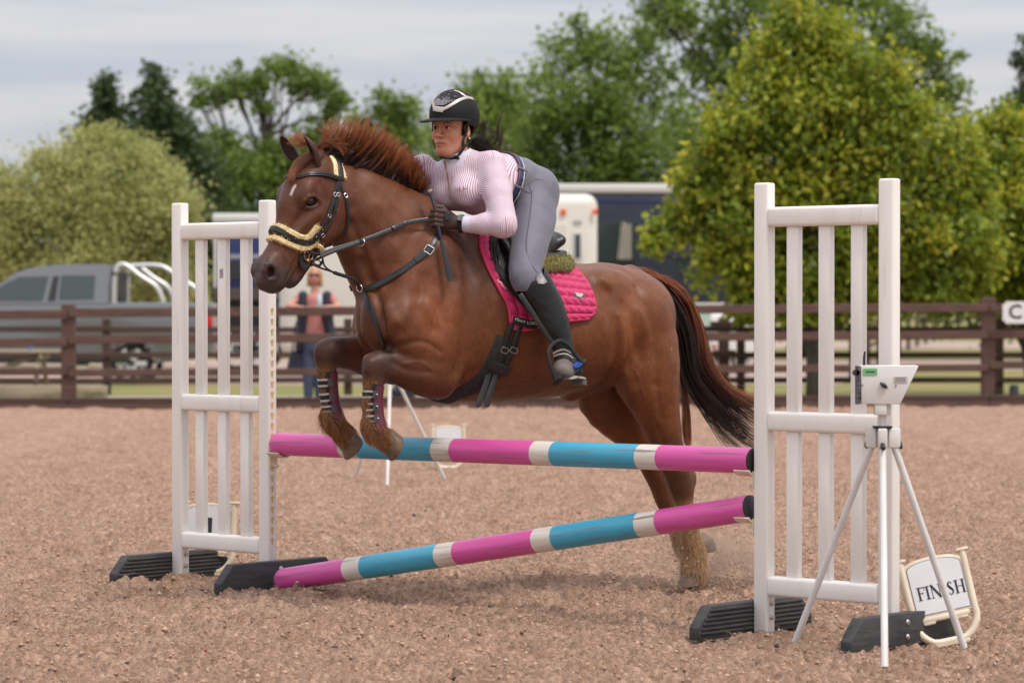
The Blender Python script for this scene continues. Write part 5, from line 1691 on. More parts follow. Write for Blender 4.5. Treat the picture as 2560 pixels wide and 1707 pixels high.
M_neo = mat('black_neoprene', (0.016, 0.015, 0.016), rough=0.85, bump=0.3, bscale=200)
M_pipe = mat('silver_piping', (0.42, 0.38, 0.34), rough=0.5)
M_white_txt = mat('white_lettering', (0.75, 0.73, 0.72), rough=0.5)

def thing(name, label, cat, group=None): return empty(name, HO, 0, label, cat, group)
def frames(P, fld=None, n0=None):
    m = len(P)
    T = np.array([P[min(i + 1, m - 1)] - P[max(i - 1, 0)] for i in range(m)])
    T /= np.linalg.norm(T, axis=1, keepdims=True) + 1e-9
    if fld is not None: N = fld.grad(P)
    else: N = np.tile(np.asarray(n0, float), (m, 1))
    N = N - (N * T).sum(1, keepdims=True) * T
    N /= np.linalg.norm(N, axis=1, keepdims=True) + 1e-9
    return T, N, np.cross(N, T)
def ribbon(name, P, width, thick, m, parent, fld=None, n0=None, off=0.0, rnd=0.35):
    """flat strap through local points P"""
    P = np.asarray(P, float)
    T, N, B = frames(P, fld, n0)
    W = np.broadcast_to(np.asarray(width, float), (len(P),))
    sec = [(-0.5, 0), (0.5, 0), (0.5, 1 - rnd), (0.5 - 0.18, 1), (-0.5 + 0.18, 1), (-0.5, 1 - rnd)]
    V, Fs = [], []
    k = len(sec)
    for i in range(len(P)):
        for a, b in sec:
            V.append(P[i] + B[i] * a * W[i] + N[i] * (off + b * thick))
    for i in range(len(P) - 1):
        for j in range(k):
            Fs.append((i * k + j, i * k + (j + 1) % k, (i + 1) * k + (j + 1) % k, (i + 1) * k + j))
    Fs.append(tuple(range(k - 1, -1, -1))); Fs.append(tuple((len(P) - 1) * k + j for j in range(k)))
    o = mesh_np(name, WL(np.array(V)), Fs, m, parent)
    o.data.set_sharp_from_angle(angle=math.radians(45))
    return o
def hug(px, n=5, off=0.0, Lfree=None):
    """photo polyline laid on the horse; where it leaves the horse it hangs free at lateral Lfree"""
    S = spline(px, n) if len(px) > 2 else np.array([np.array(px[0]) * (1 - t) + np.array(px[1]) * t for t in np.linspace(0, 1, n + 1)])
    G_ = march_many(S, None, off)
    return np.array([q if not np.isnan(q[0]) else H(S[i, 0], S[i, 1], Lfree) for i, q in enumerate(G_) if Lfree is not None or not np.isnan(q[0])])
def smooth_line(P, it=2):
    P = np.array(P)
    for _ in range(it):
        P[1:-1] = 0.5 * P[1:-1] + 0.25 * (P[:-2] + P[2:])
    return P
def wrap(P, f): return np.concatenate([f(P)[::-1], P])      # mirrored far side followed by the near side
def torus_obj(name, c, nrm, R, r, m, parent, squash=1.0, up=(0, 0, 1), n=24):
    e1, e2, w = basis(nrm, up)
    P = [c + R * (math.cos(a) * e1 + squash * math.sin(a) * e2) for a in np.linspace(0, 2 * math.pi, n, endpoint=False)]
    return tube_obj(name, WL(np.array(P)), r, m, parent, n=8, closed=True)
def buckle(px, w, h, ang, parent, off=0.006):
    p = hit(*px)
    if p is None: return
    nrm = hf.grad(p)[0]
    p = p + nrm * off
    d = H(px[0] + 10 * math.cos(ang), px[1] + 10 * math.sin(ang), p[1]) - H(px[0], px[1], p[1])
    d -= np.dot(d, nrm) * nrm; d /= np.linalg.norm(d)
    q = np.cross(nrm, d)
    pts = [p + d * a * w / 2 + q * b * h / 2 for a, b in ((-1, -0.8), (-0.8, -1), (0.8, -1), (1, -0.8), (1, 0.8), (0.8, 1), (-0.8, 1), (-1, 0.8))]
    tube_obj('buckle', WL(np.array(pts)), 0.0016 if w < 0.02 else 0.0022, M_metal, parent, n=6, closed=True)
def fleece_hair(name, P, N, n, ln, parent, c0, c1, spread, r=0.0011):
    ss, rr, cc = [], [], []
    for _ in range(n):
        i = rng.integers(0, len(P))
        nn = N[i] + rng.normal(0, 0.8, 3)
        nn /= np.linalg.norm(nn)
        p = P[i] + rng.normal(0, spread, 3)
        t = np.linspace(0, 1, 4)[:, None]
        ss.append(WL(p + nn * ln * rng.uniform(0.6, 1.1) * t + rng.normal(0, 0.0018, (4, 3)) * t))
        rr.append(r * rng.uniform(0.7, 1.3))
        cc.append(np.tile(np.array(c0) + (np.array(c1) - np.array(c0)) * rng.uniform(0, 1), (4, 1)) * rng.uniform(0.85, 1.1))
    return hair(name, ss, rr, M_hair, parent, tip=0.5, cols=np.concatenate(cc))

# --- bridle
br = thing('bridle', 'black leather bridle with cream sheepskin on the horse head', 'bridle')
def mid_near(px, n=5): return hug(px, n)
hp = hug([(850, 446), (846, 420), (840, 400), (831, 384)], 5)
top = np.array([hp[-1] * (1 - t) + mirror_head(hp[-1]) * t for t in np.linspace(0, 1, 9)])
top = hf.snap(top + np.array([0, 0, 0.03]), 0.0, 10)
hpall = smooth_line(np.concatenate([hp[:-1], top, mirror_head(hp[:-1])[::-1]]), 2)
ribbon('sheepskin', hpall, 0.062, 0.011, M_fleece, br, hf, off=0.0, rnd=0.6)
ribbon('headpiece', hpall, 0.027, 0.006, M_leather, br, hf, off=0.010)
T_, N_, B_ = frames(hpall, hf)
fleece_hair('sheepskin_pile', np.concatenate([hpall + B_ * 0.024, hpall - B_ * 0.024]), np.concatenate([N_ + 0.5 * B_, N_ - 0.5 * B_]), 700, 0.0045, br, (0.68, 0.52, 0.27), (0.82, 0.70, 0.46), 0.005)
bb = hug([(733, 441), (745, 443), (762, 441), (783, 436), (807, 436), (828, 441), (852, 449)], 4)
bball = smooth_line(wrap(bb, mirror_head), 2)
ribbon('browband', bball, 0.024, 0.010, M_leather, br, hf, off=0.001, rnd=0.7)
ribbon('piping', bball, 0.004, 0.0035, M_leather, br, hf, off=0.010)
def both(name, px, w, th, off=0.001, n=5, far=True, m=None):
    P = smooth_line(hug(px, n), 2)
    ribbon(name, P, w, th, m or M_leather, br, hf, off=off)
    if far: ribbon(name, mirror_head(P), w, th, m or M_leather, br, hf, off=off)
    return P
both('cheekpiece', [(847, 452), (841, 470), (836, 488), (828, 513), (818, 540), (805, 566), (792, 592), (781, 612), (770, 628)], 0.014, 0.0045)
both('bit_strap', [(849, 454), (846, 475), (844, 497), (838, 524), (825, 558), (808, 585), (794, 603), (780, 620)], 0.011, 0.004, 0.002)
both('throat_lash', [(851, 456), (856, 475), (864, 492), (869, 521), (871, 551), (866, 575), (856, 590)], 0.012, 0.004)
nl = [(671, 577), (685, 573), (700, 577), (727, 593), (752, 604), (772, 605), (786, 596), (793, 585)]
nb = smooth_line(hug(nl, 5), 2)
ribbon('noseband', wrap(nb[2:], mirror_head), 0.027, 0.011, M_leather, br, hf, off=0.008, rnd=0.7)
fl1 = smooth_line(hug([(678, 562), (700, 567), (720, 577), (745, 589), (764, 595), (777, 585), (786, 574), (793, 566)], 5), 2)
fl2 = smooth_line(hug([(668, 588), (690, 596), (712, 606), (735, 616), (755, 621), (773, 617), (790, 604)], 5), 2)
for q in (fl1, fl2):
    ribbon('sheepskin', wrap(q[2:], mirror_head), 0.024, 0.016, M_fleece, br, hf, off=0.0, rnd=0.6)
    _, N_, _ = frames(q, hf)
    fleece_hair('sheepskin_pile', q + N_ * 0.008, N_, 700, 0.0045, br, (0.68, 0.50, 0.22), (0.84, 0.70, 0.42), 0.0075)
# chin piece with sheepskin
q = smooth_line(hug([(790, 612), (800, 616), (806, 628), (805, 640)], 5), 1)
if len(q) > 3:
    ribbon('sheepskin', q, 0.02, 0.012, M_fleece, br, hf, off=0.001, rnd=0.7)
    _, N_, _ = frames(q, hf)
    fleece_hair('sheepskin_pile', q + N_ * 0.006, N_, 200, 0.0045, br, (0.60, 0.42, 0.17), (0.74, 0.60, 0.34), 0.006)
for px, w, ang in (((836, 487), 0.016, 2.0), ((845, 487), 0.014, 2.0), ((863, 489), 0.016, 1.0), ((822, 540), 0.013, 2.0), ((838, 524), 0.013, 1.9), ((806, 588), 0.015, 2.3)):
    buckle(px, w, 0.013, ang, br, 0.006)
for a, b in (((834, 500), (822, 535)), ((842, 500), (836, 530)), ((866, 500), (872, 545))):
    both('keeper_strap', [a, ((a[0] + b[0]) / 2, (a[1] + b[1]) / 2), b], 0.015, 0.004, 0.005, 4, False)
# bit with rings, guard, bead
bit = hit(764, 640)
bn = hf.grad(bit)[0]
bt = thing('bit', 'metal bit with several loose rings at the corner of the mouth', 'bit')
for (u, v, R, sq, r) in ((766, 636, 0.026, 1.0, 0.003), (776, 640, 0.021, 0.8, 0.003), (771, 655, 0.016, 1.0, 0.0028), (788, 656, 0.017, 0.8, 0.0028)):
    p = hit(u, v)
    p = (p if p is not None else H(u, v, bit[1])) + bn * 0.014
    torus_obj('ring', p, bn + rng.normal(0, 0.25, 3), R, r, M_copper, bt, sq)
    torus_obj('ring', mirror_head(p), mirror_head(bn + POLL) - POLL, R, r, M_copper, bt, sq)
bm = bmesh.new()
bmesh.ops.create_uvsphere(bm, u_segments=12, v_segments=8, radius=0.0075, matrix=Matrix.Translation(Vector(WL(H(763, 649, bit[1]) + bn * 0.016))))
bm_obj('bead', bm, M_brass, bt, smooth=True)
mouth = np.array([bit + bn * 0.004, mirror_head(bit + bn * 0.004)])
tube_obj('mouthpiece', WL(mouth), 0.007, M_copper, bt)
gp = [(748, 634), (744, 648), (747, 664), (757, 676), (766, 662), (774, 650), (766, 636)]
gP = np.array([H(u, v, bit[1]) + bn * 0.007 for u, v in gp])
for f in ((lambda x: x), mirror_head):
    A = f(gP); Bq = f(gP + bn * 0.008)
    n_ = len(gp)
    mesh_np('guard', WL(np.concatenate([A, Bq])), [tuple(range(n_)), tuple(range(2 * n_ - 1, n_ - 1, -1))] + [(i, (i + 1) % n_, n_ + (i + 1) % n_, n_ + i) for i in range(n_)], M_neo, bt, smooth=False)
for px in ([(772, 630), (786, 634), (800, 636), (806, 641)], [(778, 652), (792, 648), (806, 640)], [(784, 660), (797, 664), (806, 652)]):
    P = np.array([H(u, v, bit[1] + 0.012) for u, v in spline(px, 4)])
    ribbon('curb_strap', P, 0.012, 0.006, M_leather, bt, None, bn)

# --- reins
re_ = thing('reins', 'black leather reins from the bit back to the rider gloves', 'reins')
HANDC = hit(1090, 548, 0.035)
rp = [(800, 637), (836, 623), (868, 614), (900, 604), (940, 589), (983, 572), (1011, 560), (1040, 553), (1074, 549)]
def rein_pts(px, L0, L1, off=0.006):
    S = spline(px, 5)
    out = []
    for i, (u, v) in enumerate(S):
        L = lerp(L0, L1, i / (len(S) - 1))
        p = hit(u, v, off)
        q = H(u, v, L)
        out.append(p if (p is not None and p[1] > L) else q)
    return smooth_line(np.array(out), 3)
R1 = rein_pts(rp, bit[1] + 0.02, HANDC[1])
ribbon('rein', R1, 0.019, 0.004, M_leather, re_, None, (0.5, 0.85, 0.15))
R2 = R1[6:16] + np.array([0, 0.006, -0.012])
ribbon('rein', R1[:16] + np.array([0.0, 0.004, -0.010]) * np.linspace(1, 0.3, 16)[:, None], 0.015, 0.004, M_leather, re_, None, (0.5, 0.85, 0.15))
far = mirror_head(R1[:26]); far[:, 1] = np.minimum(far[:, 1], -0.05)
farR = np.array([lerp(mirror_head(R1[0]), np.array([R1[-1][0], -0.13, R1[-1][2]]), t) for t in np.linspace(0, 1, 24)])
farR = np.array([p if hf.sample(p)[0] > 0.01 else hf.snap(p, 0.01)[0] for p in farR])
ribbon('rein', smooth_line(farR, 3), 0.018, 0.004, M_leather, re_, hf)
for (u, v) in ((984, 571), (1012, 559)):
    pp = hit(u, v, 0.012)
    if pp is not None: ribbon('rein_stop', np.array([pp + (H(u + 2.5, v - 1, 0) - H(u, v, 0)) * t for t in (-1, 0, 1)]), 0.023, 0.007, M_leather, re_, None, (0.5, 0.85, 0.15))
torus_obj('ring', H(902, 606, R1[16][1] + 0.006), np.array([0.9, 0.4, 0.1]), 0.020, 0.003, M_metal, re_, 0.8)

# --- breastplate with running martingale
bp = thing('breastplate', 'black leather breastplate crossing the horse chest and neck', 'breastplate')
B1 = smooth_line(hug([(1098, 575), (1093, 590), (1072, 626), (1046, 646), (1011, 674), (980, 692), (951, 709), (916, 722), (904, 720)], 5), 3)
ribbon('shoulder_strap', B1, 0.026, 0.005, M_leather, bp, hf, off=0.001)
Bm = B1 * np.array([1, -1, 1])
ribbon('shoulder_strap', hf.snap(Bm), 0.026, 0.005, M_leather, bp, hf, off=0.001)
B2 = smooth_line(hug([(903, 719), (910, 735), (919, 752), (932, 784), (944, 822), (960, 868)], 5), 3)
under = np.array([lerp(B2[-1], H(1118, 1000, 0), t) for t in np.linspace(0.08, 1, 14)])
under = hf.snap(under - np.array([0, 0, 0.05]))
ribbon('chest_strap', smooth_line(np.concatenate([B2, under]), 3), 0.026, 0.005, M_leather, bp, hf, off=0.002)
torus_obj('ring', B2[0] + hf.grad(B2[0])[0] * 0.012, hf.grad(B2[0])[0], 0.016, 0.0028, M_metal, bp)
pr = B2[0] + hf.grad(B2[0])[0] * 0.012
fork = [[(903, 718), (893, 709), (881, 697), (842, 684), (823, 677), (807, 672), (779, 661)], [(830, 679), (818, 672), (810, 662), (807, 648), (806, 641)]]
for i, px in enumerate(fork):
    S = spline(px, 4)
    P = np.array([H(u, v, lerp(pr[1], bit[1] + 0.015, j / (len(S) - 1)) if i == 0 else bit[1] + 0.03) for j, (u, v) in enumerate(S)])
    wd = np.where(S[:, 0] > 835, 0.016, 0.008) if i == 0 else 0.008
    ribbon('fork_strap', P, wd, 0.005, M_leather, bp, None, (0.5, 0.85, 0.1))
buckle((1072, 626), 0.034, 0.036, -0.95, bp, 0.009)
ribbon('keeper', hug([(1062, 634), (1046, 646), (1038, 652)], 3), 0.031, 0.005, M_leather, bp, hf, off=0.005)

# --- girth
gi = thing('girth', 'black girth with two buckled straps under the horse belly', 'girth')
G = smooth_line(hug([(1270, 846), (1256, 880), (1237, 918), (1212, 948), (1172, 974), (1130, 989)], 5), 3)
gu = np.array([lerp(G[-1], G[-1] * np.array([1, -1, 1]), t) for t in np.linspace(0.12, 0.88, 10)])
gu = hf.snap(gu - np.array([0, 0, 0.06]))
GA = smooth_line(np.concatenate([G, gu, (G * np.array([1, -1, 1]))[::-1]]), 3)
wg = np.concatenate([np.linspace(0.112, 0.120, 10), np.linspace(0.120, 0.080, len(G) - 10), np.full(len(gu), 0.08), np.linspace(0.08, 0.11, len(G))])
ribbon('girth_band', GA, wg, 0.012, M_felt, gi, hf, off=0.001, rnd=0.8)
for du in (-11, 12):
    ribbon('billet', smooth_line(hug([(1288 + du, 808), (1277 + du, 840), (1268 + du, 868), (1258 + du, 892), (1246 + du, 918)], 5), 2), 0.025, 0.005, M_leather, gi, hf, off=0.013)
    buckle((1268 + du, 872), 0.034, 0.024, 0.35, gi, 0.021)
    b0 = hit(1226 + du * 0.8, 945)
    S = spline([(1232 + du * 0.8, 930), (1224 + du * 0.8, 958), (1212 + du * 0.8, 990), (1204 + du, 1018)], 4)
    P = np.array([H(u, v, b0[1] + 0.022 + 0.01 * i / len(S)) for i, (u, v) in enumerate(S)])
    ribbon('strap_end', P, np.concatenate([np.full(len(P) - 2, 0.026), [0.024, 0.012]]), 0.005, M_leather, gi, None, (0.35, 0.9, -0.1))
ribbon('pocket', smooth_line(hug([(1219, 903), (1243, 914), (1268, 923)], 5), 1), 0.05, 0.004, M_felt, gi, hf, off=0.021)

# --- cloth patches laid on the horse
def patch(front, rear, nr, nc, off, parent, name, m, thick=0.008, relief=None, mirror=True, spine=True, bulge=None):
    A, B = spline(front, nr), spline(rear, nr)
    k = min(len(A), len(B))
    UV = np.array([[(lambda q: bulge(q[0], q[1], i / (k - 1), j / nc) if bulge else q)(A[i] * (1 - j / nc) + B[i] * j / nc) for j in range(nc + 1)] for i in range(k)])
    G_ = march_many(UV.reshape(-1, 2)).reshape(k, nc + 1, 3)
    for i in range(k):
        for j in range(nc + 1):
            if np.isnan(G_[i, j, 0]): G_[i, j] = G_[i, j - 1] if j else H(UV[i, j, 0], UV[i, j, 1], 0.1)
    for _ in range(2):
        G_[1:-1] = 0.5 * G_[1:-1] + 0.25 * (G_[:-2] + G_[2:])
        G_[:, 1:-1] = 0.5 * G_[:, 1:-1] + 0.25 * (G_[:, :-2] + G_[:, 2:])
    full = G_[::-1]                                   # bottom -> top on the near side
    if spine:
        far_ = G_ * np.array([1, -1, 1])
        mids = [lerp(G_[0], far_[0], t) for t in (0.33, 0.67)]
        mids = [hf.snap(q + np.array([0, 0, 0.02])) for q in mids]
        full = np.concatenate([full, np.array(mids), far_])
    R_, C_ = full.shape[:2]
    flat = full.reshape(-1, 3)
    N = hf.grad(flat)
    rel = np.zeros(len(flat))
    if relief is not None:
        ds = np.linalg.norm(np.diff(full, axis=1), axis=2)
        a = np.concatenate([np.zeros((R_, 1)), np.cumsum(ds, 1)], 1)
        dr = np.linalg.norm(np.diff(full[:, C_ // 2], axis=0), axis=1)
        b = np.concatenate([[0], np.cumsum(dr)])[:, None] * np.ones((1, C_))
        rel = relief(a, b).ravel()
    top_ = flat + N * (off + thick + rel)[:, None]
    bot_ = flat + N * off
    V = np.concatenate([top_, bot_])
    n_ = len(flat)
    Fs = []
    for i in range(R_ - 1):
        for j in range(C_ - 1):
            q = i * C_ + j
            Fs.append((q, q + 1, q + C_ + 1, q + C_))
            Fs.append((n_ + q + 1, n_ + q, n_ + q + C_, n_ + q + C_ + 1))
    edge = [j for j in range(C_)] + [i * C_ + C_ - 1 for i in range(1, R_)] + [(R_ - 1) * C_ + j for j in range(C_ - 2, -1, -1)] + [i * C_ for i in range(R_ - 2, 0, -1)]
    for a, b in zip(edge, edge[1:] + edge[:1]):
        Fs.append((b, a, n_ + a, n_ + b))
    o = mesh_np(name, WL(V), Fs, m, parent)
    return o, full, edge, top_, N
sp = thing('saddle_pad', 'bright pink quilted saddle pad under the black saddle', 'saddle pad')
padF = [(1202, 592), (1202, 623), (1221, 674), (1250, 729), (1270, 765), (1276, 815)]
padR = [(1424, 660), (1448, 687), (1467, 712), (1482, 750), (1484, 778), (1468, 797)]
def quilt(a, b):
    q = 0.043
    x, y = a / q, b / q
    ex = np.abs(np.sin(math.pi * x)) * np.abs(np.sin(math.pi * y))
    return 0.016 * ex ** 0.28 - 0.003
def padbulge(u, v, r, t):
    w = max(0.0, (r - 0.7) / 0.3)
    return u, v + w * (12 * math.exp(-((t - 0.2) / 0.22) ** 2))
pd_o, pd_full, pd_edge, pd_top, pd_N = patch(padF, padR, 16, 110, 0.001, sp, 'quilted_panel', M_pad, 0.007, quilt, bulge=padbulge)
edgeP = (pd_full.reshape(-1, 3) + pd_N * 0.007)[pd_edge]
eN = pd_N[pd_edge]
tube_obj('binding', WL(edgeP), 0.0085, M_padedge, sp, n=8, closed=True)
# half pad of olive fleece at the back of the saddle
hpad = thing('half_pad', 'olive green fleece half pad between saddle and pink pad', 'half pad')
hb, hfull, _, htop, hN2 = patch([(1300, 652), (1310, 664), (1330, 676), (1350, 688)], [(1418, 656), (1428, 665), (1428, 677), (1420, 687)], 4, 30, 0.014, hpad, 'fleece', M_olive, 0.018,
    lambda a, b: 0.006 * np.sin(a * 190 + 2 * np.sin(b * 120)) * np.sin(b * 230 + a * 70))
vis = [i for i in range(len(htop)) if hfull.reshape(-1, 3)[i][1] > 0.02]
fleece_hair('pile', htop[vis], hN2[vis], 3000, 0.0045, hpad, (0.17, 0.145, 0.05), (0.34, 0.30, 0.12), 0.005, 0.0013)

# --- saddle
sd = thing('saddle', 'black leather jumping saddle with knee block and raised cantle', 'saddle')
sf = Field((-1.30, -0.36, 1.30), (-0.45, 0.40, 1.85), 0.006)
sf.chain([(H(u, v), a, b) for u, v, a, b in ((1232, 592, 0.085, 0.040), (1258, 604, 0.10, 0.036), (1300, 618, 0.125, 0.034), (1338, 615, 0.15, 0.036), (1366, 600, 0.155, 0.046))], k=0.02, kin=0.01, cap=0.7)
sf.cone(H(1354, 608, -0.10), H(1354, 608, 0.10) , (0.062, 0.054), (0.062, 0.054), lat=(0, 0, 1), k=0.03)
for sg in (1, -1):
    sf.cone(H2(1375, 607, sg * 0.085), H2(1352, 632, sg * 0.15), (0.028, 0.026), (0.03, 0.03), k=0.03)
sV, sQ = sf.mesh(smooth=2)
mesh_np('seat', WL(sV), sQ, M_leather, sd)
sf2 = Field((-1.30, -0.36, 1.30), (-0.45, 0.40, 1.80), 0.006)
for sg in (1, -1):
    sf2.chain([(H2(u, v, sg * L), a, b) for u, v, L, a, b in ((1395, 644, 0.075, 0.05, 0.026), (1375, 646, 0.12, 0.045, 0.028), (1340, 640, 0.16, 0.04, 0.028), (1300, 630, 0.17, 0.04, 0.028))], k=0.02, kin=0.008)
    sf2.chain([(H2(u, v, sg * L), a, b) for u, v, L, a, b in ((1393, 632, 0.07, 0.05, 0.013), (1372, 636, 0.115, 0.045, 0.013), (1340, 629, 0.155, 0.04, 0.013))], k=0.008, kin=0.004)
qV, qQ = sf2.mesh(smooth=1)
mesh_np('panel', WL(qV), qQ, M_leather, sd)
flF = [(1222, 596), (1224, 640), (1240, 685), (1262, 720), (1290, 752), (1325, 790)]
flR = [(1320, 632), (1338, 655), (1352, 690), (1362, 730), (1366, 765), (1352, 800)]
fo, ffull, fedge, ftop, fN = patch(flF, flR, 6, 20, 0.019, sd, 'flap', M_leather, 0.007, None, spine=False)
tube_obj('flap_edge', WL((ffull.reshape(-1, 3) + fN * 0.0225)[fedge]), 0.0052, M_leather, sd, n=6, closed=True)
mesh_np('flap', WL(ftop * np.array([1, -1, 1])), [tuple(p.vertices)[::-1] for p in fo.data.polygons if max(p.vertices) < len(ftop)], M_leather, sd)
kf = Field((-1.1, 0.1, 1.25), (-0.55, 0.45, 1.75), 0.005)
def on(u, v, off): return hit(u, v, off)
kf.chain([(on(1254, 604, 0.045), 0.022, 0.028), (on(1266, 626, 0.050), 0.026, 0.034), (on(1262, 654, 0.046), 0.022, 0.024), (on(1252, 672, 0.036), 0.012, 0.010)], lat=(0, 1, 0), k=0.02, kin=0.01)
kV, kQ = kf.mesh(smooth=2)
mesh_np('knee_block', WL(kV), kQ, M_leather, sd)
for px in ([(1236, 602), (1238, 640), (1250, 680), (1270, 712)], [(1245, 600), (1246, 640), (1254, 678), (1282, 720), (1316, 765)]):
    P = smooth_line(hug(px, 6, 0.03), 2)
    tube_obj('welt', WL(P), 0.0055, M_leather, sd, n=6)

# lettering on tack: real words standing on their tags
def lay_text(txt, px, ang, size, off, m, parent, bold=False):
    me = text_data(txt, size, 0.0003, bold)
    o = link('lettering', me, m, parent)
    p = hit(*px)
    nrm = hf.grad(p)[0]
    d = H(px[0] + 10 * math.cos(ang), px[1] + 10 * math.sin(ang), p[1]) - H(px[0], px[1], p[1])
    d -= np.dot(d, nrm) * nrm; d /= np.linalg.norm(d)
    up = np.cross(nrm, d)
    Mx = HR.T @ np.stack([d, up, nrm], 1)
    o.matrix_local = Matrix.Translation(Vector(WL(p + nrm * off))) @ Matrix([list(r) for r in Mx]).to_4x4()
    return o
tabP = smooth_line(hug([(1278, 800), (1300, 806), (1322, 811), (1338, 812)], 4), 1)
ribbon('name_tab', tabP, 0.036, 0.004, M_neo, sp, hf, off=0.018)
lay_text('Mieux', (1295, 801), 0.22, 0.021, 0.024, M_white_txt, sp)
lay_text('LOIRE', (1325, 808), 0.10, 0.020, 0.024, M_white_txt, sp)
lay_text('LeMieux', (1249, 714), 1.02, 0.016, 0.021, M_white_txt, sp)
em = [(1421, 731), (1455, 735), (1456, 746), (1460, 751), (1449, 760), (1445, 753), (1434, 750), (1427, 741)]
ei = [(1429, 735), (1452, 738), (1451, 743), (1446, 748), (1436, 745), (1434, 740)]
for poly, of, m in ((em, 0.017, mat('grey_badge', (0.055, 0.075, 0.072), rough=0.5)), (ei, 0.020, mat('rose_badge', (0.55, 0.40, 0.36), rough=0.3))):
    A = hits(poly)
    nrm = hf.grad(A.mean(0))[0]
    n_ = len(A)
    V = np.concatenate([A + nrm * (of - 0.006), A + nrm * of])
    mesh_np('badge', WL(V), [tuple(range(n_, 2 * n_))] + [(i, (i + 1) % n_, n_ + (i + 1) % n_, n_ + i) for i in range(n_)], m, sp, smooth=False)

# --- stirrup
def stirrup(near):
    f = (lambda p: p) if near else (lambda p: np.asarray(p) * np.array([1, -1, 1]))
    st = thing('stirrup', ('black stirrup with blue inserts round the rider near boot' if near else 'black stirrup hanging on the far side of the horse'), 'stirrup')
    S = spline([(1300, 735), (1322, 768), (1350, 812), (1384, 862)], 4)
    P = np.array([H(u, v, lerp(0.385, 0.455, i / (len(S) - 1))) for i, (u, v) in enumerate(S)])
    ribbon('stirrup_leather', f(P), 0.022, 0.005, M_leather, st, None, f(np.array([0.35, 0.93, 0])))
    LI_ = 0.56
    top_ = H(1388, 856, 0.50)
    left = [H(u, v, L) for u, v, L in ((1377, 866, 0.51), (1370, 880, 0.53), (1372, 897, 0.55), (1379, 921, 0.565), (1390, 950, 0.57))]
    right = [H(u, v, L) for u, v, L in ((1404, 852, 0.50), (1424, 866, 0.51), (1440, 888, 0.525), (1456, 906, 0.54))]
    loop = spline([left[-1]] + left[-2::-1] + [top_] + right, 4)
    tube_obj('iron', WL(f(loop)), 0.0075, M_neo, st, n=8, flat=1.3)
    a, b = H(1391, 953, 0.57), H(1458, 909, 0.54)
    w = (b - a) / np.linalg.norm(b - a)
    dn = H(1391 + 53, 953 + 85, 0.57) - H(1391, 953, 0.57)
    dn = dn / np.linalg.norm(dn) * 0.82 + np.array([0.53, 0.848, 0.0]) * 0.55
    dn -= np.dot(dn, w) * w; dn /= np.linalg.norm(dn)
    dp = np.cross(w, dn)
    R3 = np.stack([w, dp, dn], 1)
    M3 = Matrix([list(r) for r in (HR.T @ R3)])
    c = (a + b) / 2 - np.array([0.02, 0.03, 0])
    if near:
        bm = bmesh.new()
        add_box(bm, (0, 0, 0), (np.linalg.norm(b - a) + 0.01, 0.062, 0.020), bevel=0.006, seg=2)
        o = bm_obj('tread', bm, M_neo, st, smooth=True, auto=40)
        o.matrix_local = Matrix.Translation(Vector(WL(c))) @ M3.to_4x4()
        M_bl = mat('blue_rubber', (0.012, 0.10, 0.52), rough=0.4)
        # the blue inserts: a line along the top edge and two slots in the face
        for (x, ln_) in ((-0.030, 0.036), (0.034, 0.040)):
            P2 = [(x + 0.5 * ln_ * math.cos(t), 0.032, 0.002 + 0.0055 * math.sin(t)) for t in np.linspace(0, 2 * math.pi, 16, endpoint=False)]
            q = tube_obj('insert', P2, 0.0028, M_bl, o, n=6, closed=True)
            P3 = [(p[0], -p[1], p[2]) for p in P2]
            tube_obj('insert', P3, 0.0028, M_bl, o, n=6, closed=True)
            box_obj('insert', (x, 0, 0.0105), (ln_, 0.018, 0.003), M_bl, o)
        for sy in (1, -1): tube_obj('insert', [(-0.06, sy * 0.026, -0.0105), (0.06, sy * 0.026, -0.0105)], 0.003, M_bl, o, n=6)
    else:
        tube_obj('tread', WL(f(np.array([a, b]))), 0.016, M_neo, st, n=8)
    return st
stirrup(True)
stirrup(False)

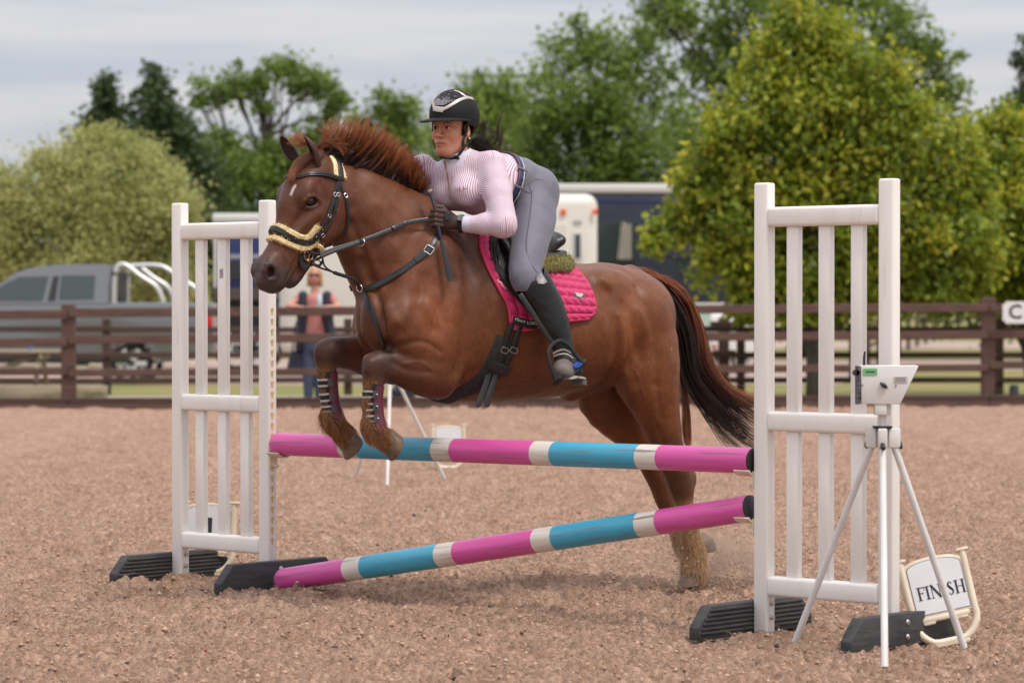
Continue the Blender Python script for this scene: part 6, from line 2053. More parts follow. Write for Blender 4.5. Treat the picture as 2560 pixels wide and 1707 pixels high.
# --- tendon boots
def tendon_boot(cl, label, studs):
    t = thing('tendon_boot', label, 'tendon boot', 'tendon boots strapped to the forelegs')
    A = spline(np.array([list(H(u, v, L)) + [r] for u, v, L, r in cl]), 6)
    C_, Rr = A[:, :3], A[:, 3]
    m = len(C_)
    def shell(name, ph0, ph1, r_add, thick, mt, i0, i1, taper=0.0):
        n = 16
        V, Fs = [], []
        rows = list(range(i0, i1))
        for lay in (0, 1):
            for i in rows:
                w = C_[min(i + 1, m - 1)] - C_[max(i - 1, 0)]; w /= np.linalg.norm(w)
                f_ = np.array([1.0, 0, 0]) - w[0] * w; f_ /= np.linalg.norm(f_)
                l_ = np.cross(f_, w); l_ = l_ if l_[1] > 0 else -l_
                tt = (i - i0) / max(1, i1 - i0 - 1)
                shrink = taper * (1 - math.sqrt(max(0, 1 - (2 * tt - 1) ** 4)))
                for k in range(n + 1):
                    a = math.radians(lerp(ph0 + shrink, ph1 - shrink, k / n))
                    rr = Rr[i] + r_add + lay * thick
                    V.append(C_[i] + rr * (math.cos(a) * f_ * 1.05 + math.sin(a) * l_ * 0.95))
        q = n + 1; h_ = len(rows) * q
        for i in range(len(rows) - 1):
            for k in range(n):
                a = i * q + k
                Fs.append((h_ + a, h_ + a + 1, h_ + a + q + 1, h_ + a + q)); Fs.append((a + 1, a, a + q, a + q + 1))
            for k in (0, n):
                a = i * q + k
                Fs.append((a, a + q, h_ + a + q, h_ + a))
        for i in (0, len(rows) - 1):
            for k in range(n):
                a = i * q + k
                Fs.append((a, a + 1, h_ + a + 1, h_ + a))
        o = mesh_np(name, WL(np.array(V)), Fs, mt, t)
        bmm = bmesh.new(); bmm.from_mesh(o.data); bmesh.ops.recalc_face_normals(bmm, faces=bmm.faces[:]); bmm.to_mesh(o.data); bmm.free()
        o.data.set_sharp_from_angle(angle=math.radians(50))
        return o
    shell('lining', 52, 308, 0.001, 0.008, M_neo, 0, m, 22)
    shell('shell', 72, 288, 0.008, 0.007, M_burg, 1, m - 1, 24)
    for fr in (0.16, 0.37, 0.58):
        i = int(fr * m)
        shell('strap', -80, 80, 0.004, 0.004, M_neo, i, i + 5)
        shell('piping', -80, 80, 0.0075, 0.0018, M_pipe, i, i + 2)
        shell('piping', -80, 80, 0.0075, 0.0018, M_pipe, i + 3, i + 5)
        shell('fastening', 66, 98, 0.014, 0.003, mat('grey_rubber_tab', (0.06, 0.055, 0.055), rough=0.6) if 'grey_rubber_tab' not in bpy.data.materials else bpy.data.materials['grey_rubber_tab'], i, i + 5)
        if studs:
            w = C_[i + 2]
            a = math.radians(84)
            p = w + (Rr[i + 2] + 0.019) * np.array([math.cos(a), math.sin(a), 0])
            bm = bmesh.new()
            bmesh.ops.create_uvsphere(bm, u_segments=10, v_segments=6, radius=0.0045, matrix=Matrix.Translation(Vector(WL(p))))
            bm_obj('stud', bm, M_metal, t, smooth=True)
tendon_boot([(931, 960, 0.165, 0.036), (930, 985, 0.165, 0.033), (931, 1010, 0.165, 0.031), (933, 1040, 0.165, 0.032), (935, 1065, 0.165, 0.038), (939, 1088, 0.165, 0.036)], 'burgundy tendon boot on the near foreleg with grey stud fastenings', True)
tendon_boot([(816, 928, -0.15, 0.036), (818, 955, -0.15, 0.032), (821, 985, -0.15, 0.030), (826, 1015, -0.15, 0.031), (829, 1040, -0.15, 0.037), (834, 1062, -0.15, 0.035)], 'burgundy tendon boot on the far foreleg above the pink pole band', False)

# --- whip
wh = thing('riding_whip', 'short black riding whip with silver cap held in the rider glove', 'whip')
LW = HANDC[1] + 0.02
Wp = np.array([H(u, v, L) for u, v, L in ((1074, 477, LW - 0.03), (1080, 496, LW - 0.02), (1088, 520, LW), (1094, 560, LW + 0.01), (1101, 592, LW + 0.02), (1107, 612, LW + 0.02))])
tube_obj('shaft', WL(spline(Wp, 4)), 0.0075, mat('navy_grip', (0.018, 0.022, 0.045), rough=0.6, bump=0.3, bscale=200), wh, n=10)
tube_obj('cap', WL(np.array([H(1073.2, 474, LW - 0.03), H(1073.8, 476, LW - 0.03), H(1075.5, 482, LW - 0.028)])), [0.013, 0.014, 0.008], M_metal, wh, n=12)
Fp = smooth_line(np.array([hit(u, v, 0.035) for u, v in ((1103, 600), (1110, 630), (1117, 660), (1126, 703))]), 2)
ribbon('flap', spline(Fp, 4), np.linspace(0.016, 0.027, 13), 0.006, M_leather, wh, None, (0.4, 0.9, 0.05))
# ------------------------------------------------------------------ rider
rider = empty('person', HO, 0, 'woman in black riding helmet, striped pink shirt and grey breeches crouched over the saddle', 'rider')
FHW = np.array([-math.sin(math.radians(34)), -math.cos(math.radians(34)), 0.0])
FH = HR @ FHW; FH /= np.linalg.norm(FH)
LH = np.array([-FH[1], FH[0], 0.0])                     # her left
ZH = np.array([0, 0, 1.0])
LT = np.array([-0.544, 0.839, 0.0])                      # shoulder axis, turned to the camera
HC = H(1131, 316, 0.05)
def hp_(f, l, z): return HC + FH * f + LH * l + ZH * z
lo_r, hi_r = np.array([-1.12, -0.46, 0.86]), np.array([-0.18, 0.64, 2.12])

SHN, ELN, WRN = H(1230, 412, 0.19), H(1258, 562, 0.33), HANDC + (H(1150, 560, 0) - H(1090, 548, 0)) + np.array([0, 0.02, 0])
SHF, ELF, WRF = H(1056, 418, -0.10), H(1046, 505, -0.24), H(1072, 548, -0.13)
def torso(f, g):
    S = [(H(1318, 478, 0.0), 0.165, 0.128, HL), (H(1288, 452, 0.0), 0.142, 0.105, 0), (H(1247, 453, 0.01), 0.138, 0.112, 0), (H(1205, 466, 0.03), 0.140, 0.126, 0), (H(1172, 456, 0.04), 0.150, 0.122, 0), (H(1150, 420, 0.045), 0.125, 0.078, 0)]
    lats = [np.array([0, 1.0, 0]), np.array([-0.1, 0.99, 0]), np.array([-0.28, 0.95, 0]), np.array([-0.45, 0.89, 0]), LT, LT]
    for i in range(len(S) - 1):
        f.cone(S[i][0], S[i + 1][0], (S[i][1] - g, S[i][2] - g), (S[i + 1][1] - g, S[i + 1][2] - g), lats[i], k=0.03, cap=0.8)
    for sg, u, v in ((1, 1168, 474), (-1, 1112, 478)):
        f.ell(H(u, v, 0.05 + sg * 0.08) + np.array([0.018, 0.012, -0.01]), [0.052 - g] * 3, k=0.07)
def arm(f, s, e, w, g, k=0.03, r=(0.056, 0.056, 0.052, 0.048, 0.042, 0.033)):
    m = (s + e) / 2
    f.cone(s, m, r[0] - g, r[1] - g, k=k); f.cone(m, e, r[1] - g, r[2] - g, k=0.015)
    m2 = e * 0.55 + w * 0.45
    f.cone(e, m2, r[3] - g, r[4] - g, k=0.02); f.cone(m2, w, r[4] - g, r[5] - g, k=0.015)
def neck(f, g):
    f.cone(H(1150, 412, 0.045), hp_(-0.012, 0, -0.085), (0.062 - g, 0.058 - g), (0.056 - g, 0.056 - g), LH, k=0.02)
LEGN = [(1335, 492, 0.085, 0.088, 54), (1337, 545, 0.16, 0.086, 52), (1326, 600, 0.24, 0.078, 47), (1316, 650, 0.31, 0.066, 42), (1313, 690, 0.355, 0.056, 38), (1330, 712, 0.37, 0.052, 36)]
def leg(f, g, far=False, k=0.03):
    A = [node(u, v, L, a, h, True) for u, v, L, a, h in LEGN]
    A = [(p * np.array([1, -1 if far else 1, 1]), a - g, b - g) for p, a, b in A]
    f.chain(A, k=k, kin=0.012)
BOOT = [(1334, 700, 0.372, 0.056, 37), (1347, 728, 0.385, 0.058, 39), (1366, 765, 0.40, 0.056, 38), (1386, 810, 0.42, 0.050, 34), (1403, 850, 0.438, 0.042, 24.5), (1409, 880, 0.445, 0.041, 23)]
FOOT = [(1412, 890, 0.445, 0.040, 0.042), (1414, 908, 0.47, 0.042, 0.038), (1411, 922, 0.505, 0.044, 0.032), (1407, 928, 0.545, 0.036, 0.026)]
def boot(f, g, far=False):
    fl = np.array([1, -1 if far else 1, 1])
    f.chain([(p * fl, a - g, b - g) for p, a, b in [node(u, v, L, a, h, True) for u, v, L, a, h in BOOT]], k=0.01, kin=0.01)
    f.chain([(H(u, v, L) * fl, a - g, b - g) for u, v, L, a, b in FOOT], lat=(0.8, -0.5 * fl[1], 0.35), k=0.02, kin=0.01)
    f.cone(H(1418, 900, 0.43) * fl, H(1440, 930, 0.40) * fl, 0.036 - g, 0.030 - g, k=0.02)
def hand(f, g, w, c, side):
    """gloved fist round the rein and whip: palm, four curled fingers of different lengths, thumb from the side"""
    d = c - w; d /= np.linalg.norm(d)
    up = np.array([0.1, 0, 1.0]); up -= np.dot(up, d) * d; up /= np.linalg.norm(up)
    o = np.cross(d, up) * (1 if side > 0 else -1)
    if o[1] * side < 0: o = -o                            # out, away from the horse
    f.cone(w, c - d * 0.035, (0.030 - g, 0.026 - g), (0.036 - g, 0.024 - g), lat=up, k=0.015)
    f.cone(c - d * 0.035, c - d * 0.005, (0.038 - g, 0.024 - g), (0.041 - g, 0.021 - g), lat=up, k=0.01)
    for i, (h_, ln, r) in enumerate(((0.031, 1.0, 0.0118), (0.010, 1.08, 0.0122), (-0.011, 1.0, 0.0116), (-0.030, 0.82, 0.0105))):
        k0 = c + up * h_ + o * 0.012
        p1 = k0 + d * 0.026 * ln + o * 0.006 - up * 0.004
        p2 = p1 + d * 0.008 - o * 0.024 * ln - up * 0.004
        p3 = p2 - d * 0.020 * ln - o * 0.006 - up * 0.002
        r -= g * 0.5
        f.cone(k0 - d * 0.012, p1, r, r * 0.98, k=0.003); f.cone(p1, p2, r * 0.98, r * 0.9, k=0.003); f.cone(p2, p3, r * 0.9, r * 0.8, k=0.003)
    t0 = c - d * 0.040 + up * 0.026 + o * 0.002
    t1 = c - d * 0.008 + up * 0.050 - o * 0.004
    t2 = c + d * 0.022 + up * 0.047 - o * 0.012
    f.cone(t0, t1, 0.015 - g * 0.5, 0.0125 - g * 0.5, k=0.006); f.cone(t1, t2, 0.0125 - g * 0.5, 0.0105 - g * 0.5, k=0.003)
GN, GF = HANDC + (H(1094, 546, 0) - H(1090, 548, 0)) + np.array([0, 0.012, 0]), H(1040, 548, -0.15)
GF = hf.snap(GF, 0.035)[0]
def head(f):
    f.ell(hp_(-0.012, 0, 0.025), (0.098, 0.074, 0.108), np.stack([FH, LH, ZH]), k=0.02)
    f.ell(hp_(0.026, 0, -0.058), (0.060, 0.055, 0.074), np.stack([FH, LH, ZH]), k=0.03)
    f.ell(hp_(0.060, 0, -0.108), (0.030, 0.027, 0.026), np.stack([FH, LH, ZH]), k=0.03)                     # chin
    for s in (1, -1):
        f.ell(hp_(0.058, s * 0.036, -0.042), (0.030, 0.027, 0.028), np.stack([FH, LH, ZH]), k=0.022)         # cheeks
        f.cone(hp_(0.012, s * 0.055, -0.070), hp_(0.058, s * 0.022, -0.112), 0.012, 0.012, k=0.03)             # jaw line
        f.cone(hp_(0.087, s * 0.014, 0.012), hp_(0.072, s * 0.048, 0.010), 0.0095, 0.008, k=0.012)             # brow ridge
        f.ell(hp_(0.094, s * 0.032, -0.012), (0.014, 0.019, 0.011), np.stack([FH, LH, ZH]), k=0.010, sub=True)  # eye hollows
        f.ell(hp_(0.101, s * 0.0125, -0.047), (0.011, 0.0075, 0.007), np.stack([FH, LH, ZH]), k=0.006)          # nose wings
        f.ell(hp_(-0.006, s * 0.076, -0.022), (0.016, 0.010, 0.031), np.stack([FH * 0.96 - ZH * 0.28, LH, ZH * 0.96 + FH * 0.28]), k=0.004)   # ears
        f.ell(hp_(0.001, s * 0.084, -0.020), (0.009, 0.006, 0.018), np.stack([FH, LH, ZH]), k=0.004, sub=True)
        f.ell(hp_(0.0725, s * 0.0315, -0.0125), (0.0165, 0.0165, 0.0135), np.stack([FH, LH, ZH]), k=0.003)      # lids over the eyeball
    f.cone(hp_(0.088, 0, 0.000), hp_(0.108, 0, -0.040), 0.0095, 0.0105, k=0.010)
    f.ell(hp_(0.113, 0, -0.043), (0.011, 0.0095, 0.0090), np.stack([FH, LH, ZH]), k=0.008)
    f.ell(hp_(0.081, 0, -0.078), (0.016, 0.032, 0.018), np.stack([FH, LH, ZH]), k=0.015)                      # mouth area
    for s in (1, -1):
        f.cone(hp_(0.1010, s * 0.002, -0.0755), hp_(0.0890, s * 0.024, -0.0800), 0.0058, 0.0034, k=0.003)
        f.cone(hp_(0.0990, s * 0.002, -0.0860), hp_(0.0880, s * 0.022, -0.0815), 0.0068, 0.0034, k=0.003)
    for s in (1, -1): f.cone(hp_(0.1085, 0, -0.0802), hp_(0.0950, s * 0.024, -0.0806), 0.0026, 0.0022, k=0.002, sub=True)
    for s in (1, -1): f.ell(hp_(0.108, s * 0.0075, -0.054), (0.006, 0.0040, 0.0035), np.stack([FH, LH, ZH]), k=0.002, sub=True)

bf = Field(lo_r, hi_r, 0.0042)
torso(bf, 0.010); neck(bf, 0.004)
arm(bf, SHN, ELN, WRN, 0.012); arm(bf, SHF, ELF, WRF, 0.012)
leg(bf, 0.017); leg(bf, 0.017, True); boot(bf, 0.017); boot(bf, 0.017, True)
bV, bQ = bf.mesh(smooth=1)
# the head is carved on a finer grid and lies over the neck of the same figure
hd_f = Field(HC - 0.19, HC + np.array([0.19, 0.19, 0.17]), 0.0027)
head(hd_f); neck(hd_f, 0.003)
dV, dQ = hd_f.mesh(smooth=1)
keep = (bV[bQ].mean(1)[:, 2] < HC[2] - 0.17) | (np.linalg.norm(bV[bQ].mean(1)[:, :2] - HC[:2], axis=1) > 0.16)
bQ = bQ[keep]
allV = np.concatenate([bV, dV]); allQ = np.concatenate([bQ, dQ + len(bV)])
P = allV
rgb = np.tile(np.array([0.62, 0.290, 0.180]), (len(P), 1))
fx, lx, zx = (P - HC) @ FH, (P - HC) @ LH, (P - HC) @ ZH
def gb(f, l, z, rf, rl, rz): return np.exp(-((fx - f) / rf) ** 2 - ((lx - l) / rl) ** 2 - ((zx - z) / rz) ** 2)
for s in (1, -1):
    blend(0.55 * gb(0.075, s * 0.042, -0.045, 0.04, 0.022, 0.022), (0.60, 0.205, 0.122))
    # eyebrow
    d = seg_dist(P, np.array([hp_(0.094, s * 0.014, 0.004), hp_(0.090, s * 0.030, 0.0115), hp_(0.076, s * 0.050, 0.006)]))
    blend(0.85 * np.exp(-(d / 0.0042) ** 4), (0.030, 0.017, 0.013))
    blend(0.55 * gb(0.085, s * 0.032, -0.0085, 0.025, 0.019, 0.009), (0.22, 0.085, 0.055))
    d = seg_dist(P, np.array([hp_(0.106, s * 0.002, -0.0755), hp_(0.092, s * 0.023, -0.0800)]))
    blend(0.75 * np.exp(-(d / 0.0056) ** 4), (0.40, 0.105, 0.085))
    d = seg_dist(P, np.array([hp_(0.105, s * 0.002, -0.0862), hp_(0.091, s * 0.022, -0.0820)]))
    blend(0.7 * np.exp(-(d / 0.0066) ** 4), (0.50, 0.150, 0.118))
d = seg_dist(P, np.array([hp_(0.095, 0.024, -0.0806), hp_(0.1085, 0, -0.0802), hp_(0.095, -0.024, -0.0806)]))
blend(0.9 * np.exp(-(d / 0.0034) ** 4), (0.12, 0.03, 0.025))
blend(0.5 * gb(0.112, 0, -0.045, 0.015, 0.014, 0.014), (0.52, 0.16, 0.10))
hairw = (np.clip((-fx + 0.030) / 0.012, 0, 1)) * (zx > -0.075) * (np.abs(lx) < 0.0765) * np.clip((zx + 0.030 + 0.02) / 0.01, 0, 1)
blend(hairw * (np.abs(lx) < 0.074), (0.016, 0.011, 0.009))
rgb *= (0.94 + 0.12 * (0.5 + 0.5 * vnoise(P, 120, 5)))[:, None]
M_skin = mat('skin', (1, 1, 1), rough=0.46, scale=160, attr='Col', attr_mul=0.05, bump=0.05, bscale=500, spec=0.4, bdist=0.003)
M_skin.node_tree.nodes['Principled BSDF'].inputs['Subsurface Weight'].default_value = 0.12
M_skin.node_tree.nodes['Principled BSDF'].inputs['Subsurface Radius'].default_value = (0.012, 0.005, 0.003)
M_skin.node_tree.nodes['Principled BSDF'].inputs['Subsurface Scale'].default_value = 0.5
rb_ = mesh_np('body', WL(allV), allQ, M_skin, rider)
col_attr(rb_, rgb)
M_eyew = mat('eyeball', (0.62, 0.58, 0.55), rough=0.15)
M_iris = mat('brown_iris', (0.030, 0.014, 0.008), rough=0.1)
for s in (1, -1):
    c = hp_(0.0765, s * 0.0315, -0.0125)
    bm = bmesh.new()
    bmesh.ops.create_uvsphere(bm, u_segments=18, v_segments=12, radius=0.0138, matrix=Matrix.Translation(Vector(WL(c))) @ Matrix([list(r) for r in (HR.T @ np.stack([FH, LH, ZH], 1) @ np.diag([1, 1.05, 0.62]))]).to_4x4())
    e = bm_obj('eye', bm, [M_eyew, M_iris], rider, smooth=True)
    gaze = WL(hp_(0.0905, s * 0.0315 + 0.001, -0.0125))
    mi = [1 if (np.linalg.norm(np.array(p.center) - gaze) < 0.0080) else 0 for p in e.data.polygons]
    e.data.polygons.foreach_set('material_index', mi)
    lid = [hp_(0.0885 - 0.010 * abs(t) ** 2, s * (0.0315 + 0.0155 * t), -0.0125 + 0.0078 * (1 - t * t)) for t in np.linspace(-1, 1, 9)]
    tube_obj('eyelashes', WL(np.array(lid)), 0.0013, M_iris, rider, n=5)

def surf_mesh(name, build, res, m, lo=lo_r, hi=hi_r, smooth=2, noise=0.0022, nsc=16, folds=(), cut=None):
    f = Field(lo, hi, res)
    build(f)
    V, Q = f.mesh(smooth=smooth)
    if cut is not None:
        Q = Q[cut(V[Q].mean(1))]
        used = np.unique(Q); mp = np.full(len(V), -1); mp[used] = np.arange(len(used))
        V, Q = V[used], mp[Q]
    N = vnormals(V, Q)
    d = noise * vnoise(V, nsc, 21) + 0.5 * noise * vnoise(V, nsc * 2.5, 22)
    for line, depth, w in folds:
        d -= depth * np.exp(-(seg_dist(V, np.asarray(line)) / w) ** 2)
    V = V + N * d[:, None]
    o = mesh_np(name, WL(V), Q, m, rider)
    return o, V, N

# breeches
M_bre = mat('grey_breeches', (0.118, 0.116, 0.148), (0.136, 0.134, 0.168), rough=0.62, scale=9, bump=0.06, bscale=400, sheen=0.15)
beltc = (H(1262, 394, 0.0), H(1305, 435, 0.08), H(1292, 504, 0.05))
BN = H(1200, 425, 0.02) - H(1330, 478, 0.0); BN /= np.linalg.norm(BN)
BC = H(1247, 452, 0.0)
lgf = Field(lo_r, hi_r, 0.009); leg(lgf, 0.0); leg(lgf, 0.0, True)
def below_belt(c): return ((c - BC) @ BN < 0.0) | ((c[:, 2] < H(1290, 478)[2]) & (lgf.sample(c) < 0.014))
pelf = []
def build_bre(f):
    torso(f, 0.0); leg(f, 0.0); leg(f, 0.0, True)
    f.ell(H(1350, 485, 0.085), (0.085, 0.085, 0.10), k=0.04)
    f.ell(H(1350, 485, 0.085) * np.array([1, -1, 1]), (0.085, 0.085, 0.10), k=0.04)
bre_folds = []
for a, b in (((1300, 520), (1345, 470)), ((1296, 540), (1350, 500)), ((1310, 480), (1352, 452)), ((1292, 560), (1330, 545)), ((1345, 640), (1318, 655)), ((1350, 655), (1325, 672))):
    bre_folds.append((np.array([H(a[0], a[1], 0.17), H(b[0], b[1], 0.17)]), 0.004, 0.010))
bo, bVv, bNn = surf_mesh('breeches', build_bre, 0.005, M_bre, folds=(), noise=0.0025, nsc=12, cut=lambda c: below_belt(c) & ~((c[:, 2] < H(1330, 728, 0.37)[2]) & (np.abs(c[:, 1]) > 0.2)))
brf = Field(lo_r, hi_r, 0.005); build_bre(brf)
def rhit(u, v, fld, off=0.0): return hit(u, v, off, fld)
def rline(px, fld, off=0.0, n=5):
    return smooth_line(hits(spline(px, n), off, fld), 2)
for px in ([(1330, 476), (1326, 530), (1318, 585), (1316, 625), (1330, 662), (1343, 682)],):
    tube_obj('side_seam', WL(rline(px, brf, 0.0008)), 0.0016, mat('dark_seam', (0.06, 0.058, 0.07), rough=0.7), rider, n=5)
tube_obj('pocket_seam', WL(rline([(1312, 478), (1330, 484), (1322, 462), (1345, 448), (1360, 452)], brf, 0.0006)), 0.0014, bpy.data.materials['dark_seam'], rider, n=5)

# shirt with printed stripes (stripe phase stored along the cloth)
def build_shirt(f):
    torso(f, -0.006)
    arm(f, SHN, ELN, WRN, -0.002, k=0.05, r=(0.060, 0.060, 0.058, 0.052, 0.044, 0.035)); arm(f, SHF, ELF, WRF, -0.002, k=0.05)
    f.cone(H(1158, 425, 0.045), hp_(-0.016, 0, -0.108), (0.075, 0.07), (0.064, 0.062), LH, k=0.015)
WD = (WRN - ELN) / np.linalg.norm(WRN - ELN); WDF = (WRF - ELF) / np.linalg.norm(WRF - ELF)
def shirt_cut(c):
    ok = ((c - BC) @ BN > -0.012)
    ok &= ~(((c - HC) @ ZH > -0.112 - 0.35 * ((c - HC) @ FH)) & (np.linalg.norm((c - HC)[:, :2], axis=1) < 0.11) & (c[:, 2] > HC[2] - 0.16))
    ok &= ~(((c - WRN) @ WD > -0.004) & (np.linalg.norm(c - WRN, axis=1) < 0.09))
    ok &= ~(((c - WRF) @ WDF > -0.004) & (np.linalg.norm(c - WRF, axis=1) < 0.09))
    return ok
M_shirt = bpy.data.materials.new('striped_shirt')
M_shirt.use_nodes = True
nt = M_shirt.node_tree
b_ = nt.nodes['Principled BSDF']
b_.inputs['Roughness'].default_value = 0.7
b_.inputs['Specular IOR Level'].default_value = 0.25
a_ = nt.nodes.new('ShaderNodeAttribute'); a_.attribute_name = 'stripe'
m1 = nt.nodes.new('ShaderNodeMath'); m1.operation = 'FRACT'
m2 = nt.nodes.new('ShaderNodeMapRange'); m2.interpolation_type = 'SMOOTHSTEP'
m2.inputs['From Min'].default_value, m2.inputs['From Max'].default_value = 0.34, 0.50
mx = nt.nodes.new('ShaderNodeMixRGB')
mx.inputs['Color1'].default_value = (0.44, 0.225, 0.315, 1); mx.inputs['Color2'].default_value = (0.74, 0.66, 0.71, 1)
ap = nt.nodes.new('ShaderNodeAttribute'); ap.attribute_name = 'plain'
mx2 = nt.nodes.new('ShaderNodeMixRGB'); mx2.inputs['Color2'].default_value = (0.62, 0.58, 0.68, 1)
nt.links.new(a_.outputs['Fac'], m1.inputs[0]); nt.links.new(m1.outputs[0], m2.inputs['Value'])
nt.links.new(m2.outputs['Result'], mx.inputs['Fac']); nt.links.new(mx.outputs['Color'], mx2.inputs['Color1'])
nt.links.new(ap.outputs['Fac'], mx2.inputs['Fac']); nt.links.new(mx2.outputs['Color'], b_.inputs['Base Color'])
folds = []
for a, b, d_ in (((1205, 505), (1240, 545), 0.006), ((1200, 470), (1206, 510), 0.007), ((1232, 548), (1275, 575), 0.006), ((1222, 560), (1262, 590), 0.005), ((1180, 545), (1172, 580), 0.003), ((1200, 548), (1190, 585), 0.003),
                 ((1150, 470), (1190, 530), 0.006), ((1100, 470), (1130, 520), 0.005), ((1215, 500), (1170, 530), 0.006), ((1080, 440), (1060, 470), 0.004), ((1290, 400), (1275, 470), 0.004)):
    folds.append((np.array([H(a[0], a[1], 0.26), H(b[0], b[1], 0.26)]), d_, 0.012))
sh, sV_, sN_ = surf_mesh('shirt', build_shirt, 0.0042, M_shirt, folds=(), noise=0.0030, nsc=13, cut=shirt_cut)
shf = Field(lo_r, hi_r, 0.0045); build_shirt(shf)
PER = 0.0088
def arm_coord(P, s, e, w):
    out_t, d_best, lat_b = None, None, None
    for a, b, t_off, ax in ((s, e, 0.0, None), (e, w, np.linalg.norm(e - s), None)):
        v = b - a; L_ = np.linalg.norm(v); v = v / L_
        t = np.clip((P - a) @ v, 0, L_)
        q = P - a - t[:, None] * v
        d = np.linalg.norm(q, axis=1)
        side = np.cross(v, np.array([0.35, 0.93, 0.0])); side /= np.linalg.norm(side)
        la = np.abs(q @ side)
        if out_t is None: out_t, d_best, lat_b = t + t_off, d, la
        else:
            m = d < d_best
            out_t = np.where(m, t + t_off, out_t); lat_b = np.where(m, la, lat_b); d_best = np.minimum(d, d_best)
    return out_t, d_best, lat_b
tn, dn, ln_ = arm_coord(sV_, SHN, ELN, WRN)
tf, df, lf = arm_coord(sV_, SHF, ELF, WRF)
u_t = (sV_ - H(1127, 450, 0.1)) @ LT / PER
u_n = (tn * 0.9 - ln_ * 0.0 + ln_ * 1.25) / PER
u_f = (tf * 0.35 + lf * 1.1) / PER
tor = np.min([np.linalg.norm(sV_ - c, axis=1) for c in (H(1172, 440, 0.04), H(1205, 448, 0.03), H(1248, 444, 0.01), H(1288, 452, 0.0))], axis=0)
arm_w = (dn < 0.078) & ((sV_ - H(1200, 450, 0.12)) @ LT > 0.028)
arm_f = (df < 0.075) & ((sV_ - H(1085, 450, -0.05)) @ LT < -0.02)
st_ = np.where(arm_w, u_n, np.where(arm_f, u_f, u_t + 0.25 * (sV_[:, 2]) / PER * 0.2))
low = (sV_ - H(1262, 440, 0.05)) @ BN < 0.012
st_ = np.where(low & ~arm_w, (sV_[:, 0] * 0.25 + sV_[:, 2] * 0.97) / PER, st_)
flt_attr(sh, st_, 'stripe')
cuff = (np.linalg.norm(sV_ - WRN, axis=1) < 0.055) & ((sV_ - WRN) @ WD > -0.042)
colr = (np.linalg.norm((sV_ - hp_(-0.012, 0, 0))[:, :2], axis=1) < 0.085) & (sV_[:, 2] > HC[2] - 0.178)
flt_attr(sh, (cuff | colr).astype(float), 'plain')
M_rose = mat('rose_gold', (0.42, 0.19, 0.13), rough=0.4, metal=0.4)
ribbon('zip', WL_inv(rline([(1112, 403), (1118, 430), (1123, 465), (1127, 497)], shf)) if False else rline([(1112, 403), (1118, 430), (1123, 465), (1127, 497)], shf), 0.0065, 0.002, M_rose, rider, shf, off=0.0005)
tube_obj('zip_pull', WL(rline([(1110, 404), (1112, 412), (1114, 424)], shf, 0.005)), 0.0028, M_rose, rider, n=6)
M_emb = mat('rose_thread', (0.30, 0.12, 0.085), rough=0.6)
def shirt_text(txt, px, size, dy, ang=0.0):
    me = text_data(txt, size, 0.0003)
    o = link('embroidery', me, M_emb, rider)
    p = rhit(*px, shf)
    nrm = shf.grad(p)[0]
    d = H(px[0] + 10, px[1] + dy, p[1]) - H(px[0], px[1], p[1])
    d -= np.dot(d, nrm) * nrm; d /= np.linalg.norm(d)
    R_ = HR.T @ np.stack([d, np.cross(nrm, d), nrm], 1)
    o.matrix_local = Matrix.Translation(Vector(WL(p + nrm * 0.008))) @ Matrix([list(r) for r in R_]).to_4x4()
shirt_text('H H', (1155, 474), 0.034, 0.6)
for k in range(7): shirt_text('-', (1147 + 3.2 * k, 488 + 2 * (k % 2)), 0.012, 0.6)
# belt
M_belt = mat('navy_belt', (0.022, 0.035, 0.085), rough=0.6, bump=0.1, bscale=200)
M_belt2 = mat('brown_leather', (0.040, 0.020, 0.014), rough=0.4)
ub = Field(lo_r, hi_r, 0.006); torso(ub, -0.007)
e1, e2, _ = basis(BN, (0, 0, 1))
ring = []
for a in np.linspace(0, 2 * math.pi, 44):
    dirn = math.cos(a) * e1 + math.sin(a) * e2
    p = BC.copy()
    r_ = 0.05
    while r_ < 0.30 and ub.sample(p + dirn * r_)[0] < 0: r_ += 0.003
    ring.append(BC + dirn * r_)
ring = np.array(ring)
ribbon('belt', ring, 0.036, 0.005, M_belt, rider, ub, off=0.002)
for sgn, mm in ((1, mat('red_trim', (0.40, 0.05, 0.07), rough=0.6)), (-1, M_white_txt)):
    for s2 in (1, -1): ribbon('belt_trim', ring + BN * s2 * 0.0125, 0.0035, 0.0015, mm, rider, ub, off=0.007) if sgn == s2 else None
for px in ((1303, 425), (1296, 468)):
    p = rhit(*px, ub)
    if p is not None:
        ribbon('belt_loop', np.array([p + BN * t for t in (-0.028, -0.01, 0.01, 0.028)]), 0.011, 0.004, M_bre, rider, ub, off=0.008)

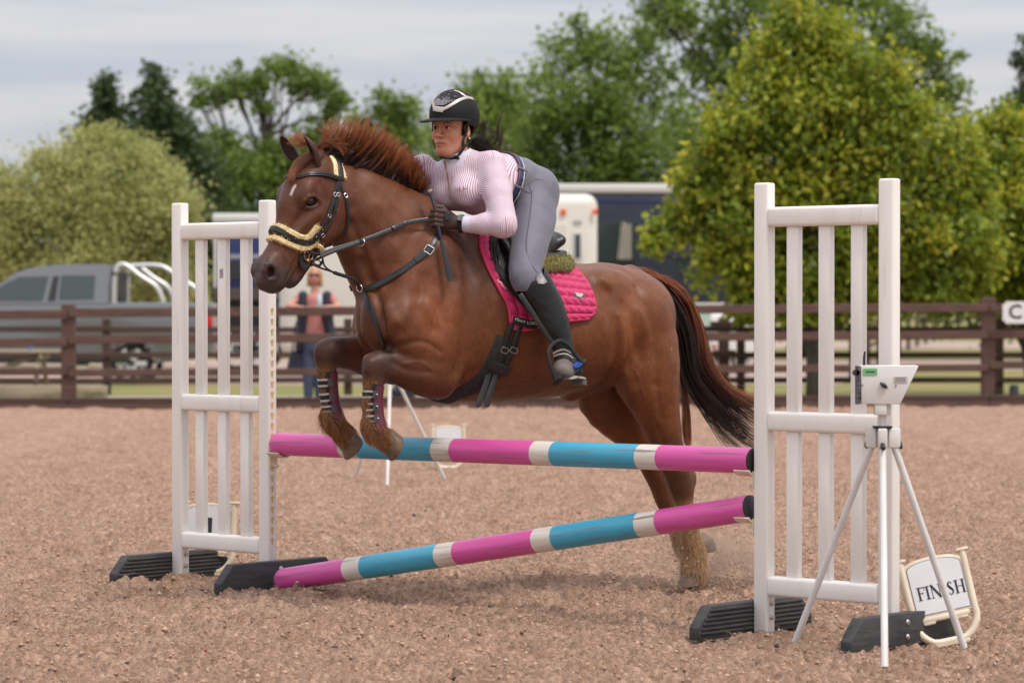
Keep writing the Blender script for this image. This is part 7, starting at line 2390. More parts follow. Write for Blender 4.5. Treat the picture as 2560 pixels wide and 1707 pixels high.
# boots
M_boot = mat('boot_leather', (0.010, 0.0105, 0.011), (0.017, 0.0175, 0.018), rough=0.38, scale=8, bump=0.10, bscale=60, spec=0.3)
M_dust = mat('dusty_toe', (0.15, 0.12, 0.10), (0.10, 0.085, 0.075), rough=0.8, scale=20)
M_soleb = mat('boot_sole', (0.10, 0.097, 0.093), (0.06, 0.058, 0.056), rough=0.7, scale=20, bump=0.2, bscale=90)
for far in (False, True):
    fl = np.array([1, -1 if far else 1, 1])
    def bb_(f): boot(f, -0.0035, far)
    lo_b = np.array([-1.1, 0.28, 0.80]) if not far else np.array([-1.1, -0.62, 0.80])
    hi_b = np.array([-0.5, 0.62, 1.48]) if not far else np.array([-0.5, -0.28, 1.48])
    topz = H(1338, 710, 0.37)
    TN = H(1338, 708, 0.37) - H(1366, 765, 0.40); TN /= np.linalg.norm(TN); TN = TN * fl
    boot_o, oV, oN = surf_mesh('boot', bb_, 0.0045, M_boot, lo_b, hi_b, noise=0.0022, nsc=14, cut=lambda c: (c - H(1338, 708, 0.372) * fl) @ TN < 0.008 + 1.1 * np.maximum(0, -(c[:, 0] - (H(1338, 708, 0.372))[0])))
    cen = oV
    boot_o.data.materials.append(M_dust)
    pc = np.array([p.center for p in boot_o.data.polygons])
    tz = WL(H(1409, 924, 0.53) * fl)
    mi = (np.linalg.norm(pc - tz, axis=1) < 0.052).astype(int)
    boot_o.data.polygons.foreach_set('material_index', mi)
    # sole and heel
    toe, ball, heel = [H(u, v, L) * fl for u, v, L in ((1412, 948, 0.545), (1424, 944, 0.49), (1448, 948, 0.41))]
    sl = spline([toe, (toe + ball) / 2, ball, (ball + heel) / 2, heel], 4)
    dn_ = np.array([-0.05, 0.02, -1.0])
    ribbon('sole', sl - np.array([0, 0, 0.001]), np.array([0.045, 0.06, 0.07, 0.078, 0.082, 0.082, 0.08, 0.076, 0.072, 0.068, 0.066, 0.064, 0.064, 0.066, 0.066, 0.066, 0.062])[:len(sl)], 0.011, M_pipe, boot_o, None, -dn_)
    hb_ = np.array([lerp(heel, ball, -0.10), lerp(heel, ball, 0.30)])
    ribbon('heel', hb_ + dn_ * 0.026, 0.062, 0.028, M_soleb, boot_o, None, -dn_)
bfld = Field(np.array([-1.1, 0.28, 0.80]), np.array([-0.5, 0.62, 1.48]), 0.005); boot(bfld, -0.0035)
tp = np.array([p for p in [rhit(u, v, bfld) for u, v in ((1341, 690), (1352, 683), (1360, 695), (1367, 706), (1358, 711), (1344, 710), (1340, 700))] if p is not None])
if len(tp) > 4:
    nrm = bfld.grad(tp.mean(0))[0]
    n_ = len(tp)
    V = np.concatenate([tp - nrm * 0.004, tp + nrm * 0.006])
    mesh_np('boot_patch', WL(V), [tuple(range(n_, 2 * n_))] + [(i, (i + 1) % n_, n_ + (i + 1) % n_, n_ + i) for i in range(n_)], mat('silver_patch', (0.34, 0.31, 0.30), (0.22, 0.20, 0.20), rough=0.35, scale=60, contrast=(0.45, 0.55), metal=0.4), rider, smooth=False)
sp1 = rline([(1384, 884), (1396, 877), (1412, 874), (1428, 884)], bfld, 0.002)
ribbon('spur_strap', sp1, 0.009, 0.004, M_pipe, rider, bfld, off=0.001)
ribbon('spur_strap', rline([(1386, 891), (1400, 886), (1418, 886), (1432, 897)], bfld, 0.002), 0.008, 0.004, M_pipe, rider, bfld, off=0.001)

# gloves, watch
M_glove = mat('brown_glove', (0.044, 0.020, 0.017), (0.060, 0.028, 0.023), rough=0.6, scale=25, bump=0.2, bscale=200)
def bgl(f): hand(f, 0.0, WRN + WD * 0.012, GN, 1)
surf_mesh('glove', bgl, 0.003, M_glove, GN - 0.13, GN + 0.14, noise=0.0008, nsc=40, smooth=1)
def bgl2(f): hand(f, 0.0, WRF + WDF * 0.012, GF, -1)
surf_mesh('glove', bgl2, 0.004, M_glove, GF - 0.17, GF + 0.17, noise=0.0008, nsc=40, smooth=1)
glf = Field(GN - 0.15, GN + 0.15, 0.004); bgl(glf)
p = rhit(1119, 541, glf)
if p is not None:
    gt = (WRN - GN) / np.linalg.norm(WRN - GN)
    ribbon('cuff_strap', np.array([p - gt * 0.016, p, p + gt * 0.016]), 0.042, 0.006, M_neo, rider, glf, off=0.0)
wr_ = [WRN + WD * 0.006 + 0.037 * (math.cos(a) * basis(WD)[0] + math.sin(a) * basis(WD)[1]) for a in np.linspace(0, 2 * math.pi, 20, endpoint=False)]
wc = WRN + WD * 0.006
cb = np.array(wr_ + wr_[:1])
ribbon('watch_strap', cb, 0.022, 0.004, M_neo, rider, None, None) if False else tube_obj('watch_strap', WL(np.array(wr_)), 0.0115, M_neo, rider, n=8, flat=0.35, closed=True)
wn = (CAML - wc) * 0 + np.array([0.3, 0.75, 0.55]); wn -= np.dot(wn, WD) * WD; wn /= np.linalg.norm(wn)
bm = bmesh.new()
add_box(bm, (0, 0, 0), (0.032, 0.026, 0.008), bevel=0.003)
wo = bm_obj('watch', bm, mat('watch_glass', (0.10, 0.10, 0.105), rough=0.15), rider, smooth=True, auto=40)
wo.matrix_local = Matrix.Translation(Vector(WL(wc + wn * 0.041))) @ Matrix([list(r) for r in (HR.T @ np.stack([np.cross(WD, wn), WD, wn], 1))]).to_4x4()

# helmet
M_helm = mat('helmet_matt_black', (0.010, 0.010, 0.011), (0.013, 0.013, 0.014), rough=0.7, spec=0.25, scale=40, bump=0.06, bscale=400)
M_trim = mat('champagne_trim', (0.55, 0.47, 0.40), rough=0.28, metal=0.85)
helmet = empty('helmet', (0, 0, 0)); helmet.parent = rider
HLC = hp_(-0.010, 0.004, 0.047)
def helm_p(az, el, k=1.0):
    ca, sa, ce, se = math.cos(az), math.sin(az), math.cos(el), math.sin(el)
    R3 = np.array([0.128 if ca > 0 else 0.130, 0.103, 0.116]) * k
    return HLC + FH * R3[0] * ca * ce + LH * R3[1] * sa * ce + ZH * R3[2] * se
def rim_el(az):
    a = abs((az + math.pi) % (2 * math.pi) - math.pi)
    return math.radians(np.interp(math.degrees(a), [0, 45, 68, 76, 100, 112, 130, 180], [-7, -8, -10, -24, -24, -50, -52, -46]))
na, ne = 64, 20
V, Fs = [], []
for lay, k in ((0, 1.0), (1, 0.93)):
    for j in range(ne + 1):
        for i in range(na):
            az = 2 * math.pi * i / na
            el = lerp(rim_el(az), math.pi / 2, (j / ne) ** 0.9)
            V.append(helm_p(az, el, k))
L_ = (ne + 1) * na
for j in range(ne):
    for i in range(na):
        a, b = j * na + i, j * na + (i + 1) % na
        Fs.append((a, b, b + na, a + na)); Fs.append((L_ + b, L_ + a, L_ + a + na, L_ + b + na))
for i in range(na):
    Fs.append(((i + 1) % na, i, L_ + i, L_ + (i + 1) % na))
ho = mesh_np('shell', WL(np.array(V)), Fs, M_helm, helmet)
ho.data.set_sharp_from_angle(angle=math.radians(60))
V, Fs = [], []
nb_ = 24
for lay in (0, 1):
    for j in range(6):
        for i in range(nb_ + 1):
            az = math.radians(lerp(-74, 74, i / nb_))
            ext = (0.052 * max(0, math.cos(az * 1.12)) ** 0.7 + 0.004) * j / 5
            p = helm_p(az, math.radians(-7.5), 1.005)
            o = FH * math.cos(az) + LH * math.sin(az)
            p = p + o * ext - ZH * (0.22 * ext + 1.2 * ext * ext + 0.004 * (az / 1.2) ** 2) - ZH * (0.0055 * (1 - lay) - 0.0)
            V.append(p)
q = nb_ + 1; L_ = 6 * q
for j in range(5):
    for i in range(nb_):
        a = j * q + i
        Fs.append((L_ + a, L_ + a + q, L_ + a + q + 1, L_ + a + 1)); Fs.append((a, a + 1, a + q + 1, a + q))
for i in range(nb_):
    a = 5 * q + i
    Fs.append((a, a + 1, L_ + a + 1, L_ + a)); Fs.append((i + 1, i, L_ + i, L_ + i + 1))
for j in range(5):
    for i in (0, nb_):
        a = j * q + i
        Fs.append((a, a + q, L_ + a + q, L_ + a))
mesh_np('peak', WL(np.array(V)), Fs, M_helm, helmet).data.set_sharp_from_angle(angle=math.radians(50))
hmf = Field(HC - 0.2, HC + np.array([0.2, 0.2, 0.2]), 0.004)
hmf.ell(HLC, (0.129, 0.103, 0.116), np.stack([FH, LH, ZH]), k=0.0)
def hl(px, n=4): return rline(px, hmf, 0.0, n)
for px, w in (([(1084, 246), (1083, 258), (1086, 274)], 0.012), ([(1085, 271), (1096, 273.5), (1109, 275)], 0.024), ([(1108, 274), (1120, 268), (1138, 257), (1152, 249), (1166, 245)], 0.014),
              ([(1163, 244), (1172, 245), (1182, 248)], 0.016), ([(1166, 243), (1156, 236), (1146, 230), (1135, 227.5)], 0.010), ([(1084, 247), (1089, 240), (1096, 235)], 0.006)):
    P = hl(px)
    if len(P) > 3: ribbon('trim', P, w, 0.003, M_trim, helmet, hmf, off=0.0005)
cb = bmesh.new()
for v in np.arange(229, 264, 3.0):
    for u in np.arange(1086, 1164, 3.3):
        du = u + (v % 6) * 0.25
        # inside the panel, dense near the front
        if v > 262 - max(0, (du - 1112)) * 0.42 or v < 238 - (du - 1098) * 0.33 or v < 228: continue
        dens = np.clip((v - 236) / 18, 0.10, 1) * np.clip(1.45 - (du - 1086) / 55, 0.1, 1)
        if rng.uniform() > dens + 0.12: continue
        p = rhit(du, v, hmf)
        if p is not None: bmesh.ops.create_icosphere(cb, subdivisions=1, radius=0.0014 + 0.0011 * dens, matrix=Matrix.Translation(Vector(WL(p))))
cr = bm_obj('crystals', cb, mat('crystal', (0.85, 0.85, 0.9), rough=0.05, metal=0.6), helmet)
cr['kind'] = 'stuff'
fc = Field(HC - 0.2, HC + 0.19, 0.004); head(fc); neck(fc, 0.0)
for px in ([(1166, 313), (1166, 328), (1161, 342), (1157, 358), (1160, 368)], [(1186, 340), (1176, 352), (1166, 362), (1160, 368)], [(1161, 366), (1154, 378), (1144, 392), (1136, 396), (1118, 396), (1100, 394), (1086, 394)]):
    P = rline(px, fc, 0.005)
    ribbon('strap', P, 0.013, 0.0035, M_neo, helmet, fc, off=0.0)
S = [hp_(0.035, -0.082, 0.015), hp_(0.035, -0.080, -0.03), hp_(0.045, -0.066, -0.08), hp_(0.055, -0.03, -0.130), hp_(0.06, 0.0, -0.138)]
ribbon('strap', spline(S, 4), 0.012, 0.003, M_neo, helmet, None, -LH + FH * 0.4)
bp_ = rhit(1142, 393, fc, 0.008)
if bp_ is not None: ribbon('clasp', np.array([bp_ - LH * 0.012, bp_, bp_ + LH * 0.012]), 0.018, 0.008, M_neo, helmet, fc, off=0.0)
p = rhit(1169, 303, hmf)
if p is not None:
    bm = bmesh.new(); bmesh.ops.create_uvsphere(bm, u_segments=10, v_segments=6, radius=0.0045, matrix=Matrix.Translation(Vector(WL(p)))); bm_obj('rivet', bm, M_helm, helmet, smooth=True)
p = hp_(-0.006, 0.088, -0.056)
bm = bmesh.new(); bmesh.ops.create_uvsphere(bm, u_segments=10, v_segments=6, radius=0.005, matrix=Matrix.Translation(Vector(WL(p)))); bm_obj('earring', bm, M_metal, rider, smooth=True)

# ponytail blown back, and the hair tucked under the helmet
strands, rads, cols = [], [], []
HB0, HB1 = (0.016, 0.010, 0.008), (0.075, 0.042, 0.028)
RT = (1188, 352)
for px, n, s1 in (([RT, (1205, 345), (1212, 322), (1208, 308), (1215, 303), (1219, 310)], 30, 2), ([RT, (1212, 352), (1228, 362), (1243, 348), (1244, 318), (1252, 290), (1259, 268)], 16, 1), ([RT, (1215, 368), (1232, 376), (1248, 368), (1253, 340), (1256, 322)], 20, 2),
                  ([RT, (1210, 362), (1232, 378), (1250, 392), (1264, 410), (1272, 425), (1276, 440)], 60, 3), ([RT, (1216, 366), (1240, 384), (1262, 402), (1275, 420), (1270, 436)], 40, 3), ([RT, (1206, 352), (1228, 344), (1250, 352), (1272, 372)], 14, 5),
                  ([RT, (1200, 360), (1216, 374), (1236, 388)], 40, 5), ([RT, (1205, 336), (1222, 326), (1238, 334), (1248, 352)], 12, 4), ([(1180, 358), (1196, 372), (1216, 380), (1240, 396)], 40, 3)):
    lock(px, 0.06, 0.05 + rng.normal(0, 0.02), int(n * 2.0), 4, s1 + 1.5, 0.014, HB0, HB1, 0.006)
hair('ponytail', [WL(s) for s in strands], [r * 0.65 for r in rads], M_hair, rider, cols=np.concatenate(cols))
strands, rads, cols = [], [], []
for _ in range(700):
    az = rng.choice([1, -1]) * math.radians(rng.uniform(58, 175)); el0 = math.radians(4)
    p0 = helm_p(az, el0, 0.88); p1 = helm_p(az + (0.35 if az > 0 else -0.35), math.radians(rng.uniform(-48, -30)) if abs(az) > 1.5 else math.radians(-14), 0.885 + rng.uniform(0, 0.03)) - FH * 0.01
    t = np.linspace(0, 1, K)[:, None]
    strands.append(p0 * (1 - t) + p1 * t); rads.append(0.0012); cols.append(np.tile(np.array(HB0) * rng.uniform(0.7, 1.6), (K, 1)))
hair('tucked_hair', [WL(s) for s in strands], rads, M_hair, rider, cols=np.concatenate(cols))
# ------------------------------------------------------------------ sign holders
M_panel = mat('sign_panel', (0.70, 0.69, 0.70), (0.66, 0.65, 0.66), rough=0.4, scale=8)
M_ink = mat('dark_ink', (0.022, 0.022, 0.030), rough=0.5)
M_greyl = mat('grey_outline', (0.22, 0.21, 0.24), rough=0.5)
def sign_holder(label, loc, rot, txt):
    t = empty('sign_holder', loc, 0, label, 'sign', 'plastic sign holders')
    t.rotation_euler = rot
    W, H_ = 0.135, 0.36
    out = [(-W, H_ - 0.012), (-W + 0.004, 0.13)] + [(-W * math.cos(a) * 1.0, 0.115 - 0.115 * math.sin(a)) for a in np.linspace(0.15, math.pi - 0.15, 14)] + [(W - 0.004, 0.13), (W, H_ - 0.012)]
    # frame as a thick bent bar, board, lower bridge with a hand hole between
    bar = [(p[0] * 0.93, 0, max(0.013, p[1])) for p in out]
    fr = tube_obj('frame', bar, 0.0155, M_cream, t, n=10, flat=1.25, up=(0, 1, 0))
    for sx in (-1, 1):
        box_obj('cap', (sx * W * 0.93, 0, H_ - 0.008), (0.050, 0.044, 0.012), M_cream, t, bevel=0.004)
    arc = [(0.112 * math.cos(a), 0.315 + 0.028 * math.sin(a)) for a in np.linspace(0.25, math.pi - 0.25, 12)]
    board = [(-0.113, 0.125), (0.113, 0.125), (0.113, 0.315)] + arc + [(-0.113, 0.315)]
    prism_obj('back_board', [(p[0] * 1.06, 0.225 + (p[1] - 0.225) * 1.06) for p in board], 0.020, M_cream, t, bevel=0.003)
    prism_obj('outline', [(p[0] * 0.965, 0.225 + (p[1] - 0.225) * 0.965) for p in board], 0.0235, M_greyl, t)
    prism_obj('panel', [(p[0] * 0.93, 0.225 + (p[1] - 0.225) * 0.94) for p in board], 0.026, M_panel, t)
    box_obj('bridge', (0, 0, 0.110), (0.20, 0.030, 0.022), M_cream, t, bevel=0.008)
    for sx in (-1, 1): box_obj('notch', (sx * 0.065, 0, 0.098), (0.05, 0.024, 0.016), M_cream, t, bevel=0.005)
    box_obj('foot_bar', (0, 0, 0.006), (0.15, 0.036, 0.026), M_cream, t, bevel=0.010)
    yf = -0.0142
    def stroke(parts, S=None):
        bm = bmesh.new()
        for (cx_, cz_, w_, h_, a_) in parts: add_box(bm, (cx_, yf, cz_), (w_, 0.0012, h_), Matrix.Rotation(a_, 4, 'Y'))
        if S is not None:
            for a, b, wd in S:
                v = np.array(b) - np.array(a); L_ = np.hypot(*v)
                add_box(bm, ((a[0] + b[0]) / 2, yf - 0.0001, (a[1] + b[1]) / 2), (L_ + wd * 0.5, 0.0012, wd), Matrix.Rotation(-math.atan2(v[1], v[0]), 4, 'Y'))
        bm_obj('lettering', bm, M_ink, t)
    if txt == 'FINISH':
        h, z0 = 0.050, 0.213
        def I(x, w=0.0075): return [(x, z0, w, h, 0), (x, z0 + h / 2, 0.016, 0.0022, 0), (x, z0 - h / 2, 0.016, 0.0022, 0)]
        x = -0.079
        stroke(I(x) + [(x + 0.011, z0 + h / 2 - 0.001, 0.024, 0.0030, 0), (x + 0.008, z0 + 0.002, 0.015, 0.0024, 0), (x + 0.022, z0 + h / 2 - 0.006, 0.0022, 0.011, 0), (x + 0.015, z0 + 0.002, 0.002, 0.009, 0)])
        stroke(I(-0.046))
        stroke([(-0.028, z0, 0.0024, h, 0), (0.002, z0, 0.0024, h, 0), (-0.028, z0 - h / 2, 0.012, 0.002, 0), (0.002, z0 + h / 2, 0.012, 0.002, 0), (-0.030, z0 + h / 2, 0.010, 0.002, 0)], [((-0.028, z0 + h / 2), (0.002, z0 - h / 2), 0.0085)])
        stroke(I(0.020))
        sp_ = spline([(0.053, z0 + 0.016), (0.047, z0 + 0.024), (0.040, z0 + 0.020), (0.038, z0 + 0.012), (0.045, z0 + 0.001), (0.053, z0 - 0.009), (0.051, z0 - 0.021), (0.043, z0 - 0.025), (0.036, z0 - 0.017)], 3)
        wd = np.interp(np.linspace(0, 1, len(sp_) - 1), [0, 0.15, 0.5, 0.85, 1], [0.0025, 0.003, 0.009, 0.003, 0.0025])
        stroke([], [(sp_[i], sp_[i + 1], wd[i]) for i in range(len(sp_) - 1)])
        stroke(I(0.070) + I(0.096) + [(0.083, z0 + 0.001, 0.022, 0.0024, 0)])
    elif txt == '1':
        stroke([(0.006, 0.215, 0.026, 0.125, 0)], [((0.004, 0.272), (-0.030, 0.245), 0.016)])
    return t
# the board at the foot of the right wing leans back against it
p = gnd(2374, 1605)
sign_holder('cream sign holder reading FINISH leaning at the foot of the right wing', p + [0, -0.06, 0.0], (math.radians(-14), math.radians(-11.5), math.radians(4)), 'FINISH')
p = gnd(517, 1436)
sign_holder('cream sign holder with black number one behind the left wing', p, (math.radians(-6), math.radians(1), math.radians(-8)), '1')
p = gnd(1122, 1172)
sign_holder('blank sign holder standing by the far tripod', p, (math.radians(-5), 0, math.radians(10)), '')

# ------------------------------------------------------------------ timing tripods
M_wh = mat('white_painted_metal', (0.72, 0.70, 0.68), (0.64, 0.60, 0.56), rough=0.45, scale=7, bump=0.02, bscale=40)
M_green = mat('green_label', (0.16, 0.42, 0.18), rough=0.5)
M_label = mat('pale_label', (0.52, 0.47, 0.44), rough=0.5)
M_cable = mat('black_comb_strip', (0.02, 0.02, 0.02), (0.12, 0.12, 0.12), rough=0.6, scale=50, stretch=(1, 1, 3), contrast=(0.45, 0.55))
def tripod(label, hub, feet, hz):
    base = np.array([hub[0], hub[1], 0.0])
    t = empty('timing_tripod', base, 0, label, 'tripod', 'timing tripods at the ends of the course')
    h = np.array([0, 0, hz])
    for f in feet:
        d = np.array([f[0] - hub[0], f[1] - hub[1], 0.0]); d /= np.linalg.norm(d) + 1e-9
        s = h + d * 0.045
        e = np.array([f[0], f[1], 0.0]) - base
        tube_obj('leg', [s, s * 0.5 + e * 0.5, e], 0.0135, M_wh, t, n=12)
        box_obj('bracket', s + [0, 0, 0.02], (0.05, 0.035, 0.075), M_wh, t, Matrix.Rotation(math.atan2(d[1], d[0]), 4, 'Z'), bevel=0.006)
        k = s + d * 0.03 + np.array([0, 0, -0.012])
        tube_obj('wing_nut', [k - [0, 0.018, 0.004], k, k + [0, 0.004, 0.016]], [0.007, 0.010, 0.007], M_black, t, n=8)
    tube_obj('column', [h - [0, 0, 0.03], h + [0, 0, 0.12]], 0.016, M_wh, t, n=12)
    box_obj('sleeve', h + [0.006, 0, 0.16], (0.047, 0.05, 0.11), M_wh, t, bevel=0.005)
    box_obj('sleeve_ring', h + [0.0, 0, 0.062], (0.07, 0.05, 0.008), M_black, t, bevel=0.002)
    return t, h
fts = [gnd(1986, 1608), gnd(2212, 1668), gnd(2412, 1622)]
hub = at(2206, 1108, 11.27)
tp, h = tripod('white timing tripod with sensor box standing before the right wing', hub, fts, hub[2])
def bx(u, v): q = at(u, v, 11.2) - np.array([hub[0], 11.27, 0]); return (q[0], q[2])
poly = [bx(2154, 1010), bx(2252, 1011), bx(2299, 914), bx(2153, 914)]
prism_obj('sensor_box', poly, 0.11, M_wh, tp, bevel=0.004)
def plate(nm, u0, v0, u1, v1, m, y=-0.0565, th=0.002):
    a, b = bx(u0, v0), bx(u1, v1)
    return box_obj(nm, ((a[0] + b[0]) / 2, y, (a[1] + b[1]) / 2), (abs(b[0] - a[0]), th, abs(a[1] - b[1])), m, tp)
plate('green_label', 2159, 921, 2194, 938, M_green)
for k in range(6): plate('print_mark', 2166.5 + 3.7 * k, 927.6, 2169.2 + 3.7 * k, 931.6, M_ink, -0.0577, 0.0012)
plate('pale_label', 2236, 941, 2270, 957, M_label)
for k in range(4): plate('print_line', 2239, 944 + 3 * k, 2267 - 3 * (k % 2), 945.2 + 3 * k, M_greyl, -0.0576, 0.0012)
plate('comb_strip', 2143, 915, 2152, 1011, M_cable, -0.03, 0.06)
a = bx(2142, 932); tube_obj('knob', [(a[0], -0.06, a[1]), (a[0], -0.02, a[1])], 0.012, M_black, tp, n=12)
a = bx(2210, 963); tube_obj('wing_nut', [(a[0] - 0.013, -0.062, a[1] + 0.009), (a[0], -0.066, a[1]), (a[0] + 0.013, -0.062, a[1] - 0.010)], [0.004, 0.009, 0.004], M_black, tp, n=8)
for u, v in ((2157, 963), (2241, 964)):
    a = bx(u, v); tube_obj('screw', [(a[0], -0.0555, a[1]), (a[0], -0.058, a[1])], 0.004, M_greyl, tp, n=8)
a, b = bx(2166, 914), bx(2168, 879); tube_obj('antenna', [(a[0], 0, a[1]), (a[0], 0, lerp(a[1], b[1], 0.6)), (b[0], 0, b[1])], [0.005, 0.0048, 0.0035], M_black, tp, n=8)
a = bx(2204, 1011); box_obj('box_mount', (a[0], -0.02, a[1] - 0.015), (0.045, 0.06, 0.05), M_wh, tp, bevel=0.004)
hub2 = at(976, 938, 22.2)
fts2 = [gnd(887, 1196), gnd(968, 1214), gnd(1111, 1196)]
tp2, h2 = tripod('white timing tripod half hidden behind the horse forelegs', hub2, fts2, hub2[2])
prism_obj('sensor_box', [(-0.08, h2[2] + 0.17), (0.07, h2[2] + 0.17), (0.14, h2[2] + 0.32), (-0.08, h2[2] + 0.32)], 0.11, M_wh, tp2, bevel=0.004)

# ------------------------------------------------------------------ spectator leaning on the rail
SPY = 39.7
def sp_(u, v, dy=0.0): return at(u, v, SPY + dy)
spb = sp_(785, 985); spb[2] = 0
spec = empty('person', spb, 0, 'blonde woman in sunglasses and navy gilet leaning on the fence rail', 'spectator')
M_sk2 = mat('spectator_skin', (0.50, 0.235, 0.160), rough=0.5)
M_gil = mat('navy_gilet', (0.022, 0.024, 0.042), rough=0.7, bump=0.3, bscale=30)
M_pkt = mat('pink_top', (0.50, 0.20, 0.18), rough=0.8)
M_jean = mat('blue_jeans', (0.060, 0.080, 0.130), rough=0.8)
M_blond = mat('blonde_hair', (0.50, 0.30, 0.12), (0.36, 0.20, 0.08), rough=0.6, scale=30, stretch=(1, 1, 0.2))
def sdf_part(name, build, res, m, pad=1.3):
    f = Field(spb + [-0.55, -0.45, -0.02], spb + [0.55, 0.45, 1.85], res)
    build(f)
    V, Q = f.mesh(smooth=1)
    return mesh_np(name, V - spb, Q, m, spec)
XL = (1.0, 0, 0)
hc = sp_(787, 690)
sl, sr = sp_(752, 742), sp_(826, 742)
el_, er_ = sp_(722, 766, -0.14), sp_(846, 768, -0.14)
wl_, wr_2 = sp_(790, 776, -0.30), sp_(775, 772, -0.34)
hip = sp_(785, 855)
def s_body(f, g=0.0):
    f.ell(hc + [0, 0, 0.01], (0.072, 0.088, 0.108), k=0.02); f.ell(hc + [0, -0.03, -0.06], (0.055, 0.06, 0.06), k=0.03); f.cone(hc + [0, -0.088, 0.0], hc + [0, -0.105, -0.035], 0.012, 0.014, k=0.01)
    f.cone(hc + [0, 0.01, -0.09], sp_(787, 738), 0.05, 0.055, k=0.02)
    f.cone(sp_(787, 752), hip, (0.15, 0.095), (0.15, 0.10), XL, k=0.04)
    for a, b, c in ((sl, el_, wl_), (sr, er_, wr_2)):
        f.cone(a, b, 0.052, 0.043, k=0.03); f.cone(b, c, 0.043, 0.027, k=0.02)
        d = (c - b) / np.linalg.norm(c - b)
        f.cone(c, c + d * 0.06, (0.022, 0.034), (0.020, 0.036), k=0.01)
        for j in range(4): f.cone(c + d * 0.06 + np.array([0, 0.01 * j, -0.012 * j]), c + d * 0.11 + np.array([0, 0.01 * j, -0.016 * j - 0.01]), 0.011, 0.009, k=0.004)
        f.cone(c + d * 0.02, c + d * 0.06 + np.array([0, -0.02, 0.03]), 0.013, 0.010, k=0.006)
    for sx in (-1, 1): f.cone(hip + [sx * 0.08, 0, 0], spb + [sx * 0.08, 0, 0.08], 0.08, 0.045, k=0.03)
sdf_part('body', s_body, 0.012, M_sk2)
def s_top(f):
    f.cone(sp_(787, 752), sp_(788, 838), (0.155, 0.105), (0.165, 0.115), XL, k=0.03); f.cone(sr, sr * 0.6 + er_ * 0.4, 0.062, 0.062, k=0.03); f.cone(sl, sl * 0.7 + el_ * 0.3, 0.06, 0.06, k=0.03)
sdf_part('top', s_top, 0.013, M_pkt)
def s_gil(f):
    for sx, u0, u1, vb in ((-1, 757, 750, 868), (1, 818, 830, 850)):
        f.cone(sp_(u0, 738, -0.01), sp_(u0, 790, -0.02), (0.062, 0.13), (0.075, 0.14), XL, k=0.03); f.cone(sp_(u0, 790, -0.02), sp_(u1, vb, 0.0), (0.075, 0.14), (0.065, 0.13), XL, k=0.03)
    f.cone(sp_(787, 745, 0.08), sp_(787, 850, 0.08), (0.17, 0.05), (0.18, 0.06), XL, k=0.03)
sdf_part('gilet', s_gil, 0.013, M_gil)
def s_jean(f):
    f.cone(hip + [0, 0, 0.02], hip - [0, 0, 0.08], (0.165, 0.115), (0.165, 0.115), XL, k=0.03)
    for sx in (-1, 1): f.cone(hip + [sx * 0.08, 0, -0.05], spb + [sx * 0.075, 0, 0.07], 0.095, 0.06, k=0.03)
sdf_part('jeans', s_jean, 0.013, M_jean)
def s_hair(f):
    f.ell(hc + [0, 0.025, 0.035], (0.085, 0.09, 0.10), k=0.02)
    for sx in (-1, 1): f.cone(hc + [sx * 0.075, 0.02, 0.02], hc + [sx * 0.088, 0.0, -0.12], 0.028, 0.024, k=0.03)
    f.cone(hc + [0, 0.07, 0], hc + [0, 0.08, -0.13], (0.09, 0.03), (0.08, 0.03), XL, k=0.03)
    f.ell(hc + [0, -0.095, -0.03], (0.06, 0.06, 0.10), k=0.01, sub=True)
sdf_part('hair', s_hair, 0.010, M_blond)
bm = bmesh.new()
for sx in (-1, 1): bmesh.ops.create_uvsphere(bm, u_segments=14, v_segments=8, radius=0.028, matrix=Matrix.Translation(Vector(hc - spb + [sx * 0.034, -0.092, 0.012])) @ Matrix.Diagonal((1.1, 0.25, 0.8, 1)))
add_box(bm, hc - spb + [0, -0.098, 0.018], (0.03, 0.006, 0.006))
for sx in (-1, 1): add_box(bm, hc - spb + [sx * 0.07, -0.04, 0.016], (0.005, 0.10, 0.006))
bm_obj('sunglasses', bm, mat('brown_lens', (0.07, 0.02, 0.015), rough=0.1), spec, smooth=True)
for sx in (-1, 1): box_obj('shoe', (sx * 0.08, -0.05, 0.045), (0.09, 0.25, 0.09), M_dark, spec, bevel=0.03)
wt_ = er_ * 0.25 + wr_2 * 0.75 - spb
tube_obj('watch', [wt_ + [0, -0.035, 0.012], wt_ + [0, -0.042, 0.014]], 0.022, M_board, spec, n=14)
bo_ = sp_(799, 755, -0.36)
bt_ = empty('water_bottle', bo_ - [0, 0, 0.09], 0, 'clear pale blue water bottle in the hand of the woman at the fence', 'bottle')
M_btl = mat('pale_bottle', (0.55, 0.66, 0.70), rough=0.15)
tube_obj('bottle_body', [(0, 0, 0), (0, 0, 0.004), (0, 0, 0.15), (0, 0, 0.18), (0, 0, 0.19)], [0.03, 0.034, 0.034, 0.018, 0.014], M_btl, bt_, n=14)
tube_obj('cap', [(0, 0, 0.19), (0, 0, 0.215)], 0.016, M_board, bt_, n=12)
bg = empty('shoulder_bag', sp_(742, 900, -0.02), 0, 'navy shoulder bag hanging beside the woman behind the fence', 'bag')
bgf = Field(np.array([-0.2, -0.15, -0.25]), np.array([0.2, 0.15, 0.25]), 0.012)
bgf.cone((0, 0, 0.08), (-0.01, 0, -0.10), (0.09, 0.05), (0.125, 0.06), XL, k=0.02)
V, Q = bgf.mesh(smooth=1)
mesh_np('pouch', V, Q, M_gil, bg)
tube_obj('strap', [(-0.06, 0, 0.12), (-0.02, 0, 0.45), (0.04, 0, 0.65)], 0.012, M_gil, bg, n=6)

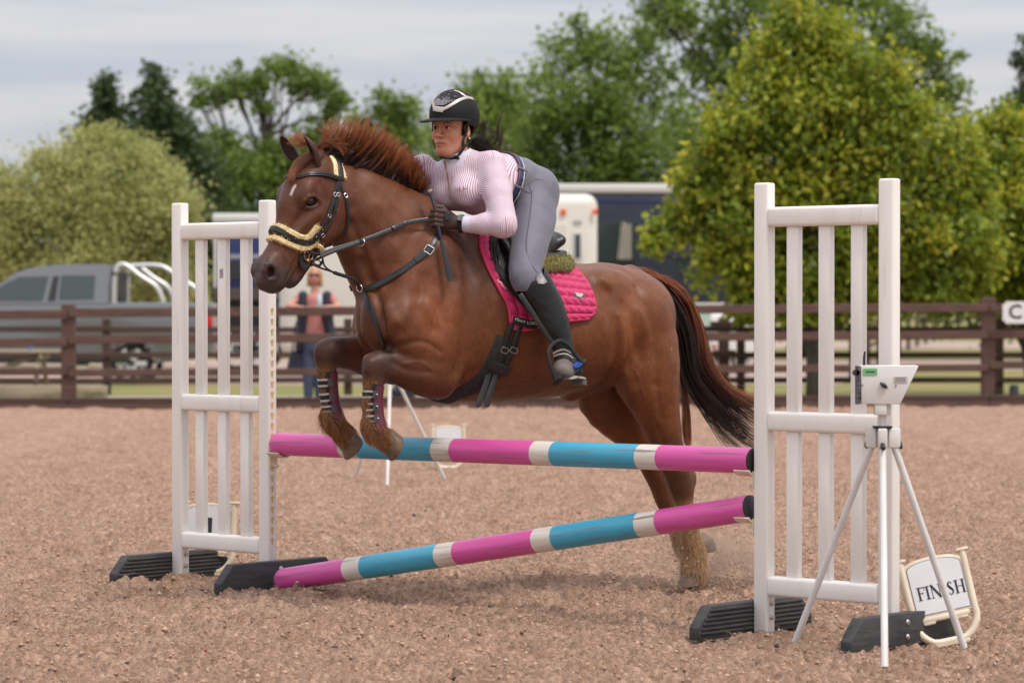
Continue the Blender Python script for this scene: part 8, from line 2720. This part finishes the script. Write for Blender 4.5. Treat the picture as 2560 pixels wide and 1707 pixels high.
# ------------------------------------------------------------------ picnic table and small things by the fence
M_old = mat('weathered_wood', (0.36, 0.29, 0.21), (0.25, 0.21, 0.13), rough=0.85, scale=6, stretch=(0.4, 3, 3), bump=0.3, bscale=30, wear=((0.10, 0.12, 0.03), (2, 4, 4), (0.55, 0.7)))
tb = at(40, 900, 42.2); tb[2] = 0
pt = empty('picnic_table', tb, 0, 'weathered wooden picnic table with benches left of the pickup wheel', 'picnic table')
for y_ in (-0.27, -0.09, 0.09, 0.27): box_obj('top_plank', (-0.35, y_, 0.665), (1.95, 0.165, 0.04), M_old, pt, bevel=0.006)
for y_ in (-0.78, -0.62): box_obj('seat_plank', (0.05, y_, 0.43), (2.1, 0.145, 0.04), M_old, pt, bevel=0.006)
for y_ in (0.62, 0.78): box_obj('seat_plank', (0.05, y_, 0.43), (2.1, 0.145, 0.04), M_old, pt, bevel=0.006)
for x in (-0.95, 0.35):
    for s in (-1, 1): beam('leg', (x, s * 0.15, 0.64), (x, s * 0.66, 0.0), 0.09, 0.05, M_old, pt, np.zeros(3))
    box_obj('cross_bar', (x + 0.05, 0, 0.385), (0.05, 1.7, 0.09), M_old, pt, bevel=0.005)
    box_obj('top_bar', (x + 0.05, 0, 0.60), (0.05, 0.68, 0.08), M_old, pt, bevel=0.005)
beam('brace', (0.35, -0.10, 0.62), (-0.25, -0.10, 0.40), 0.07, 0.04, M_old, pt, np.zeros(3))
slp = at(110, 972, 41.2); slp[2] = 0
sle = empty('sleeper', slp, 0, 'old wooden sleeper lying on the gravel below the picnic table', 'sleeper')
box_obj('timber', (0, 0, 0.13), (1.75, 0.22, 0.16), M_old, sle, bevel=0.015)
cupo = at(75, 893, 41.95); cupo[2] = 0.685
cu_ = empty('drink_can', cupo, 0, 'small blue and orange drink can on the picnic table', 'can')
tube_obj('can_body', [(0, 0, 0), (0, 0, 0.01), (0, 0, 0.115), (0, 0, 0.12)], [0.030, 0.034, 0.034, 0.03], mat('blue_can', (0.10, 0.22, 0.55), rough=0.3), cu_, n=14)
tube_obj('can_band', [(0, 0, 0.085), (0, 0, 0.112)], 0.0348, mat('orange_can', (0.60, 0.17, 0.05), rough=0.3), cu_, n=14)
dp = at(2535, 986, 41.0); dp[2] = 0
du = empty('bollard', dp, 0, 'short black bollard in the grass below the letter sign', 'bollard')
tube_obj('shaft', [(0, 0, 0), (0, 0, 0.02), (0, 0, 0.19), (0, 0, 0.21)], [0.07, 0.066, 0.064, 0.05], M_dark, du, n=14)
tube_obj('cap', [(0, 0, 0.21), (0, 0, 0.225)], [0.06, 0.045], M_black, du, n=14)
bd = at(1006, 985, 41.3); bd[2] = 0
bu = empty('navy_bundle', bd, 0, 'dark navy bundle of clothing on the ground seen between the horse legs', 'bundle')
bf_ = Field(np.array([-0.3, -0.2, -0.02]), np.array([0.3, 0.2, 0.4]), 0.014)
bf_.cone((-0.06, 0, 0.1), (0.08, 0, 0.12), (0.10, 0.1), (0.11, 0.12), (0, 1, 0), k=0.03); bf_.ell((0.0, 0, 0.24), (0.10, 0.09, 0.08), k=0.05)
V, Q = bf_.mesh(smooth=1); V += 0.01 * vnoise(V, 12, 3)[:, None]
mesh_np('cloth', V, Q, M_gil, bu)
# kicked-up dust by the hind feet
dc = at(1790, 1400, 13.9)
bm = bmesh.new()
bmesh.ops.create_icosphere(bm, subdivisions=3, radius=1.0, matrix=Matrix.Translation(Vector((0, 0, 0))) @ Matrix.Diagonal((0.36, 0.25, 0.19, 1)))
M_dust_v = bpy.data.materials.new('dust')
M_dust_v.use_nodes = True
nt = M_dust_v.node_tree
nt.nodes.remove(nt.nodes['Principled BSDF'])
pv = nt.nodes.new('ShaderNodeVolumePrincipled')
pv.inputs['Color'].default_value = (0.85, 0.60, 0.45, 1)
tc_ = nt.nodes.new('ShaderNodeTexCoord'); no_ = nt.nodes.new('ShaderNodeTexNoise'); no_.inputs['Scale'].default_value = 7.0; no_.inputs['Detail'].default_value = 3.0
gd = nt.nodes.new('ShaderNodeTexGradient'); gd.gradient_type = 'SPHERICAL'
mp_ = nt.nodes.new('ShaderNodeMapping'); mp_.inputs['Scale'].default_value = (2.8, 4.0, 5.3)
nt.links.new(tc_.outputs['Object'], no_.inputs['Vector']); nt.links.new(tc_.outputs['Object'], mp_.inputs['Vector']); nt.links.new(mp_.outputs['Vector'], gd.inputs['Vector'])
r1 = nt.nodes.new('ShaderNodeMapRange'); r1.inputs['From Min'].default_value = 0.42; r1.inputs['From Max'].default_value = 0.75; r1.inputs['To Max'].default_value = 17.0
nt.links.new(no_.outputs['Fac'], r1.inputs['Value'])
mu_ = nt.nodes.new('ShaderNodeMath'); mu_.operation = 'MULTIPLY'
nt.links.new(r1.outputs['Result'], mu_.inputs[0]); nt.links.new(gd.outputs['Fac'], mu_.inputs[1])
nt.links.new(mu_.outputs[0], pv.inputs['Density']); nt.links.new(pv.outputs['Volume'], nt.nodes['Material Output'].inputs['Volume'])
du_ = bm_obj('dust_cloud', bm, M_dust_v, None)
du_.location = Vector(dc) - Vector((0, 0, 0.0))
tag(du_, 'thin cloud of kicked up sand beside the hind hooves', None, None, 'stuff')
NF = 260
fc_ = np.array([1.02, 13.85, 0.05]) + rng.normal(0, 1, (NF, 3)) * np.array([0.16, 0.15, 0.07])
fc_[:, 2] = np.abs(fc_[:, 2])
fr = rng.uniform(0.002, 0.007, NF)
FV = octv[None] * rng.uniform(0.5, 1.3, (NF, 6, 3)) * fr[:, None, None] + fc_[:, None, :]
fk = mesh_np('flying_sand', FV.reshape(-1, 3), (octf[None] + 6 * np.arange(NF)[:, None, None]).reshape(-1, 3), M_crumb, smooth=False)
col_attr(fk, np.repeat(pal[rng.choice([0, 1, 2], NF)], 6, axis=0))
tag(fk, 'grains of sand thrown up behind the hind hooves', None, None, 'stuff')
